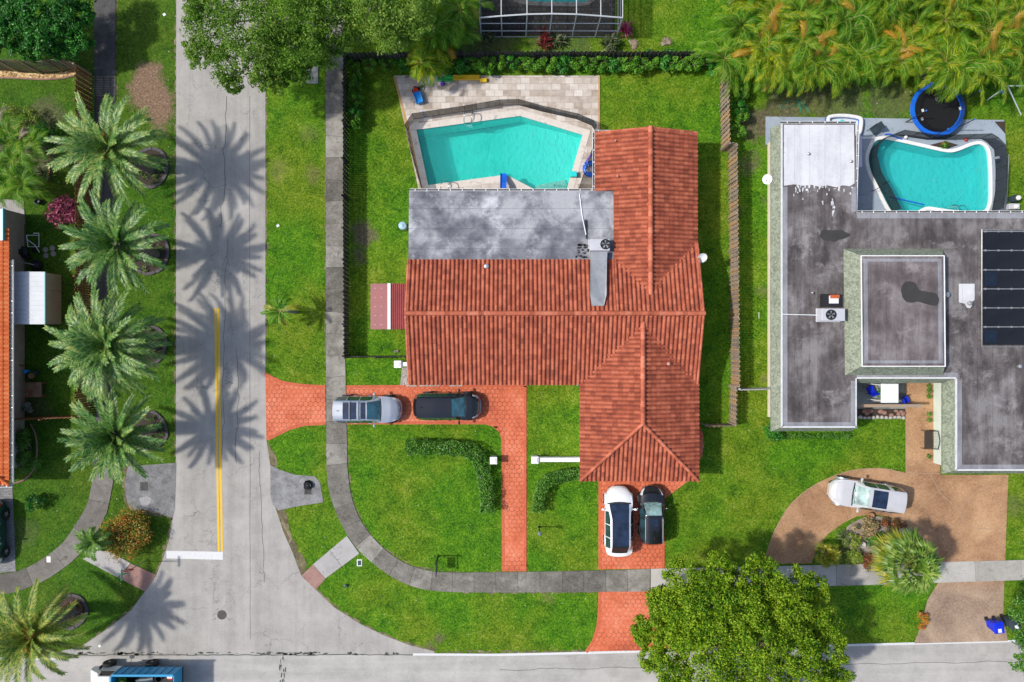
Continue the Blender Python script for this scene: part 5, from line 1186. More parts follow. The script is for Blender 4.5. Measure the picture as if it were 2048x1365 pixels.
    if S.get('rails'):
        for s in (-1, 1):
            y = s * W * S['rw_w'] * .97; mb = MB(); mb.tube([(ws1 - .15, y, rz - .04), (ws1 - .35, y, rz + .05), (0, y, rz + .07), (rw0 + .35, y, rz + .05), (rw0 + .1, y, rz - .04)], .024, 6); mb.build('roof_rail', M[S['rails']], root, world=False)
    for x in S.get('bars', ()):
        mb = MB(); w = W * S['rw_w']; mb.tube([(x, -w, rz + .07), (x, 0, rz + .09), (x, w, rz + .07)], .035, 6); mb.build('crossbar', M['silver_paint'], root, world=False)
    if S.get('fin'): mb = MB(); mb.add([(S['fin'], -.03, rz + .03), (S['fin'], .03, rz + .03), (S['fin'] - .16, 0, rz + .12), (S['fin'] + .12, 0, rz + .03)], [(0, 3, 2), (3, 1, 2), (0, 2, 1)]); mb.build('antenna_fin', M['black_trim'], root, world=False)
    # wipers and number plate recess
    mb = MB()
    for y0 in (-.5, .1): mb.tube([(ws0 - .02, y0, hz + .03), (ws0 - .12, y0 + .48, hz + .11)], .014, 4)
    mb.build('wiper', M['black_trim'], root, world=False)
    mb = MB()
    for s in (-1, 1):
        for a in S.get('handles', (.25, -.75)): mb.obox((a, s * (W + .005), bz - .14), .2, .04, .04)
    for k in range(0, len(mb.v), 8):
        q = MB(); q.add(mb.v[k:k + 8], mb.f[0:6]); q.build('door_handle', M[S.get('handle', 'chrome')], root, world=False)
    if S.get('chrome'):
        w = W; mb = MB(); mb.tube([(f - .30, -w * .80, .62), (f - .06, -w * .52, .60), (f + .015, -w * .2, .60), (f + .015, w * .2, .60), (f - .06, w * .52, .60), (f - .30, w * .80, .62)], .035, 6); mb.build('bumper_trim', M['chrome'], root, world=False)
    return root
R90 = PI / 2
CGR = 'cars on the terracotta drives'
car('silver SUV with roof glass panels and crossbars, parked across the sidewalk on the driveway', 'car', 738, 817, 0.0, dict(L=4.78, W=1.88, hood=1.08, roof=1.72, belt=1.06, ws=(1.02, .22), rw=(-2.12, -2.32), rw_w=.72, rtw=.70, paint='silver_paint', side=((-2.0, -1.25), (-1.2, -.35), (-.3, .55)), roofs=((-1.42, -.98, 5), (-.92, -.48, 5), (-.22, .14, 5)), rails='chrome', bars=(-.95, -.36), fin=-1.72, sill='black_trim', wsm='teal_glass', chrome=True), group=CGR)
car('black minivan parked nose to the walk, ahead of the silver SUV', 'car', 896, 811, 0.0, dict(L=4.62, W=1.90, hood=1.06, roof=1.70, belt=1.08, ws=(1.30, .42), rw=(-2.0, -2.24), rw_w=.74, paint='black_paint', side=((-1.95, -1.15), (-1.1, -.2), (-.15, .75)), wsm='teal_glass', fin=-1.6, chrome=True, handle='black_trim', two_tone=None), group=CGR)
car('white SUV with a long dark glass roof in front of the garage', 'car', 1234, 1037, R90, dict(L=4.80, W=1.94, hood=1.02, roof=1.64, belt=1.02, ws=(1.32, .30), rw=(-1.50, -2.12), rw_w=.70, rtw=.66, paint='white_car_paint', side=((-1.75, -1.0), (-.95, -.1), (-.05, .85)), roofs=((-1.5, .30, 5),), roofname='glass_roof', rfm='roof_glass', wsm='roof_glass', sill='white_car_paint', arch='white_car_paint', mirror='white_car_paint', handles=()), group=CGR)
car('small black SUV with bright roof rails beside the white SUV', 'car', 1299, 1026, R90, dict(L=4.02, W=1.72, hood=1.0, roof=1.58, belt=.98, ws=(.98, .22), rw=(-1.72, -1.94), rw_w=.70, paint='black_paint', side=((-1.6, -1.0), (-.95, -.1), (-.05, .6)), rails='chrome', wsm='clear_windscreen', fin=-1.3, chrome=True, roofs=((-.5, -.05, 6),), handle='black_trim'), group=CGR)
# paper notices behind the small SUV's windscreen
car('white SUV with dark sunroof parked askew on the tan neighbour driveway', 'car', 1720, 986, math.radians(171.5), dict(L=5.02, W=1.90, hood=1.10, roof=1.74, belt=1.08, ws=(1.05, .25), rw=(-2.28, -2.44), rw_w=.74, rtw=.72, paint='champagne_paint', side=((-2.15, -1.45), (-1.15, -.35), (-.3, .55)), roofs=((-.98, .02, 5),), wsm='clear_windscreen', arch='silver_paint', sill='silver_paint', z=.035))
car('dark green car cut off by the left edge, on the grey paver drive', 'car', -6, 1062, -R90, dict(L=4.55, W=1.85, hood=1.0, roof=1.62, belt=1.0, ws=(1.0, .2), rw=(-1.9, -2.12), rw_w=.70, paint='dark_green_paint', side=((-1.7, -1.05), (-1.0, -.15), (-.1, .6)), z=.035))
# landscaping truck on the main road --------------------------------
tl = P(268, 1396); tr_ = thing('landscaping_truck', 'blue landscaping truck with open bed of tools and clippings at the bottom edge', 'truck', (tl.x, tl.y, .016), 0.0)
def loc_(px, py, z): p = P(px, py, z); return Vector((p.x - tl.x, p.y - tl.y, z))
zb_ = 2.15; yN = loc_(0, 1351, zb_).y; xb0, xb1 = loc_(225, 1350, zb_).x, loc_(347, 1350, zb_).x; yS = yN - 2.15
mb = MB(); t_ = .06
mb.box(xb0, xb1, yN - t_, yN, .95, zb_); 
for i in range(9): x = xb0 + (xb1 - xb0) * i / 8; mb.box(x - .03, x + .03, yN, yN + .06, .95, zb_ + .005)
mb.box(xb0, xb1, yN - t_ - .01, yN + .07, zb_, zb_ + .05); mb.build('side_panel', M['truck_blue'], tr_, world=False)
mb = MB(); mb.box(xb0, xb1, yS, yS + t_, .95, zb_ + .05); mb.build('side_panel', M['truck_blue'], tr_, world=False)
mb = MB(); mb.box(xb0, xb0 + t_, yS + t_, yN - t_, .95, zb_ + .25); mb.build('front_panel', M['truck_blue'], tr_, world=False)
mb = MB(); mb.box(xb1 - t_, xb1, yS + t_, yN - t_, .95, zb_ - .1); mb.build('tailgate', M['truck_blue'], tr_, world=False)
mb = MB(); mb.box(xb0 - .1, xb1, yS + .05, yN - .05, .75, .94); mb.build('bed_floor', M['black_trim'], tr_, world=False)
xc0 = loc_(178, 1352, 1.2).x; mb = MB(); xc = xb0 - .08
prof = [(xc, .55), (xc, 2.0), (xc - .15, 2.12), (xc - .95, 2.1), (xc - 1.25, 1.65), (xc0 + .12, 1.18), (xc0, 1.0), (xc0, .55)]
n = len(prof); yc0, yc1 = yS + .12, yN - .10
mb.add([(x, yc0, z) for x, z in prof] + [(x, yc1, z) for x, z in prof], [tuple(range(n)), tuple(range(2 * n - 1, n - 1, -1))] + [(i, i + n, (i + 1) % n + n, (i + 1) % n) for i in range(n)]); mb.build('cab', M['cab_white'], tr_, world=False, bevel=.05)
mb = MB(); mb.add([(xc - 1.0, yc0 + .12, 2.06), (xc - 1.0, yc1 - .12, 2.06), (xc - 1.24, yc1 - .12, 1.69), (xc - 1.24, yc0 + .12, 1.69)], [(0, 3, 2, 1)]); 
for v in range(4): mb.v[v] = (mb.v[v][0] - .012, mb.v[v][1], mb.v[v][2] + .012)
mb.build('windshield', M['dark_glass'], tr_, world=False)
mb = MB(); mb.add([(xc - .2, yc1 + .01, 1.35), (xc - 1.1, yc1 + .01, 1.35), (xc - .92, yc1 + .01, 1.98), (xc - .2, yc1 + .01, 1.98)], [(0, 1, 2, 3)]); mb.build('side_window', M['dark_glass'], tr_, world=False)
mb = MB(); mb.tube([(xc - 1.1, yc1, 1.4), (xc - 1.1, yc1 + .3, 1.5)], .02, 5); mb.obox((xc - 1.1, yc1 + .33, 1.5), .06, .2, .32); mb.build('side_mirror', M['black_trim'], tr_, world=False)
for x in (loc_(220, 0, .4).x, loc_(305, 0, .4).x):
    for y in (yN - .02, yS + .02):
        mb = MB(); s = 1 if y > yS + 1 else -1; mb.lathe([(.24, -.14), (.4, -.14), (.43, -.1), (.43, .1), (.4, .14), (.24, .14)], (x, y, .43), 24, axis='Y'); wh = mb.build('wheel', M['black_rubber'], tr_, world=False, smooth=40)
        mb = MB(); mb.lathe([(.25, .0), (.25, .12 * s), (.1, .08 * s), (.06, .15 * s)], (x, y, .43), 18, axis='Y'); mb.build('rim', M['rim'], wh, world=False)
# load in the bed: things of their own
r = random.Random(3); TG = 'load in the truck bed'
def wl_(px, py, z): return P(px, py, z)
mb = MB(); c = wl_(246, 1366, 1.6)
for i in range(16): clump(mb, (c.x + r.uniform(-.6, .7), c.y + r.uniform(-.7, .35), 1.35 + r.uniform(0, .5)), .3, 90, .13, r)
o = mb.build('clippings_heap', M['hedge_leaf'], origin=(c.x, c.y, .96)); tag(o, 'heap of green clippings in the front of the blue truck bed', 'garden waste', TG)
c = wl_(318, 1354, 1.9); mb = MB(); mb.lathe([(.22, .96), (.23, 1.9), (.26, 1.92), (.26, 1.98), (.2, 1.98), (.2, 1.5), (.05, 1.5)], (c.x, c.y - .12, 0), 20); o = mb.build('barrel', M['black_rubber'], origin=(c.x, c.y, .96), smooth=40); tag(o, 'open black barrel in the rear of the truck bed', 'barrel', TG)
c = wl_(295, 1356, 1.9); mb = MB(); mb.tube([(c.x - .55, c.y - .2, 1.75), (c.x, c.y - .14, 1.8), (c.x + .42, c.y - .05, 1.82)], [.18, .2, .2], 12); o = mb.build('rolled_mat', M['slate_plastic'], origin=(c.x, c.y, .96), smooth=50); tag(o, 'dark rolled mat lying along the truck bed beside the barrel', 'roll', TG)
c = wl_(341, 1352, 1.9); mb = MB(); mb.obox((c.x, c.y - .12, 1.85), .34, .3, .22); b2_ = mb.build('fuel_can', M['red_plastic'], origin=(c.x, c.y, .96), bevel=.03); tag(b2_, 'red fuel can in the rear corner of the truck bed', 'can', TG); mb = MB(); mb.obox((c.x, c.y - .04, 2.0), .34, .16, .06); mb.build('lid', M['white_paint'], b2_)
c = wl_(284, 1366, 1.6); mb = MB(); mb.obox((c.x, c.y, 1.5), .7, .6, .4, .2); mb.obox((c.x + .1, c.y - .02, 1.75), .4, .35, .12, .3); o = mb.build('tool_box', M['slate_plastic'], origin=(c.x, c.y, .96), bevel=.03); tag(o, 'grey blue tool box in the middle of the truck bed', 'box', TG)
# ------------------------------------------------------------------ fences
def picket_fence(name, label, pts, h, mat, z0=0.0, pw=.14, gap=.012, side=1, group=None, hfun=None, two_sided=True, seed=0, rails=True, posts=2.4):
    r = random.Random(seed); pl = [P(a, b).xy for a, b in pts] if pts[0][0] is not None else pts
    c = pl[0]; root = thing(name, label, 'fence', (c.x, c.y, 0), group=group); mb = MB(); rb = MB(); s0 = 0.0; pk = []
    for a, b in zip(pl, pl[1:]):
        L = (b - a).length; d = (b - a) / L; nn = Vector((-d.y, d.x)); n = max(1, int(L / (pw + gap))); ang = math.atan2(d.y, d.x)
        for i in range(n):
            q = a + d * ((i + .5) * L / n); hh = (hfun(s0 + (i + .5) * L / n) if hfun else h) + r.uniform(-.02, .02); off = nn * (side * (.03 if i % 2 else -.03) if two_sided else side * .03)
            p = Vector((q.x + off.x, q.y + off.y, z0 + hh / 2)); mb.obox(p, pw, .022, hh, ang + r.uniform(-.02, .02), tilt=('X', r.uniform(-.015, .015)))
        if rails:
            for zz in (.35, h * .55, h - .3): rb.add([(a.x + nn.x * u, a.y + nn.y * u, z0 + zz + v) for u, v in ((-.018, -.04), (.018, -.04), (.018, .04), (-.018, .04))] + [(b.x + nn.x * u, b.y + nn.y * u, z0 + zz + v) for u, v in ((-.018, -.04), (.018, -.04), (.018, .04), (-.018, .04))], [(0, 1, 5, 4), (1, 2, 6, 5), (2, 3, 7, 6), (3, 0, 4, 7)])
        m = max(1, round(L / posts))
        for i in range(m + 1): q = a + d * (L * i / m); pk.append((q, nn, ang))
        s0 += L
    mb.build('picket_panel', M[mat], root)
    if rails: rb.build('rail', M[mat], root)
    for q, nn, ang in pk:
        pb = MB(); pb.obox((q.x - nn.x * side * .07, q.y - nn.y * side * .07, z0 + (h + .04) / 2), .09, .09, h + .04, ang); pb.obox((q.x - nn.x * side * .07, q.y - nn.y * side * .07, z0 + h + .05), .11, .11, .03, ang); pb.build('post', M[mat], root)
    return root
picket_fence('picket_fence', 'dark picket fence along the sidewalk on the west side of the pool yard', [(697, 110), (697, 400), (698, 712)], 1.5, 'dark_wood', side=1, seed=1)
picket_fence('picket_fence', 'short dark picket fence from the west fence corner to the tiled house', [(699, 713), (818, 713)], 1.35, 'dark_wood', side=1, seed=2)
picket_fence('picket_fence', 'dark picket fence behind the pool terrace along the row of hedge shrubs', [(700, 126), (1000, 124), (1435, 124)], 1.7, 'dark_wood', side=-1, seed=3)
picket_fence('picket_fence', 'weathered grey picket fence on the east side of the tiled house', [(1440, 148), (1443, 300), (1457, 304), (1462, 770)], 1.85, 'weathered_wood', side=1, seed=4, gap=.02)
picket_fence('picket_fence', 'lower grey picket fence section at the front end of the east fence', [(1460, 772), (1459, 845)], 1.45, 'weathered_wood', side=1, seed=5)
picket_fence('picket_fence', 'grey wooden gate fence between the garage corner and the east fence', [(1402, 849), (1458, 848)], 1.3, 'weathered_wood', side=-1, seed=6)
picket_fence('plastic_fence', 'pale grey fence between the east fence and the neighbour wall', [(1466, 778), (1536, 776)], 1.35, 'grey_pvc', side=-1, seed=7, pw=.1)
picket_fence('picket_fence', 'brown picket fence between the left yard and the dark path', [(184, 150), (184, 420), (183, 832)], 1.83, 'brown_wood', side=1, seed=8, gap=.025)
picket_fence('picket_fence', 'short brown fence from the left house to the long brown fence', [(30, 836), (182, 831)], 1.4, 'brown_wood', side=1, seed=9)
picket_fence('picket_fence', 'grey picket fence with a wavy top edge behind the gravel strip', [(-60, 136), (0, 139), (40, 143), (85, 146), (125, 142), (150, 138), (184, 149)], 2.0, 'weathered_wood', side=1, seed=10, hfun=lambda s: 1.85 + .28 * math.sin(s * 1.25 + 2.2), pw=.09)
mb = MB(); mb.prism(smoothpoly(PX([(-60, 138), (0, 141), (40, 145), (85, 148), (125, 145), (146, 141), (150, 152), (120, 157), (80, 158), (30, 156), (-60, 154)]), 4), -.1, .03)
t = NT('golden_gravel'); k = t.voro(t.geo(), 9, 'F1', 1, 'Color'); t.fin(t.ramp(t.sep(k)[0], [(.1, (.18, .10, .04)), (.5, (.45, .28, .11)), (.9, (.66, .50, .28))]), .9); t.bump(t.voro(t.geo(), 9), .8, .03)
struct('gravel_strip', mb, M['golden_gravel'])
c = P(70, 158); mb = MB(); mb.tube([(*p, .04) for p in smoothpoly(PX([(-60, 155), (30, 157), (80, 159.5), (120, 158), (150, 152)]), 5, False)], .06, 6); tag(mb.build('garden_edging', pm('pink_edging', (.30, .17, .14), .3, 4, .85), origin=(c.x, c.y, 0)), 'low pinkish edging along the golden gravel strip', 'edging')
c = P(74, 890); mb = MB(); mb.tube([(*p, .06) for p in smoothpoly(PX([(62, 848), (72, 870), (75, 900), (70, 935), (52, 958), (25, 968)]), 5, False)], .06, 6); tag(mb.build('garden_edging', M['pink_edging'], origin=(c.x, c.y, 0)), 'curved low edging around the dark bush below the left house', 'edging')

# mesh pool fences
screenmat('pool_mesh', (.02, .022, .024), .78); screenmat('screen_mesh', (.012, .013, .014), .42); screenmat('net_mesh', (.02, .02, .02), .45)
def mesh_fence(label, pts, h, curve=False, step=.9):
    pl = PX(pts); c = pl[len(pl) // 2]
    if curve: pl = smoothpoly(pl, 4, False)
    root = thing('pool_fence', label, 'fence', (c.x, c.y, .05)); mb = MB(); n = len(pl)
    mb.add([(p.x, p.y, .07) for p in pl] + [(p.x, p.y, h) for p in pl], [(i, i + 1, n + i + 1, n + i) for i in range(n - 1)]); mb.build('mesh_panel', M['pool_mesh'], root)
    rb = MB(); rb.tube([(p.x, p.y, h) for p in pl], .014, 5); rb.build('top_cord', M['black_plastic'], root)
    rb = MB(); rb.tube([(p.x, p.y, .075) for p in pl], .012, 5); rb.build('bottom_cord', M['black_plastic'], root)
    for a, b in zip(pl, pl[1:]):
        L = (b - a).length; m = max(1, round(L / step))
        for i in range(m): q = a.lerp(b, i / m); pb = MB(); pb.tube([(q.x, q.y, .04), (q.x, q.y, h + .03)], .016, 6); pb.build('pole', M['black_plastic'], root)
    return root
fa = mesh_fence('black mesh pool fence along the back and left of the five sided pool', [(846, 382), (826, 311), (815, 260), (829, 239), (930, 224), (1000, 212), (1037, 211), (1084, 224), (1152, 239), (1183, 252), (1190, 262)], 1.2)
mesh_fence('black mesh pool fence between the five sided pool and the tiled roof', [(1189, 284), (1172, 335), (1154, 388)], 1.2)
for (x, y), m_ in (((930, 224), 'white_metal'), ((850, 236), 'sky_plastic')): q = P(x, y); mb = MB(); mb.tube([(q.x, q.y + .03, .05), (q.x, q.y + .03, 1.28)], .035, 6); mb.build('gate_post', M[m_], fa)
mesh_fence('black mesh fence around the kidney shaped pool of the flat roofed house', [(1783, 424), (1765, 388), (1744, 352), (1736, 320), (1740, 300), (1756, 284), (1790, 271), (1850, 280), (1900, 280), (1960, 278), (1972, 285), (1987, 300), (1990, 340), (1989, 385), (1982, 424)], 1.2)
# handrails
def rail(label, pts3, parent=None, r=.022, name='handrail', mat='chrome'):
    c = pts3[0]; mb = MB(); mb.tube(pts3, r, 8); o = mb.build(name, M[mat], origin=(c[0], c[1], .05), smooth=60); return tag(o, label, 'handrail')
def ladder(label, px, py, ang, zt=.75):
    c = P(px, py); d = Vector((math.cos(ang), math.sin(ang), 0)); s = Vector((-d.y, d.x, 0)); root = thing('pool_ladder', label, 'ladder', (c.x, c.y, .05))
    for q in (-.26, .26):
        b = Vector((c.x, c.y, .05)) + s * q; mb = MB(); mb.tube([b - d * .55, b - d * .55 + Vector((0, 0, .5)), b - d * .4 + Vector((0, 0, zt - .04)), b - d * .12 + Vector((0, 0, zt)), b + d * .12 + Vector((0, 0, zt - .15)), b + d * .2 + Vector((0, 0, .2)), b + d * .2 - Vector((0, 0, .9))], .032, 7); mb.build('side_rail', M['chrome'], root, smooth=60)
    for z in (-.2, -.5): mb = MB(); mb.obox(Vector((c.x, c.y, z)) + d * .2, .1, .52, .03, ang); mb.build('step', M['white_paint'], root)
    return root
ladder('chrome ladder at the back edge of the five sided pool', 937, 243, math.radians(-98))
ladder('chrome ladder at the front edge of the five sided pool by the flat roof', 893, 370, math.radians(82))
p0 = P(1108, 380); rail('thin chrome grab rail over the steps of the five sided pool', [(p0.x, p0.y - .4, .04), (p0.x, p0.y - .4, .8), (p0.x, p0.y + .2, .8), (p0.x, p0.y + .4, .1), (p0.x, p0.y + .4, -.6)])
p0 = P(1757, 373); rail('grab rail at the left steps of the kidney shaped pool', [(p0.x - .5, p0.y - .35, .05), (p0.x - .5, p0.y - .35, .8), (p0.x + .3, p0.y + .15, .8), (p0.x + .45, p0.y + .25, -.5)], mat='dark_metal')
ladder('white stepped ladder at the lower edge of the kidney shaped pool', 1912, 417, math.radians(85), .6)

# ------------------------------------------------------------------ roof equipment and dishes
def ac_unit(label, px, py, z0, wx, wy, h, fanpx, fz=None):
    c = P(px, py, z0 + h); root = thing('air_conditioner', label, 'air conditioner', (c.x, c.y, z0)); mb = MB(); mb.box(c.x - wx / 2, c.x + wx / 2, c.y - wy / 2, c.y + wy / 2, z0 + .08, z0 + h); mb.box(c.x - wx / 2 - .05, c.x + wx / 2 + .05, c.y - wy / 2 - .05, c.y + wy / 2 + .05, z0 - .02, z0 + .08)
    mb.build('casing', pm('ac_grey', (.50, .50, .54), .1, 2, .5), root, bevel=.02); f = P(*fanpx, z0 + h); mb = MB(); R_ = .34
    mb.lathe([(R_, z0 + h - .01), (R_, z0 + h + .03), (R_ - .03, z0 + h + .03), (R_ - .04, z0 + h + .008), (.02, z0 + h + .006)], (f.x, f.y, 0), 26); fg = mb.build('fan_grille', M['black_plastic'], root)
    mb = MB()
    for k in range(5): a = k * 2 * PI / 5; mb.add([(f.x + math.cos(a) * .06, f.y + math.sin(a) * .06, z0 + h + .012), (f.x + math.cos(a + .1) * .27, f.y + math.sin(a + .1) * .27, z0 + h + .012), (f.x + math.cos(a + .6) * .27, f.y + math.sin(a + .6) * .27, z0 + h + .022), (f.x + math.cos(a + .7) * .06, f.y + math.sin(a + .7) * .06, z0 + h + .022)], [(0, 1, 2, 3)])
    mb.build('fan_blade', M['galvanised'], fg)
    mb = MB()
    for rr in (.1, .18, .26, .33): mb.tube([(f.x + rr * math.cos(a), f.y + rr * math.sin(a), z0 + h + .045) for a in [2 * PI * q / 20 for q in range(21)]], .006, 4)
    mb.build('guard', M['dark_metal'], fg); return root
a1 = ac_unit('grey rooftop air conditioner with one fan on the corner of the grey flat roof', 1200, 490, 2.85, 1.28, .76, .62, (1211, 489))
mb = MB(); q = [P(1180, 501, 3.55), P(1214, 501, 3.55), P(1213, 520, 3.5), P(1182, 520, 3.5)]
def sub_t(p): return Vector((p.x, p.y, 0))
q = [(1181, 503, 3.4), (1215, 503, 3.4), (1214, 520, 3.42), (1213, 570, 3.9), (1213, 590, 4.05), (1208, 612, 4.12), (1184, 612, 4.12), (1181, 590, 4.05), (1181, 570, 3.9), (1182, 520, 3.42)]
tops = [P(*v) for v in q]; n = len(tops); mb.add([tuple(v) for v in tops] + [(v.x, v.y, v.z - .55) for v in tops], [(0, 9, 8, 7, 6, 5, 4, 3, 2, 1)] + [(i, (i + 1) % n, (i + 1) % n + n, i + n) for i in range(n)])
mb.build('duct', pm('duct_metal', (.36, .37, .39), .3, 1.2, .5, .3, fine=.3), a1)
a2 = ac_unit('lilac grey rooftop air conditioner beside the raised block of the dark roof', 1667, 630, 3.15, 1.5, .80, .8, (1662, 630))
mb = MB(); c = P(1664, 601, 3.7); mb.box(c.x - .55, c.x + .6, c.y - .42, c.y + .42, 3.15, 3.6); d_ = mb.build('duct', M['dark_metal'], a2); mb = MB(); mb.box(c.x - .15, c.x + .45, c.y - .2, c.y + .3, 3.6, 3.66); mb.build('duct_cover', M['white_metal'], d_); mb = MB(); mb.box(c.x - .1, c.x + .5, c.y + .12, c.y + .36, 3.62, 3.69); mb.build('rust_plate', pm('rust', (.45, .10, .03), .3, 4, .8), d_)
mb = MB(); mb.tube([P(1566, 629, 3.3), P(1645, 631, 3.3), P(1645, 631, 3.5)], .03, 6); tag(mb.build('drain_pipe', M['white_metal'], origin=P(1605, 630, 3.3)), 'thin white pipe crossing the dark roof to the lilac grey air conditioner', 'pipe')
def dish(label, px, py, z, az, R=.36, elev=.75, foot=None):
    c = P(px, py, z); root = thing('satellite_dish', label, 'satellite dish', (c.x, c.y, z - .5)); d = Vector((math.cos(az) * math.cos(elev), math.sin(az) * math.cos(elev), math.sin(elev))); S = d.orthogonal().normalized(); U = d.cross(S); mb = MB(); vs = []; fs = []; nn = 22
    for i, q in enumerate((0.02, .35, .7, 1.0)):
        for j in range(nn): a = 2 * PI * j / nn; vs.append(c + (S * math.cos(a) + U * math.sin(a)) * R * q + d * (q * q * .09 - .05))
    for i in range(3): fs += [(i * nn + j, i * nn + (j + 1) % nn, (i + 1) * nn + (j + 1) % nn, (i + 1) * nn + j) for j in range(nn)]
    fs.append(tuple(range(nn))); mb.add(vs, fs); mb.build('reflector', M['white_metal'], root, smooth=60)
    mb = MB(); t = foot or (c - d * .1 - Vector((0, 0, .5))); mb.tube([t, c - d * .15 - Vector((0, 0, .15)), c - d * .05], .022, 6); mb.build('mast', M['galvanised'], root)
    mb = MB(); e = c + d * .42 - U * .1; mb.tube([c - U * R * .9, e], .012, 5); mb.obox(e, .06, .06, .1); mb.build('feed_arm', M['galvanised'], root); return root
dish('white satellite dish on the east eave of the tiled roof', 1404, 516, 3.0, math.radians(-80), .34, 1.0, P(1390, 512, 2.72))
dish('white satellite dish on the west wall of the flat roofed house', 1535, 359, 2.4, math.radians(200), .33, .9, P(1540, 352, 2.2))
# solar panels
random.seed(2)
SG = 'solar heating panels in the row on the dark roof'
lab6 = ['northernmost black solar panel on the dark roof', 'second black solar panel from the north on the dark roof', 'black solar panel with a square hatch outline, third from the north', 'black solar panel south of the one with the hatch outline', 'plain black solar panel, second from the south on the dark roof', 'southernmost black solar panel, over a dark oval stain']
ys = [463, 501, 540, 578, 616, 654, 692]
for i in range(6):
    a, b = P(1968, ys[i] + 1.5, 3.4), P(2330, ys[i + 1] - 1.5, 3.4); root = thing('solar_panel', lab6[i], 'solar panel', ((a.x + 33.5) / 2, (a.y + b.y) / 2, 3.2), group=SG); mb = MB(); mb.box(a.x, b.x, b.y, a.y, 3.30, 3.38); mb.build('absorber', M['solar_black'], root)
    mb = MB(); mb.tube([(a.x - .05, a.y + .04, 3.38), (b.x, a.y + .04, 3.38)], .03, 6)
    for k in range(12): mb.obox((a.x + .1 + k * .85, a.y + .04, 3.38), .08, .12, .1)
    mb.build('header_pipe', M['galvanised'], root)
    if i in (2, 5): q = P(1982, (ys[i] + ys[i + 1]) / 2, 3.4); mb = MB(); mb.box(q.x - .38, q.x + .38, q.y - .42, q.y + .42, 3.381, 3.386); mb.build('hatch_outline', pm('hatch_blue', (.012, .02, .035), .3, 3, .3), root)
a, b = P(1966, 459, 3.4), P(1966, 694, 3.4); mb = MB(); mb.tube([(a.x, a.y, 3.3), (b.x, b.y, 3.3), (b.x + 10, b.y, 3.3)], .035, 6); mb.tube([(a.x, a.y, 3.3), (a.x + 10, a.y, 3.3)], .03, 6); tag(mb.build('supply_pipe', M['galvanised'], origin=(a.x, a.y, 3.2)), 'grey pipe framing the row of black solar panels', 'pipe')

# ------------------------------------------------------------------ sheds, walls, posts
rs = thing('garden_shed', 'low red metal roofed shed against the west side of the tiled house', 'shed', (*P(778, 613).xy, 0))
x0, x1, xm = P(741, 0, 2.0).x, P(822, 0, 2.0).x, P(777, 0, 2.25).x; yb, yt = P(0, 659, 2.0).y, P(0, 568, 2.0).y
def rsz(x): return 2.0 + .25 * (1 - abs(x - xm) / (xm - x0)) if x < xm else 2.25 - .12 * (x - xm)
mb = MB(); mb.add([(x0, yb, 2.0), (xm, yb, 2.25), (xm, yt, 2.25), (x0, yt, 2.0), (x0, yb, 1.95), (xm, yb, 2.2), (xm, yt, 2.2), (x0, yt, 1.95)], [(0, 1, 2, 3), (0, 4, 5, 1), (2, 6, 7, 3), (3, 7, 4, 0)]); mb.build('roof_panel', M['red_metal'], rs)
mb = MB(); xs_ = [xm + (x1 - xm) * i / 44 for i in range(45)]; zs_ = [2.24 - .10 * (x - xm) + (.03 if i % 4 < 2 else 0) for i, x in enumerate(xs_)]
mb.add([(x, yb, z) for x, z in zip(xs_, zs_)] + [(x, yt, z) for x, z in zip(xs_, zs_)], [(i, i + 1, 46 + i, 45 + i) for i in range(44)]); mb.build('corrugated_panel', pm('dark_red_metal', (.25, .045, .045), .15, 2, .55), rs)
mb = MB(); mb.box(xm - .06, xm + .14, yb - .01, yt + .01, 2.24, 2.29); mb.build('ridge_strip', M['white_paint'], rs)
mb = MB(); mb.box(x0 + .1, x1, yb + .1, yt - .1, 0, 1.98); mb.build('wall', M['white_stucco'], rs)
mb = MB()
for i in range(5):
    for j in (.25, .6): q = Vector((x0 + (xm - x0) * j, yb + (yt - yb) * (i + .5) / 5, 2.0 + .25 * j + .004)); mb.obox(q, .04, .04, .012)
mb.build('screw_heads', M['white_metal'], rs)
ws = thing('metal_shed', 'white metal shed with teal trim and beige doors beside the left house', 'shed', (*P(90, 600).xy, 0)); xe = P(124, 0).x; xw = -34.1; yt, yb = P(0, 544, 1.8).y, P(0, 649, 1.8).y; zr1, zr0 = 1.78, 1.98
mb = MB(); k = 11
for i in range(k):
    a, b = yb + (yt - yb) * i / k, yb + (yt - yb) * (i + 1) / k
    mb.add([(xw, a, zr0), (xe + .02, a, zr1), (xe + .02, b - .03, zr1), (xw, b - .03, zr0), (xw, b - .025, zr0 + .03), (xe + .02, b - .025, zr1 + .03), (xw, b, zr0 + .03), (xe + .02, b, zr1 + .03)], [(0, 1, 2, 3), (3, 2, 5, 4), (4, 5, 7, 6)])
mb.build('roof', pm('shed_roof_white', (.58, .59, .62), .08, 1.5, .5), ws)
mb = MB(); mb.box(xe + .0, xe + .06, yb, yt, zr1 - .06, zr1 + .035); mb.build('trim', M['teal_trim'], ws); mb = MB(); mb.box(xw + .05, xe - .04, yb + .04, yt - .04, 0, 1.74); mb.build('wall', pm('shed_beige', (.40, .37, .29), .12, 1.5, .6), ws)
for i in range(3): a, b = yb + .06 + (yt - yb - .12) * i / 3, yb + .06 + (yt - yb - .12) * (i + 1) / 3; mb = MB(); mb.box(xe - .04, xe - .01, a + .02, b - .02, .06, 1.7); mb.build('door_panel', M['shed_beige'], ws)
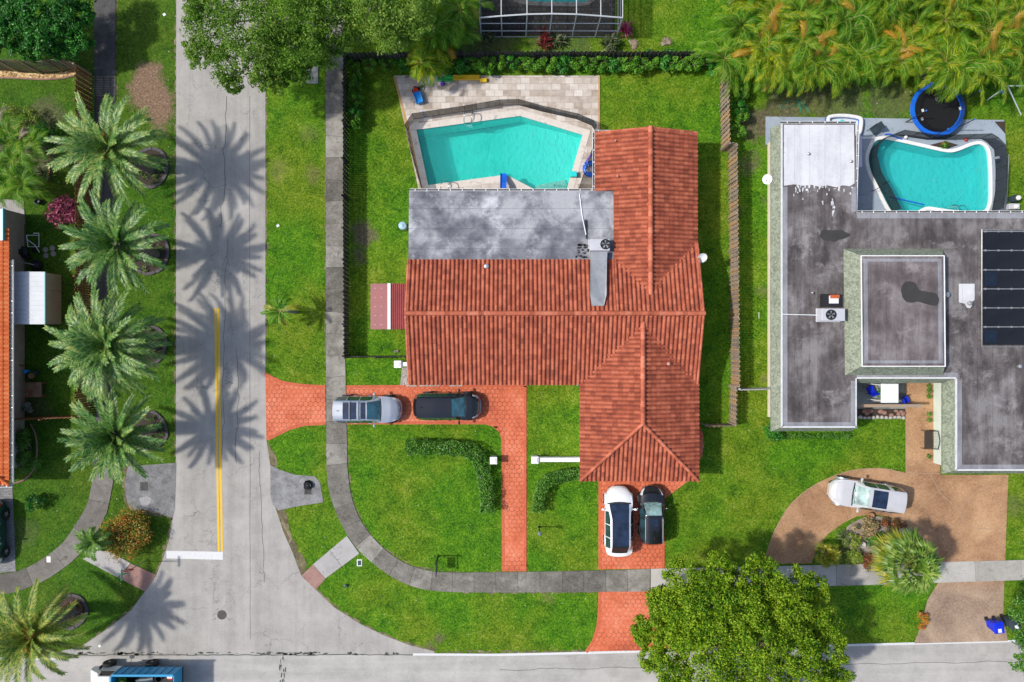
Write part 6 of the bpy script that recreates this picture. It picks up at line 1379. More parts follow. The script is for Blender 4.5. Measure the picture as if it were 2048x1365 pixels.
def pier(label, px, py, h, w, wall=None, name='wall_pier'):
    c = P(px, py, h); root = thing(name, label, 'pier' if wall is None else 'wall', (c.x, c.y, 0)); mb = MB(); mb.box(c.x - w / 2 + .05, c.x + w / 2 - .05, c.y - w / 2 + .05, c.y + w / 2 - .05, 0, h - .1); mb.build('shaft', M['white_stucco'], root, bevel=.01)
    mb = MB(); mb.box(c.x - w / 2, c.x + w / 2, c.y - w / 2, c.y + w / 2, h - .1, h - .02); mb.build('cap', M['white_paint'], root, bevel=.02); mb = MB(); mb.box(c.x - w / 2 + .09, c.x + w / 2 - .09, c.y - w / 2 + .09, c.y + w / 2 - .09, h - .02, h + .02); mb.build('cap_panel', M['white_stucco'], root, bevel=.01)
    if wall:
        d = P(*wall, h - .15); mb = MB(); mb.box(min(c.x + w / 2, d.x), max(c.x, d.x), c.y - .11, c.y + .11, 0, h - .22); mb.build('wall_panel', M['white_stucco'], root); mb = MB(); mb.box(min(c.x + w / 2, d.x), max(c.x, d.x), c.y - .15, c.y + .15, h - .22, h - .16); mb.build('coping', M['white_paint'], root, bevel=.02)
    return root
pier('white capped pier standing alone beside the L shaped hedge', 987, 922, .95, .5)
pier('white capped pier and low wall joining the garage corner', 1070, 921, .95, .5, (1165, 921), 'pier_wall')
pier('white capped pier and short wall at the west end of the tiled house', 795, 729, 1.2, .5, (824, 729), 'pier_wall')
c = P(808, 755); mb = MB(); random.seed(6)
for i in range(120): x, y = random.choice([(rnd(805, 817), rnd(737, 772)), (rnd(812, 925), rnd(770.5, 773))]); q = P(x, y); mb.obox((q.x, q.y, .045), rnd(.05, .13), rnd(.05, .11), rnd(.04, .08), rnd(0, 3), tilt=('X', rnd(-.4, .4)))
o = mb.build('white_pebbles', M['river_rock'], origin=(c.x, c.y, 0)); o['kind'] = 'stuff'; tag(o, 'white pebbles in a strip along the eave of the tiled house', 'pebbles')

# ------------------------------------------------------------------ screen enclosure
pm('frame_aluminium', (.50, .52, .53), .15, 2, .5)
se = thing('screen_enclosure', 'white framed mesh screen enclosure over a blue pool at the top edge', 'enclosure', (*P(1095, 40).xy, 0)); zt_, zm = 2.9, 3.5
xs_ = [P(x, 0, 0).x for x in (963, 1004, 1052, 1098, 1144, 1190, 1232)]; yb_ = P(0, 75).y; ytop = P(0, -260).y; y1_ = yb_
zc = [zt_ + .0, 3.15, 3.38, 3.45, 3.38, 3.15, zt_]
for i, x in enumerate(xs_): mb = MB(); mb.tube([(x, yb_, .05), (x, yb_, zc[i])], .045, 6); mb.build('frame_post', M['frame_aluminium'], se)
for i, x in enumerate(xs_): mb = MB(); mb.tube([(x, yb_, zc[i]), (x, ytop, zc[i] + .1)], .035, 6); mb.build('roof_beam', M['frame_aluminium'], se)
mb = MB(); mb.tube([(x, yb_, z) for x, z in zip(xs_, zc)], .05, 6); mb.build('front_arch', M['frame_aluminium'], se)
for z in (.08, 1.0, 2.1): mb = MB(); mb.tube([(xs_[0], yb_, z), (xs_[-1], yb_, z)], .035, 6); mb.build('chair_rail', M['frame_aluminium'], se)
for x in (xs_[0], xs_[-1]):
    for z in (1.0, 2.0): mb = MB(); mb.tube([(x, yb_, z), (x, ytop, z)], .03, 6); mb.build('chair_rail', M['frame_aluminium'], se)
mb = MB(); n = len(xs_); mb.add([(x, yb_, .1) for x in xs_] + [(x, yb_, z) for x, z in zip(xs_, zc)] + [(x, ytop, z + .1) for x, z in zip(xs_, zc)], [(i, i + 1, n + i + 1, n + i) for i in range(n - 1)] + [(n + i, n + i + 1, 2 * n + i + 1, 2 * n + i) for i in range(n - 1)])
mb.add([(xs_[0], yb_, .1), (xs_[0], yb_, zt_), (xs_[0], ytop, zt_ + .1), (xs_[0], ytop, .1), (xs_[-1], yb_, .1), (xs_[-1], yb_, zt_), (xs_[-1], ytop, zt_ + .1), (xs_[-1], ytop, .1)], [(0, 1, 2, 3), (4, 5, 6, 7)]); mb.build('screen', M['screen_mesh'], se)

# ------------------------------------------------------------------ street furniture
def cyl(name, label, cat, px, py, prof, mat, group=None, n=20):
    c = P(px, py); mb = MB(); mb.lathe(prof, (c.x, c.y, 0), n); return tag(mb.build(name, M[mat], origin=(c.x, c.y, prof[0][1]), smooth=40), label, cat, group)
mh = thing('manhole_cover', 'round iron manhole cover in the street near the junction', 'manhole', (*P(444, 1230).xy, .01)); c = P(444, 1230)
mb = MB(); mb.lathe([(.33, 0), (.33, .022), (.29, .022), (.29, .018)], (c.x, c.y, 0), 28); mb.build('ring', pm('iron', (.09, .085, .08), .4, 6, .7, .3, bump=.4), mh)
mb = MB(); mb.lathe([(.285, 0), (.285, .021), (.02, .023)], (c.x, c.y, 0), 28); ld = mb.build('lid', M['iron'], mh); mb = MB()
for i in range(-3, 4):
    for j in range(-3, 4):
        if i * i + j * j < 10: mb.obox((c.x + i * .07, c.y + j * .07, .024), .035, .035, .01)
mb.build('studs', M['iron'], ld)
def grate(label, px, py, w, h, mat='iron', z=.022):
    c = P(px, py); root = thing('drain_grate', label, 'drain', (c.x, c.y, z)); mb = MB(); mb.box(c.x - w / 2, c.x + w / 2, c.y - h / 2, c.y + h / 2, z - .05, z + .004); mb.build('pit', M['black_plastic'], root); mb = MB()
    for i in range(6): x = c.x - w / 2 + w * (i + .5) / 6; mb.box(x - .022, x + .022, c.y - h / 2, c.y + h / 2, z + .004, z + .02)
    for s in (-1, 1): mb.box(c.x - w / 2 - .04, c.x + w / 2 + .04, c.y + s * h / 2 - .03, c.y + s * h / 2 + .03, z, z + .022)
    mb.build('bars', M[mat], root); return root
grate('square iron drain grate in the grey apron west of the street', 288, 973, .52, .56); g2 = grate('iron drain grate under the dark bag in the apron east of the street', 616, 982, .5, .45)
mb = MB(); mb.prism(blob(*P(291, 1003).xy, .35, .42, 22, .25, 8), .0, .027); mb.build('rust_stain', pm('lime_stain', (.34, .33, .34), .4, 3, .9, fine=.5), bpy.data.objects['gutter_apron']); 
c = P(617, 970); mb = MB(); r = random.Random(2); clump(mb, (c.x, c.y, .16), .3, 60, .3, r, .5); mb.lathe([(.30, .03), (.33, .1), (.22, .26), (.08, .33)], (c.x, c.y, 0), 11); tag(mb.build('refuse_bag', pm('black_bag', (.018, .018, .02), .3, 6, .35), origin=(c.x, c.y, .02)), 'crumpled black bag on the drain apron east of the street', 'bag')
def box_lid(name, label, cat, px, py, w, h, rz, m1, m2, z=.05, hh=.05, group=None):
    c = P(px, py); root = thing(name, label, cat, (c.x, c.y, 0), group=group); mb = MB(); mb.obox((c.x, c.y, z / 2 + hh / 2 - .02), w, h, z + hh, rz); mb.build('frame', M[m1], root, bevel=.03); mb = MB(); mb.obox((c.x, c.y, z + hh - .018), w * .68, h * .72, .012, rz); mb.build('lid', M[m2], root); return root
UG = 'utility boxes in the grass'
box_lid('utility_box', 'small white framed meter box in the grass beside the corner sidewalk', 'utility box', 719, 1126, .36, .48, 0, 'white_paint', 'slate_plastic', .02, .03, UG)
box_lid('utility_box', 'small pale meter box set in the curved corner path', 'utility box', 98, 1119, .34, .46, 0, 'white_paint', 'galvanised', .03, .03, UG)
box_lid('utility_slab', 'pale concrete utility slab on the verge under the oak tree', 'utility box', 625, 151, .82, 1.18, 0, 'pale_walk_concrete', 'pale_walk_concrete', .05, .04, UG)
cyl('cleanout_pipe', 'small blue grey pipe cap in the corner lawn', 'pipe', 692, 1171, [(.09, -.05), (.09, .12), (.11, .12), (.11, .17), (.05, .19)], 'slate_plastic')
# stop sign with street name blades
c = P(289, 1123); sg = thing('stop_sign', 'red stop sign with green street name blades on a pole at the corner ramp', 'sign', (c.x, c.y, 0)); HS = 2.75
mb = MB(); mb.tube([(c.x, c.y, -.1), (c.x, c.y, HS)], .032, 8); mb.build('pole', M['galvanised'], sg)
oc = [(.38 * math.cos(PI / 8 + k * PI / 4), .38 * math.sin(PI / 8 + k * PI / 4)) for k in range(8)]; zc_ = 2.05
yy = c.y + .045
def octa(s, y, m, nm, par):
    mb = MB(); mb.add([(c.x + a * s, y, zc_ + b * s) for a, b in oc] + [(c.x + a * s, y + .004, zc_ + b * s) for a, b in oc], [tuple(range(8)), tuple(range(15, 7, -1))] + [(i, (i + 1) % 8, (i + 1) % 8 + 8, i + 8) for i in range(8)]); return mb.build(nm, M[m], par)
pb_ = octa(1.0, yy, 'white_paint', 'stop_plate', sg); octa(.94, yy + .004, pm('sign_red', (.52, .015, .02), .05, 2, .4) and 'sign_red', 'red_face', pb_)
def lettering(txt, size, loc, rot, mat, parent, name='lettering'):
    cu = bpy.data.curves.new(name, 'FONT'); cu.body = txt; cu.size = size; cu.align_x = 'CENTER'; cu.align_y = 'CENTER'; cu.extrude = .002
    o = bpy.data.objects.new(name, cu); COL.objects.link(o); o.rotation_euler = rot; dg = bpy.context.evaluated_depsgraph_get(); me = bpy.data.meshes.new_from_object(o.evaluated_get(dg)); bpy.data.objects.remove(o)
    o = bpy.data.objects.new(name, me); COL.objects.link(o); o.rotation_euler = rot; o.parent = parent; o.location = Vector(loc) - ORG.get(parent.name, Vector()); me.materials.clear(); me.materials.append(M[mat]); return o
lettering('STOP', .26, (c.x, yy + .012, zc_), (R90, 0, PI), 'white_paint', pb_)
pm('sign_green', (.02, .30, .18), .08, 2, .4)
for z, a in ((HS - .12, 0.0), (HS + .06, R90)): mb = MB(); mb.obox((c.x, c.y, z), .75, .02, .17, a); mb.build('street_blade', M['sign_green'], sg)
# real estate style sign post and lamp post
c = P(877, 1112); sp_ = thing('sign_post', 'dark sign post with a hanging board near the curve of the sidewalk', 'sign', (c.x, c.y, 0)); mb = MB(); mb.obox((c.x, c.y, .85), .09, .09, 1.75); mb.obox((c.x, c.y, 1.75), .12, .12, .06); mb.build('post', M['dark_metal'], sp_)
mb = MB(); mb.box(c.x - .035, c.x + .035, c.y - .92, c.y + .12, 1.5, 1.58); mb.build('arm', M['dark_metal'], sp_)
for dy in (-.2, -.75): mb = MB(); mb.tube([(c.x, c.y + dy, 1.5), (c.x, c.y + dy, 1.36)], .008, 4); mb.build('chain', M['galvanised'], sp_)
mb = MB(); mb.box(c.x - .012, c.x + .012, c.y - .84, c.y - .10, .72, 1.36); mb.build('board', M['slate_plastic'], sp_)
c = P(1078, 1054); lp = thing('lamp_post', 'short dark garden lamp post on the lawn right of the brick walk', 'lamp', (c.x, c.y, 0)); mb = MB(); mb.tube([(c.x, c.y, -.05), (c.x, c.y, 1.4)], .04, 8); mb.lathe([(.09, 0), (.09, .06), (.05, .1)], (c.x, c.y, 0), 10); mb.build('pole', M['dark_metal'], lp)
mb = MB(); mb.lathe([(.05, 1.38), (.10, 1.42), (.13, 1.7), (.15, 1.72), (.02, 1.84)], (c.x, c.y, 0), 6); mb.build('lantern', pm('lantern_grey', (.16, .19, .22), .1, 3, .3), lp)
# ------------------------------------------------------------------ bins
def bin_(label, px, py, rz, mat, lid):
    c = P(px, py); root = thing('wheelie_bin', label, 'bin', (c.x, c.y, .03), rz, 'bins at the drive apron'); mb = MB(); b0, b1, h = .25, .31, .95
    mb.add([(-b0, -b0, .08), (b0, -b0, .08), (b0, b0, .08), (-b0, b0, .08), (-b1, -b1 * 1.1, h), (b1, -b1 * 1.1, h), (b1, b1 * 1.1, h), (-b1, b1 * 1.1, h)], [(3, 2, 1, 0), (0, 1, 5, 4), (1, 2, 6, 5), (2, 3, 7, 6), (3, 0, 4, 7)]); mb.build('body', M[mat], root, world=False, bevel=.03)
    mb = MB(); mb.obox((0, 0, h + .05), .68, .76, .08); mb.obox((0, .02, h + .10), .5, .5, .04); l = mb.build('lid', M[mat], root, world=False, bevel=.03); mb = MB(); mb.obox((0, .17, h + .124), .24, .26, .006); mb.build('sticker', M['white_paint'], l, world=False)
    mb = MB(); mb.tube([(-.25, -.42, h), (.25, -.42, h)], .025, 6); mb.build('handle', M[mat], root, world=False)
    for s in (-1, 1): mb = MB(); mb.lathe([(.02, -.04), (.13, -.04), (.13, .04), (.02, .04)], (s * .26, -.3, .13), 14, axis='X'); mb.build('wheel', M['black_rubber'], root, world=False)
    return root
bin_('bright blue wheeled recycling bin at the foot of the neighbour drive', 1977, 1244, PI + .12, 'royal_blue_plastic', 1); bin_('dark slate wheeled bin half hidden by the roadside tree', 2009, 1237, PI + .3, 'slate_plastic', 1)
# ------------------------------------------------------------------ toys, pool things, yard clutter
c = P(925, 159); sl = thing('toy_slide', 'green and yellow plastic toy slide lying on the pool terrace', 'toy slide', (c.x, c.y, .05))
def chute(x0, x1, y, w, mat, nm):
    a, b = P(x0, y).x, P(x1, y).x; yc = P(0, y).y; mb = MB(); mb.box(a, b, yc - w / 2, yc + w / 2, .06, .12); mb.box(a, b, yc - w / 2, yc - w / 2 + .06, .12, .26); mb.box(a, b, yc + w / 2 - .06, yc + w / 2, .12, .26); return mb.build(nm, M[mat], sl, bevel=.02)
chute(876, 906, 159, .40, 'green_plastic', 'green_section'); chute(906.2, 960, 157.5, .34, 'yellow_plastic', 'yellow_section'); mb = MB(); q = P(967, 163); mb.obox((q.x, q.y, .16), .5, .26, .22, .05); mb.build('foot', M['yellow_plastic'], sl, bevel=.04)
for y in (153, 169): mb = MB(); q = P(885, y); mb.lathe([(.14, .05), (.16, .12), (.1, .3)], (q.x, q.y, 0), 12); mb.build('knob', M['purple_plastic'], sl)
c = P(836, 193); tk = thing('toy_truck', 'red and blue plastic toy truck on the pool terrace', 'toy', (c.x, c.y, .05), math.radians(-72)); mb = MB(); mb.box(-.15, .62, -.26, .26, .16, .26); mb.box(-.15, .62, -.26, -.21, .26, .4); mb.box(-.15, .62, .21, .26, .26, .4); mb.box(.57, .62, -.21, .21, .26, .4); mb.box(-.15, -.10, -.21, .21, .26, .4); mb.build('bed', M['sky_plastic'], tk, world=False, bevel=.02)
mb = MB(); mb.add([(-.16, -.24, .1), (-.16, .24, .1), (-.7, .1, .1), (-.7, -.1, .1), (-.16, -.2, .5), (-.16, .2, .5), (-.5, .1, .34), (-.5, -.1, .34)], [(3, 2, 1, 0), (4, 5, 6, 7), (0, 1, 5, 4), (1, 2, 6, 5), (2, 3, 7, 6), (3, 0, 4, 7)]); mb.build('cab', M['red_plastic'], tk, world=False, bevel=.03)
for x in (-.4, .4):
    for y in (-.24, .24): mb = MB(); mb.lathe([(.02, -.04), (.12, -.04), (.12, .04), (.02, .04)], (x, y, .12), 12, axis='Y'); mb.build('wheel', M['black_rubber'], tk, world=False)
mb = MB(); pts = [(810, 156), (822, 154), (836, 158), (846, 165), (850, 174), (848, 181)]; mb.tube([(*p, .07) for p in smoothpoly(PX(pts), 5, False)], .03, 6); c = P(840, 160); tag(mb.build('hose', M['bark'], origin=(c.x, c.y, .05)), 'brown hose curving on the pool terrace beside the toy truck', 'hose')
mb = MB(); c = P(841, 176); mb.obox((c.x, c.y, .1), .45, .2, .06, .5); tag(mb.build('green_pad', pm('olive', (.12, .18, .05), .3, 5, .8), origin=(c.x, c.y, .05), bevel=.02), 'small green pad beside the red cab of the toy truck', 'pad')
c = P(1007, 366); ps = thing('pool_slide', 'blue plastic pool slide at the front edge of the five sided pool', 'pool slide', (c.x, c.y, .05)); mb = MB()
pts = [Vector((0, -.55, .75)), Vector((0, -.2, .7)), Vector((0, .15, .42)), Vector((0, .5, .2)), Vector((0, .62, .18))]; w = .22; vs = []
for p in pts: vs += [(c.x + s * w, c.y + p.y, p.z + (.12 if abs(s) > .9 else 0)) for s in (-1, -.8, .8, 1)]
mb.add(vs, [(i * 4 + j, i * 4 + j + 1, i * 4 + j + 5, i * 4 + j + 4) for i in range(4) for j in range(3)]); mb.build('chute', M['blue_plastic'], ps)
for s in (-1, 1): mb = MB(); mb.tube([(c.x + s * .2, c.y - .5, .05), (c.x + s * .2, c.y - .5, .72)], .02, 6); mb.build('leg', M['white_metal'], ps)
mb = MB(); mb.obox((c.x, c.y - .62, .4), .4, .06, .6, 0, tilt=('X', .2)); mb.build('ladder_panel', M['blue_plastic'], ps)
c = P(1181, 340); mb = MB(); R_, r_ = .42, .17
vs = []; fs = []; 
for i in range(30):
    for j in range(10): a, b = 2 * PI * i / 30, 2 * PI * j / 10; vs.append((c.x + (R_ + r_ * math.cos(b)) * math.cos(a), c.y + (R_ + r_ * math.cos(b)) * math.sin(a), .24 + r_ * math.sin(b))); fs.append((i * 10 + j, i * 10 + (j + 1) % 10, ((i + 1) % 30) * 10 + (j + 1) % 10, ((i + 1) % 30) * 10 + j))
mb.add(vs, fs); t = NT('patterned_float'); k = t.voro(t.geo(), 6, 'F1'); t.fin(t.ramp(k, [(.20, (.75, .78, .8)), (.26, (.01, .10, .55))]), .35); tag(mb.build('swim_ring', M['patterned_float'], origin=(c.x, c.y, .06), smooth=180), 'blue swim ring with white marks between the mesh fence and the tiled roof', 'swim ring')
c = P(1176, 322); mb = MB(); mb.tube([(c.x - .3, c.y - .3, .5), (c.x + .2, c.y + .25, .9)], [.02, .1], 8); tag(mb.build('pool_noodle', M['purple_plastic'], origin=(c.x, c.y, .06)), 'purple toy leaning on the mesh fence above the blue swim ring', 'toy')
c = P(1146.5, 349, .3); mb = MB(); mb.obox((c.x, c.y, .22), .46, .36, .30, .04); o = mb.build('storage_box', M['turquoise_plastic'], origin=(c.x, c.y, .07), bevel=.05); tag(o, 'turquoise box on the right rim of the five sided pool', 'box'); mb = MB(); mb.obox((c.x, c.y, .39), .48, .38, .05, .04); mb.build('lid', M['turquoise_plastic'], o, bevel=.02)
bc = thing('kettle_barrel', 'grey round canister with pale blue lid on the lawn west of the flat roof', 'canister', (*P(806, 455).xy, 0)); c = P(808, 455); mb = MB(); mb.lathe([(.22, 0), (.25, .05), (.26, .6), (.22, .68)], (c.x, c.y, 0), 20); mb.build('body', M['galvanised'], bc, smooth=40); mb = MB(); mb.lathe([(.27, .68), (.27, .72), (.18, .8), (.06, .84), (.05, .9)], (c.x, c.y, 0), 20); mb.build('lid', pm('pale_blue', (.35, .52, .66), .1, 3, .35), bc, smooth=40)
# inflatable pool
c = P(1690, 252); ip = thing('inflatable_pool', 'white and blue inflatable paddling pool at the corner of the white roof', 'paddling pool', (c.x, c.y, .05))
base = [(1660, 234), (1688, 232), (1716, 236), (1722, 243), (1718, 268), (1706, 276), (1668, 272), (1658, 262), (1656, 242)]
for z, m_, e in ((.12, 'blue_plastic', .02), (.30, 'white_paint', .0)):
    mb = MB(); pl = smoothpoly(PX(base, .3), 4); pl = offset(pl, e); mb.tube([(p.x, p.y, z + .05) for p in pl] + [(pl[0].x, pl[0].y, z + .05)], .13, 10, cap=False); mb.build('tube_ring', M[m_], ip, smooth=180)
mb = MB(); mb.prism(smoothpoly(PX(base, .3), 4), .05, .1); mb.build('floor', pm('paddling_floor', (.60, .66, .68), .1, 2, .4), ip)
c = P(1684, 244, .2); mb = MB(); mb.lathe([(.15, .1), (.17, .18), (.05, .24)], (c.x, c.y, 0), 12); tag(mb.build('toy_bucket', M['turquoise_plastic'], origin=(c.x, c.y, .1)), 'turquoise toy inside the inflatable paddling pool', 'toy')
# lounge chair
def chair(label, px, py, rz, mat='dark_metal', seat='slate_plastic', z=.05, name='patio_chair', group=None):
    c = P(px, py); root = thing(name, label, 'chair', (c.x, c.y, z), rz, group); mb = MB(); mb.obox((0, 0, .42), .5, .5, .04); mb.build('seat', M[seat], root, world=False); mb = MB(); mb.obox((0, -.3, .72), .5, .04, .55, tilt=('X', .25)); mb.build('backrest', M[seat], root, world=False)
    for x in (-.23, .23):
        for y in (-.23, .23): mb = MB(); mb.tube([(x, y, 0), (x * .95, y * .95, .42)], .018, 5); mb.build('leg', M[mat], root, world=False)
        mb = MB(); mb.tube([(x * 1.15, -.25, .62), (x * 1.15, .25, .62), (x * 1.1, .25, .42)], .02, 5); mb.build('armrest', M[mat], root, world=False)
    return root
chair('dark folding chair on the grey deck left of the kidney shaped pool', 1742, 264, 2.2)
# trampoline
c = P(1875, 219, .8); tm = thing('trampoline', 'round blue rimmed trampoline with black mat half under the palm thicket', 'trampoline', (c.x, c.y, 0)); RO = 1.86; zt = .8
mb = MB(); mb.lathe([(RO - .32, zt), (RO, zt), (RO, zt + .05), (RO - .32, zt + .05)], (c.x, c.y, 0), 48); 
pd = MB(); n = 48; pd.add([((c.x + q * math.cos(2 * PI * j / n)), (c.y + q * math.sin(2 * PI * j / n)), z) for q, z in ((RO - .3, zt + .01), (RO - .28, zt + .05), (RO, zt + .05), (RO + .02, zt - .02)) for j in range(n)], [(i * n + j, i * n + (j + 1) % n, (i + 1) * n + (j + 1) % n, (i + 1) * n + j) for i in range(3) for j in range(n)]); pd.build('pad', M['blue_plastic'], tm, smooth=50)
mb = MB(); mb.lathe([(RO - .29, zt - .02), (RO - .29, zt), (.02, zt - .03)], (c.x, c.y, 0), 48); mt_ = mb.build('mat', pm('mat_black', (.006, .006, .007), .2, 3, .7), tm)
mb = MB(); e = P(1876, 197, .8); mb.tube([(e.x + .17 * math.cos(a), e.y + .2 * math.sin(a), zt + .006) for a in [2 * PI * k / 16 for k in range(17)]], .018, 4); mb.tube([(e.x - .06, e.y - .1, zt + .006), (e.x - .06, e.y + .1, zt + .006), (e.x + .06, e.y + .03, zt + .006), (e.x - .04, e.y, zt + .006)], .018, 4); mb.build('emblem', pm('grey_print', (.2, .2, .2), .1, 3, .8), mt_)
for k in range(6):
    a = 2 * PI * k / 6 + .35; x, y = c.x + math.cos(a) * (RO + .04), c.y + math.sin(a) * (RO + .04); mb = MB(); mb.tube([(x, y, 0), (x, y, .8), (x, y, 2.45)], .03, 7); mb.build('net_pole', M['dark_metal'], tm); mb = MB(); mb.lathe([(.05, 2.44), (.055, 2.5), (.02, 2.53)], (x, y, 0), 8); mb.build('pole_cap', M['blue_plastic'], tm)
mb = MB(); mb.ringwall([(c.x + math.cos(2 * PI * k / 24 + .35) * (RO - .25), c.y + math.sin(2 * PI * k / 24 + .35) * (RO - .25)) for k in range(24)], zt + .05, 1.5); mb.build('net', M['net_mesh'], tm)
for k in range(3):
    a = 2 * PI * k / 3 - .4; mb = MB(); x, y = math.cos(a) * RO * .95, math.sin(a) * RO * .95; u = Vector((-math.sin(a), math.cos(a))) * .5; mb.tube([(c.x + x - u.x, c.y + y - u.y, .78), (c.x + x - u.x, c.y + y - u.y, .03), (c.x + x + u.x, c.y + y + u.y, .03), (c.x + x + u.x, c.y + y + u.y, .78)], .025, 6); mb.build('leg', M['galvanised'], tm)
for x, y in ((1846, 221), (1921, 217), (1845, 238)): mb = MB(); q = P(x, y, .9); mb.obox((q.x, q.y, .865), .16, .2, .01, .3); mb.build('label_patch', M['white_paint'], tm)
# swing frame at the right edge
c = P(2010, 190); sw = thing('swing_frame', 'pale metal swing frame at the right edge under the palm thicket', 'swing', (c.x, c.y, 0))
for (x0, y0), (x1, y1) in (((1975, 200), (2015, 172)), ((2042, 230), (2015, 172)), ((2075, 190), (2110, 172))): a, b = P(x0, y0), P(x1, y1, 2.0); mb = MB(); mb.tube([(a.x, a.y, 0), tuple(b)], .04, 7); mb.build('leg', M['white_metal'], sw)
a, b = P(2015, 172, 2.0), P(2110, 172, 2.0); mb = MB(); mb.tube([tuple(a), tuple(b)], .04, 7); mb.build('top_bar', M['white_metal'], sw); q = P(2006, 184, .5); mb = MB(); mb.obox((q.x, q.y, .5), .45, .2, .04); mb.build('seat', M['royal_blue_plastic'], sw)
for s in (-.2, .2): mb = MB(); mb.tube([(q.x + s, q.y, .5), (q.x + s + .3, q.y + .3, 2.0)], .008, 4); mb.build('chain', M['galvanised'], sw)
# garden hose
r = random.Random(5); mb = MB(); pts = []
for i in range(70): t_ = i / 69; a = t_ * 26; pts.append((1590 + 34 * math.sin(a * .5 + .8) * (.5 + .5 * math.sin(t_ * 5 + .4)) + 12 * t_, 212 + 15 * math.sin(a * .9) * (.6 + .4 * math.cos(t_ * 7)), ))
mb.tube([(*p, .04) for p in smoothpoly(PX(pts), 3, False)], .022, 5); c = P(1592, 212); tag(mb.build('garden_hose', pm('hose_green', (.04, .22, .12), .15, 3, .5), origin=(c.x, c.y, 0)), 'tangled green garden hose on the lawn behind the white roof', 'hose')
# floats / poles around kidney pool
mb = MB(); mb.tube([(*P(1779, 394).xy, .02), (*P(1848, 410).xy, .02)], .05, 7); c = P(1812, 402); tag(mb.build('rope_float', M['blue_plastic'], origin=(c.x, c.y, -.08)), 'long blue float across the shallow end of the kidney shaped pool', 'float')
mb = MB(); mb.tube([(*p, .1) for p in smoothpoly(PX([(1768, 270), (1780, 270), (1790, 276), (1803, 280)]), 4, False)], .05, 7); c = P(1785, 274); tag(mb.build('pool_noodle', M['blue_plastic'], origin=(c.x, c.y, .05)), 'blue pool noodle on the deck above the kidney shaped pool', 'noodle')
for x, y, m_, lab, nm in ((1809, 276, 'white_paint', 'white ball on the deck above the kidney shaped pool', 'ball'), (1929, 281, 'red_plastic', 'red toy ring on the deck by the mesh fence', 'toy'), (1884, 289, 'red_plastic', 'red toy in the small poolside planting bed', 'toy')):
    c = P(x, y); mb = MB(); mb.lathe([(.04, .06), (.12, .12), (.13, .18), (.06, .27)], (c.x, c.y, 0), 12); tag(mb.build('toy_ball' if nm == 'ball' else 'pool_toy', M[m_], origin=(c.x, c.y, .05), smooth=180), lab, nm)
c = P(1886, 293); mb = MB(); r = random.Random(6); clump(mb, (c.x, c.y, .2), .3, 120, .12, r, .6); tag(mb.build('poolside_plant', M['hedge_leaf'], origin=(c.x, c.y, .06)), 'small plant in the diamond bed beside the kidney shaped pool', 'plant')
mb = MB(); mb.tube([(*P(1993, 318).xy, 1.2), (*P(2010, 405).xy, .2)], .018, 5); q = P(1993, 316, 1.2); mb.obox((q.x, q.y, 1.2), .4, .16, .04, .2); tag(mb.build('pool_brush', M['galvanised'], origin=(q.x, q.y, 0)), 'long handled pool brush leaning on the right mesh fence', 'brush')
pp = thing('pool_pump', 'white pool pump box on the grass at the right end of the kidney pool deck', 'pump', (*P(2018, 416).xy, 0)); c = P(2018, 416); mb = MB(); mb.obox((c.x, c.y, .3), .75, .4, .5); mb.build('housing', M['ac_grey'], pp, bevel=.04); mb = MB(); mb.lathe([(.15, .3), (.16, .62), (.1, .68)], (c.x + .1, c.y - .02, 0), 14); mb.build('filter_cap', M['white_paint'], pp)
pf = thing('pool_filter', 'round dark pool filter with white top near the pump box', 'filter', (*P(2022, 400).xy, 0)); c = P(2022, 400); mb = MB(); mb.lathe([(.24, 0), (.26, .5), (.2, .66)], (c.x, c.y, 0), 16); mb.build('tank', M['slate_plastic'], pf, smooth=40); mb = MB(); mb.lathe([(.17, .66), (.15, .74), (.05, .78)], (c.x + .03, c.y, 0), 14); mb.build('top', M['white_paint'], pf)
# courtyard
tb = thing('patio_table', 'white table in the courtyard of the flat roofed house', 'table', (*P(1778, 786).xy, 0)); a, b = P(1762, 768, 2.0), P(1797, 806, 2.0); mb = MB(); mb.box(a.x, b.x, b.y, a.y, 1.96, 2.0); mb.build('table_top', M['white_paint'], tb, bevel=.01)
for x in (a.x + .1, b.x - .1):
    for y in (b.y + .1, a.y - .1): mb = MB(); mb.box(x - .03, x + .03, y - .03, y + .03, .03, 1.96); mb.build('leg', M['white_metal'], tb)
tb['label'] = 'white flat topped garden canopy in the courtyard of the flat roofed house'; tb['category'] = 'canopy'; tb.name = 'garden_canopy'
CG = 'blue courtyard chairs'
chair('blue patio chair left of the white canopy in the courtyard', 1734, 779, .4, 'dark_metal', 'royal_blue_plastic', .03, group=CG); chair('blue patio chair right of the white canopy in the courtyard', 1803, 799, -1.2, 'dark_metal', 'royal_blue_plastic', .03, group=CG)
c = P(1755, 786); mb = MB(); r = random.Random(9); clump(mb, (c.x, c.y, .7), .45, 260, .14, r, .9); mb.tube([(c.x, c.y, .03), (c.x, c.y, .6)], .05, 6); tag(mb.build('courtyard_plant', M['dark_leaf'], origin=(c.x, c.y, .03)), 'green plant between the blue chair and white canopy', 'plant')
mb = MB(); a, b = P(1714, 809, 1.9), P(1845, 815, 1.9); mb.box(a.x, b.x, b.y, a.y, 1.72, 1.9)
for x in (a.x + .3, (a.x + b.x) / 2, b.x - .15): mb.box(x - .07, x + .07, b.y + .03, a.y - .03, 0, 1.72)
tag(mb.build('beam_pergola', M['weathered_wood'], origin=(a.x, a.y, 0)), 'weathered grey timber beam across the front of the courtyard', 'beam')
mb = MB(); mb.prism(PX([(1714, 818), (1810, 818), (1810, 834), (1714, 834)]), -.1, .035); struct('courtyard_bed', mb, M['mulch'])
random.seed(14)
RG = 'edging stones of the courtyard bed'
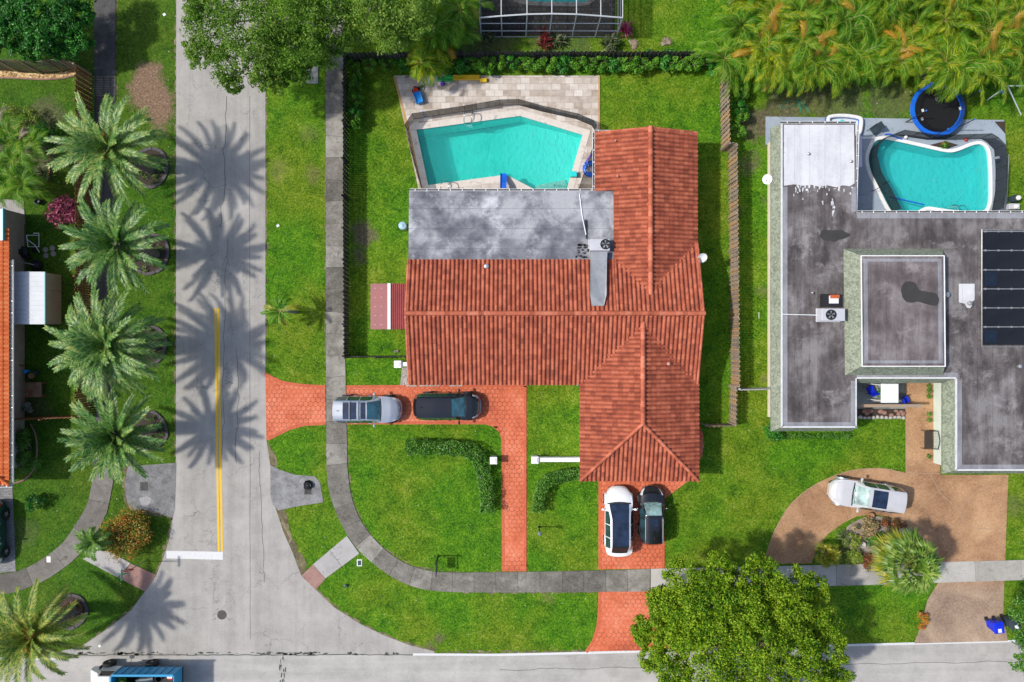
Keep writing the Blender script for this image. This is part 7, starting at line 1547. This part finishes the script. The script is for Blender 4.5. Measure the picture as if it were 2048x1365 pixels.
for i in range(11):
    c = P(1720 + i * 8.6, 835 + rnd(-1, 1)); mb = MB(); mb.lathe([(.10, .0), (.15, .05), (.13, .12), (.05, .16)], (c.x, c.y, 0), 9); o = mb.build('edging_stone', M['river_rock'], origin=(c.x, c.y, 0), smooth=60); o.scale = (rnd(.8, 1.2), rnd(.7, 1), 1); tag(o, 'pale round stone in the edging row of the courtyard bed', 'stone', RG)
for i in range(12):
    c = P(1724 + rnd(0, 82), 826 + rnd(-5, 5)); mb = MB(); mb.lathe([(.14, .02), (.2, .1), (.16, .2), (.05, .26)], (c.x, c.y, 0), 8); o = mb.build('bed_rock', pm('red_rock', (.30, .17, .13), .3, 3, .9, fine=.4), origin=(c.x, c.y, .02), smooth=60); o.scale = (rnd(.7, 1.4), rnd(.6, 1.2), rnd(.6, 1)); tag(o, 'reddish rock lying in the courtyard bed behind the edging stones', 'rock', 'rocks in the courtyard bed')
# bench
c = P(1849, 878); bn = thing('garden_bench', 'dark wrought iron bench against the pale green wall', 'bench', (c.x, c.y, .03)); Lb = 1.25; mb = MB()
for i in range(7): x = -.24 + i * .08; mb.box(c.x + x - .03, c.x + x + .03, c.y - Lb / 2, c.y + Lb / 2, .42, .45)
mb.build('seat', pm('bench_brown', (.05, .04, .035), .2, 4, .6), bn); mb = MB(); mb.tube([(c.x + .34, c.y - Lb / 2, .45), (c.x + .42, c.y - Lb / 2, .85), (c.x + .44, c.y - Lb / 4, .92), (c.x + .46, c.y, .98), (c.x + .44, c.y + Lb / 4, .92), (c.x + .42, c.y + Lb / 2, .85), (c.x + .34, c.y + Lb / 2, .45)], .025, 6)
for i in range(12): y = c.y - Lb / 2 + Lb * (i + .5) / 12; mb.tube([(c.x + .34, y, .5), (c.x + .43, y, .88)], .009, 4)
mb.build('backrest', M['dark_metal'], bn)
for s in (-1, 1): mb = MB(); y = c.y + s * Lb / 2; mb.tube([(c.x - .3, y, .03), (c.x - .3, y, .62), (c.x + .38, y, .66)], .022, 6); mb.tube([(c.x + .34, y, .03), (c.x + .34, y, .5)], .022, 6); mb.build('armrest', M['dark_metal'], bn)
# garden ornament and pots in the drive island
c = P(1722, 1088); mb = MB(); mb.lathe([(.12, .03), (.2, .15), (.22, .3), (.17, .32), (.08, .2)], (c.x, c.y, 0), 16); tag(mb.build('stone_pot', M['river_rock'], origin=(c.x, c.y, .03), smooth=50), 'small pale stone bowl in the drive island', 'pot')
c = P(1738, 1030); mb = MB(); mb.lathe([(.12, .03), (.2, .2), (.22, .34), (.17, .36), (.1, .2)], (c.x, c.y, 0), 16); o = mb.build('flower_pot', pm('clay', (.42, .23, .12), .25, 4, .85), origin=(c.x, c.y, .03), smooth=50); tag(o, 'tan clay pot at the tip of the drive island nearest the white SUV', 'pot')
mb = MB(); mb.prism(smoothpoly(PX([(1690, 1062), (1712, 1042), (1745, 1033), (1790, 1040), (1825, 1065), (1812, 1100), (1790, 1125), (1745, 1122), (1712, 1122), (1695, 1100)]), 4), -.1, .02); struct('island_bed', mb, mk_slab('island_gravel', (.09, .07, .05), (.22, .18, .14), (.42, .37, .32), 3) or M['island_gravel'])
# left yard clutter
def mower():
    c = P(68, 490); root = thing('lawn_mower', 'dark mower with a pale tubular handle frame in the left yard', 'mower', (c.x, c.y, 0)); mb = MB(); mb.lathe([(.3, .1), (.42, .14), (.42, .3), (.2, .42), (.18, .6)], (c.x - .65, c.y - .55, 0), 18); mb.build('deck', M['black_plastic'], root, smooth=40)
    mb = MB(); f = [P(53, 471, .7), P(78, 471, .7), P(78, 494, .5), P(56, 494, .5)]; mb.tube([tuple(p) for p in f] + [tuple(f[0])], .03, 6); mb.tube([tuple(P(67, 467, .8)), tuple(P(78, 467, .8)), tuple(P(78, 471, .7))], .03, 6); mb.tube([tuple(P(55, 480, .6)), tuple(P(70, 491, .6)), tuple(P(79, 505, .4))], .03, 6); mb.build('handle_frame', M['white_metal'], root)
    for x, y in ((50, 505), (72, 500), (62, 515)): q = P(x, y); mb = MB(); mb.lathe([(.05, -.06), (.2, -.06), (.2, .06), (.05, .06)], (q.x, q.y, .2), 16, axis='X'); mb.build('wheel', M['black_rubber'], root)
mower()
wt = thing('loose_tyre', 'black tyre lying flat beside the white metal shed', 'tyre', (*P(75, 531).xy, 0)); c = P(75, 531); mb = MB(); n = 24; mb.add([(c.x + (.3 + .12 * math.cos(b)) * math.cos(a), c.y + (.3 + .12 * math.cos(b)) * math.sin(a), .12 + .11 * math.sin(b)) for a in [2 * PI * i / n for i in range(n)] for b in [2 * PI * j / 8 for j in range(8)]], [(i * 8 + j, i * 8 + (j + 1) % 8, ((i + 1) % n) * 8 + (j + 1) % 8, ((i + 1) % n) * 8 + j) for i in range(n) for j in range(8)]); mb.build('tread', M['black_rubber'], wt, smooth=60); mb = MB(); mb.lathe([(.2, .08), (.2, .13), (.05, .15)], (c.x, c.y, 0), 14); mb.build('rim', M['iron'], wt)
mb = MB(); mb.tube([P(23, 521, 1.2), P(68, 530, .9)], .03, 6); c = P(45, 526); tag(mb.build('metal_bar', M['galvanised'], origin=(c.x, c.y, 0)), 'pale metal bar sticking out from the left house above the shed', 'bar')
SGp = 'round stepping stones beside the magenta shrub'
for x, y in ((91, 500), (105, 497), (107, 508), (92, 512)): c = P(x, y); mb = MB(); mb.lathe([(.19, -.03), (.19, .03), (.16, .04)], (c.x, c.y, 0), 12); tag(mb.build('stepping_stone', M['pale_bark'], origin=(c.x, c.y, 0)), 'round tan stepping stone in the grass beside the magenta shrub', 'stone', SGp)
wtb = thing('work_bench', 'low wooden board table with reddish stain beside the left house wall', 'table', (*P(66, 780).xy, 0)); c = P(66, 780, .7); mb = MB(); mb.box(c.x - .58, c.x + .58, c.y - .52, c.y + .52, .64, .7); t = NT('stained_board'); pz = t.geo(); x, y, z = t.sep(pz); t.fin(t.mix(t.ramp(t.noise(pz, 2.2, 4, .7), [(.42, 0.0), (.6, 1.0)]), (.20, .14, .08), (.20, .06, .025)), .85); mb.build('top', M['stained_board'], wtb)
for sx in (-.5, .5):
    for sy in (-.44, .44): mb = MB(); mb.box(c.x + sx - .04, c.x + sx + .04, c.y + sy - .04, c.y + sy + .04, 0, .64); mb.build('leg', M['brown_wood'], wtb)
CLU = 'garden odds and ends by the left house wall'
for px, py, m_, prof, nm, lab, cat in ((57, 743, 'sky_plastic', [(.12, 0), (.13, .35), (.05, .4), (.05, .46)], 'water_jug', 'blue jug on the grass above the stained board table', 'jug'), (68, 752, 'clay', [(.12, 0), (.2, .3), (.17, .31), (.1, .2)], 'flower_pot', 'tan clay pot right of the blue jug', 'pot'), (76, 746, 'slate_plastic', [(.12, 0), (.15, .3), (.1, .3)], 'flower_pot', 'dark pot at the right of the tan clay pot', 'pot'), (44, 731, 'brown_wood', [(.2, 0), (.22, .5), (.18, .52)], 'wooden_tub', 'brown round tub against the stained wall', 'tub'), (36, 748, 'white_paint', [(.1, 0), (.1, .25), (.04, .3)], 'paint_can', 'small white can at the foot of the stained wall', 'can')):
    c = P(px, py); mb = MB(); mb.lathe(prof, (c.x, c.y, 0), 16); tag(mb.build(nm, M[m_], origin=(c.x, c.y, 0), smooth=40), lab, cat, CLU)
mb = MB(); c = P(57, 813); r = random.Random(1); clump(mb, (c.x, c.y, .22), .3, 60, .28, r, .7); clump(mb, (c.x + .25, c.y - .25, .18), .22, 40, .24, r, .7); tag(mb.build('tarpaulin_heap', pm('grey_green_bag', (.24, .27, .22), .4, 5, .6), origin=(c.x, c.y, 0)), 'crumpled grey green sacks on the grass below the stained board table', 'sack', CLU)
c = P(80, 405); mb = MB(); mb.lathe([(.18, 0), (.24, .35), (.2, .36), (.15, .2)], (c.x, c.y, 0), 4); tag(mb.build('planter', M['slate_plastic'], origin=(c.x, c.y, 0)), 'square slate blue planter left of the magenta shrub', 'planter')
c = P(96, 350); mb = MB(); mb.tube([(*p, .05) for p in smoothpoly(PX([(97, 328), (100, 340), (98, 355), (92, 366)]), 4, False)], .06, 6); tag(mb.build('clay_edging', M['clay'], origin=(c.x, c.y, 0)), 'short curved terracotta edging in the left yard', 'edging')
mb = MB(); c = P(793, 703); r = random.Random(4)
for i in range(6): mb.tube([(c.x + r.uniform(-.2, .2), c.y + r.uniform(-.1, .1), .05), (c.x + r.uniform(-.2, .2), c.y + r.uniform(-.1, .1), .12)], .03, 5)
tag(mb.build('kindling_heap', M['pale_bark'], origin=(c.x, c.y, 0)), 'small heap of sticks on the grass inside the short dark fence', 'sticks')
c = P(1155, 770, 2.5); mb = MB(); mb.obox((c.x, c.y, 2.5), .14, .1, .12, .3); tag(mb.build('flood_light', M['turquoise_plastic'], origin=(c.x, c.y, 2.44)), 'small turquoise fitting under the eave at the roof corner', 'fitting')
LG = 'litter on the lawns'
for x, y, lab in ((329, 30, 'white scrap of paper on the verge at the top'), (556, 452, 'white scrap on the east verge of the street'), (200, 1292, 'white speck of litter on the main road left of the truck')):
    c = P(x, y); mb = MB(); mb.obox((c.x, c.y, .03), .2, .16, .03, .5, tilt=('X', .15)); tag(mb.build('paper_scrap', M['white_paint'], origin=(c.x, c.y, 0)), lab, 'litter', LG)
c = P(1517, 632); mb = MB(); mb.tube([(c.x, c.y - .2, .1), (c.x, c.y + .25, .1)], .02, 6); tag(mb.build('sprinkler_pipe', M['white_metal'], origin=(c.x, c.y, 0)), 'short white sprinkler pipe in the grass west of the neighbour wall', 'pipe')
# ------------------------------------------------------------------ light and camera
EL = math.radians(49)
w = bpy.data.worlds.new('World'); SC.world = w; w.use_nodes = True
nt = w.node_tree; sky = nt.nodes.new('ShaderNodeTexSky'); sky.sky_type = 'NISHITA'; sky.sun_disc = False
sky.sun_elevation = EL; sky.sun_rotation = math.radians(270); sky.air_density = 1.0; sky.dust_density = 2.0; sky.ozone_density = 1.0
bg = nt.nodes['Background']; nt.links.new(sky.outputs[0], bg.inputs[0]); bg.inputs[1].default_value = .15
sun = bpy.data.lights.new('sun', 'SUN'); sun.energy = 3.5; sun.angle = math.radians(2.2); sun.color = (1.0, .955, .88)
so = bpy.data.objects.new('sun', sun); COL.objects.link(so); so.rotation_euler = (0, -(PI / 2 - EL), math.radians(0)); so.location = (-30, 0, 40)
cam = bpy.data.cameras.new('camera'); co = bpy.data.objects.new('camera', cam); COL.objects.link(co)
co.location = (0, 0, H); co.rotation_euler = (0, 0, 0); cam.sensor_width = 36; cam.lens = 36 * F / 2048; cam.clip_end = 1000; cam.clip_start = .5
SC.camera = co
SC.view_settings.view_transform = 'Standard'; SC.view_settings.look = 'None'; SC.view_settings.gamma = 1; SC.view_settings.exposure = 0.16; SC.view_settings.use_curve_mapping = False
SC.cycles.max_bounces = 6; SC.cycles.transparent_max_bounces = 12; SC.cycles.caustics_reflective = False; SC.cycles.caustics_refractive = False
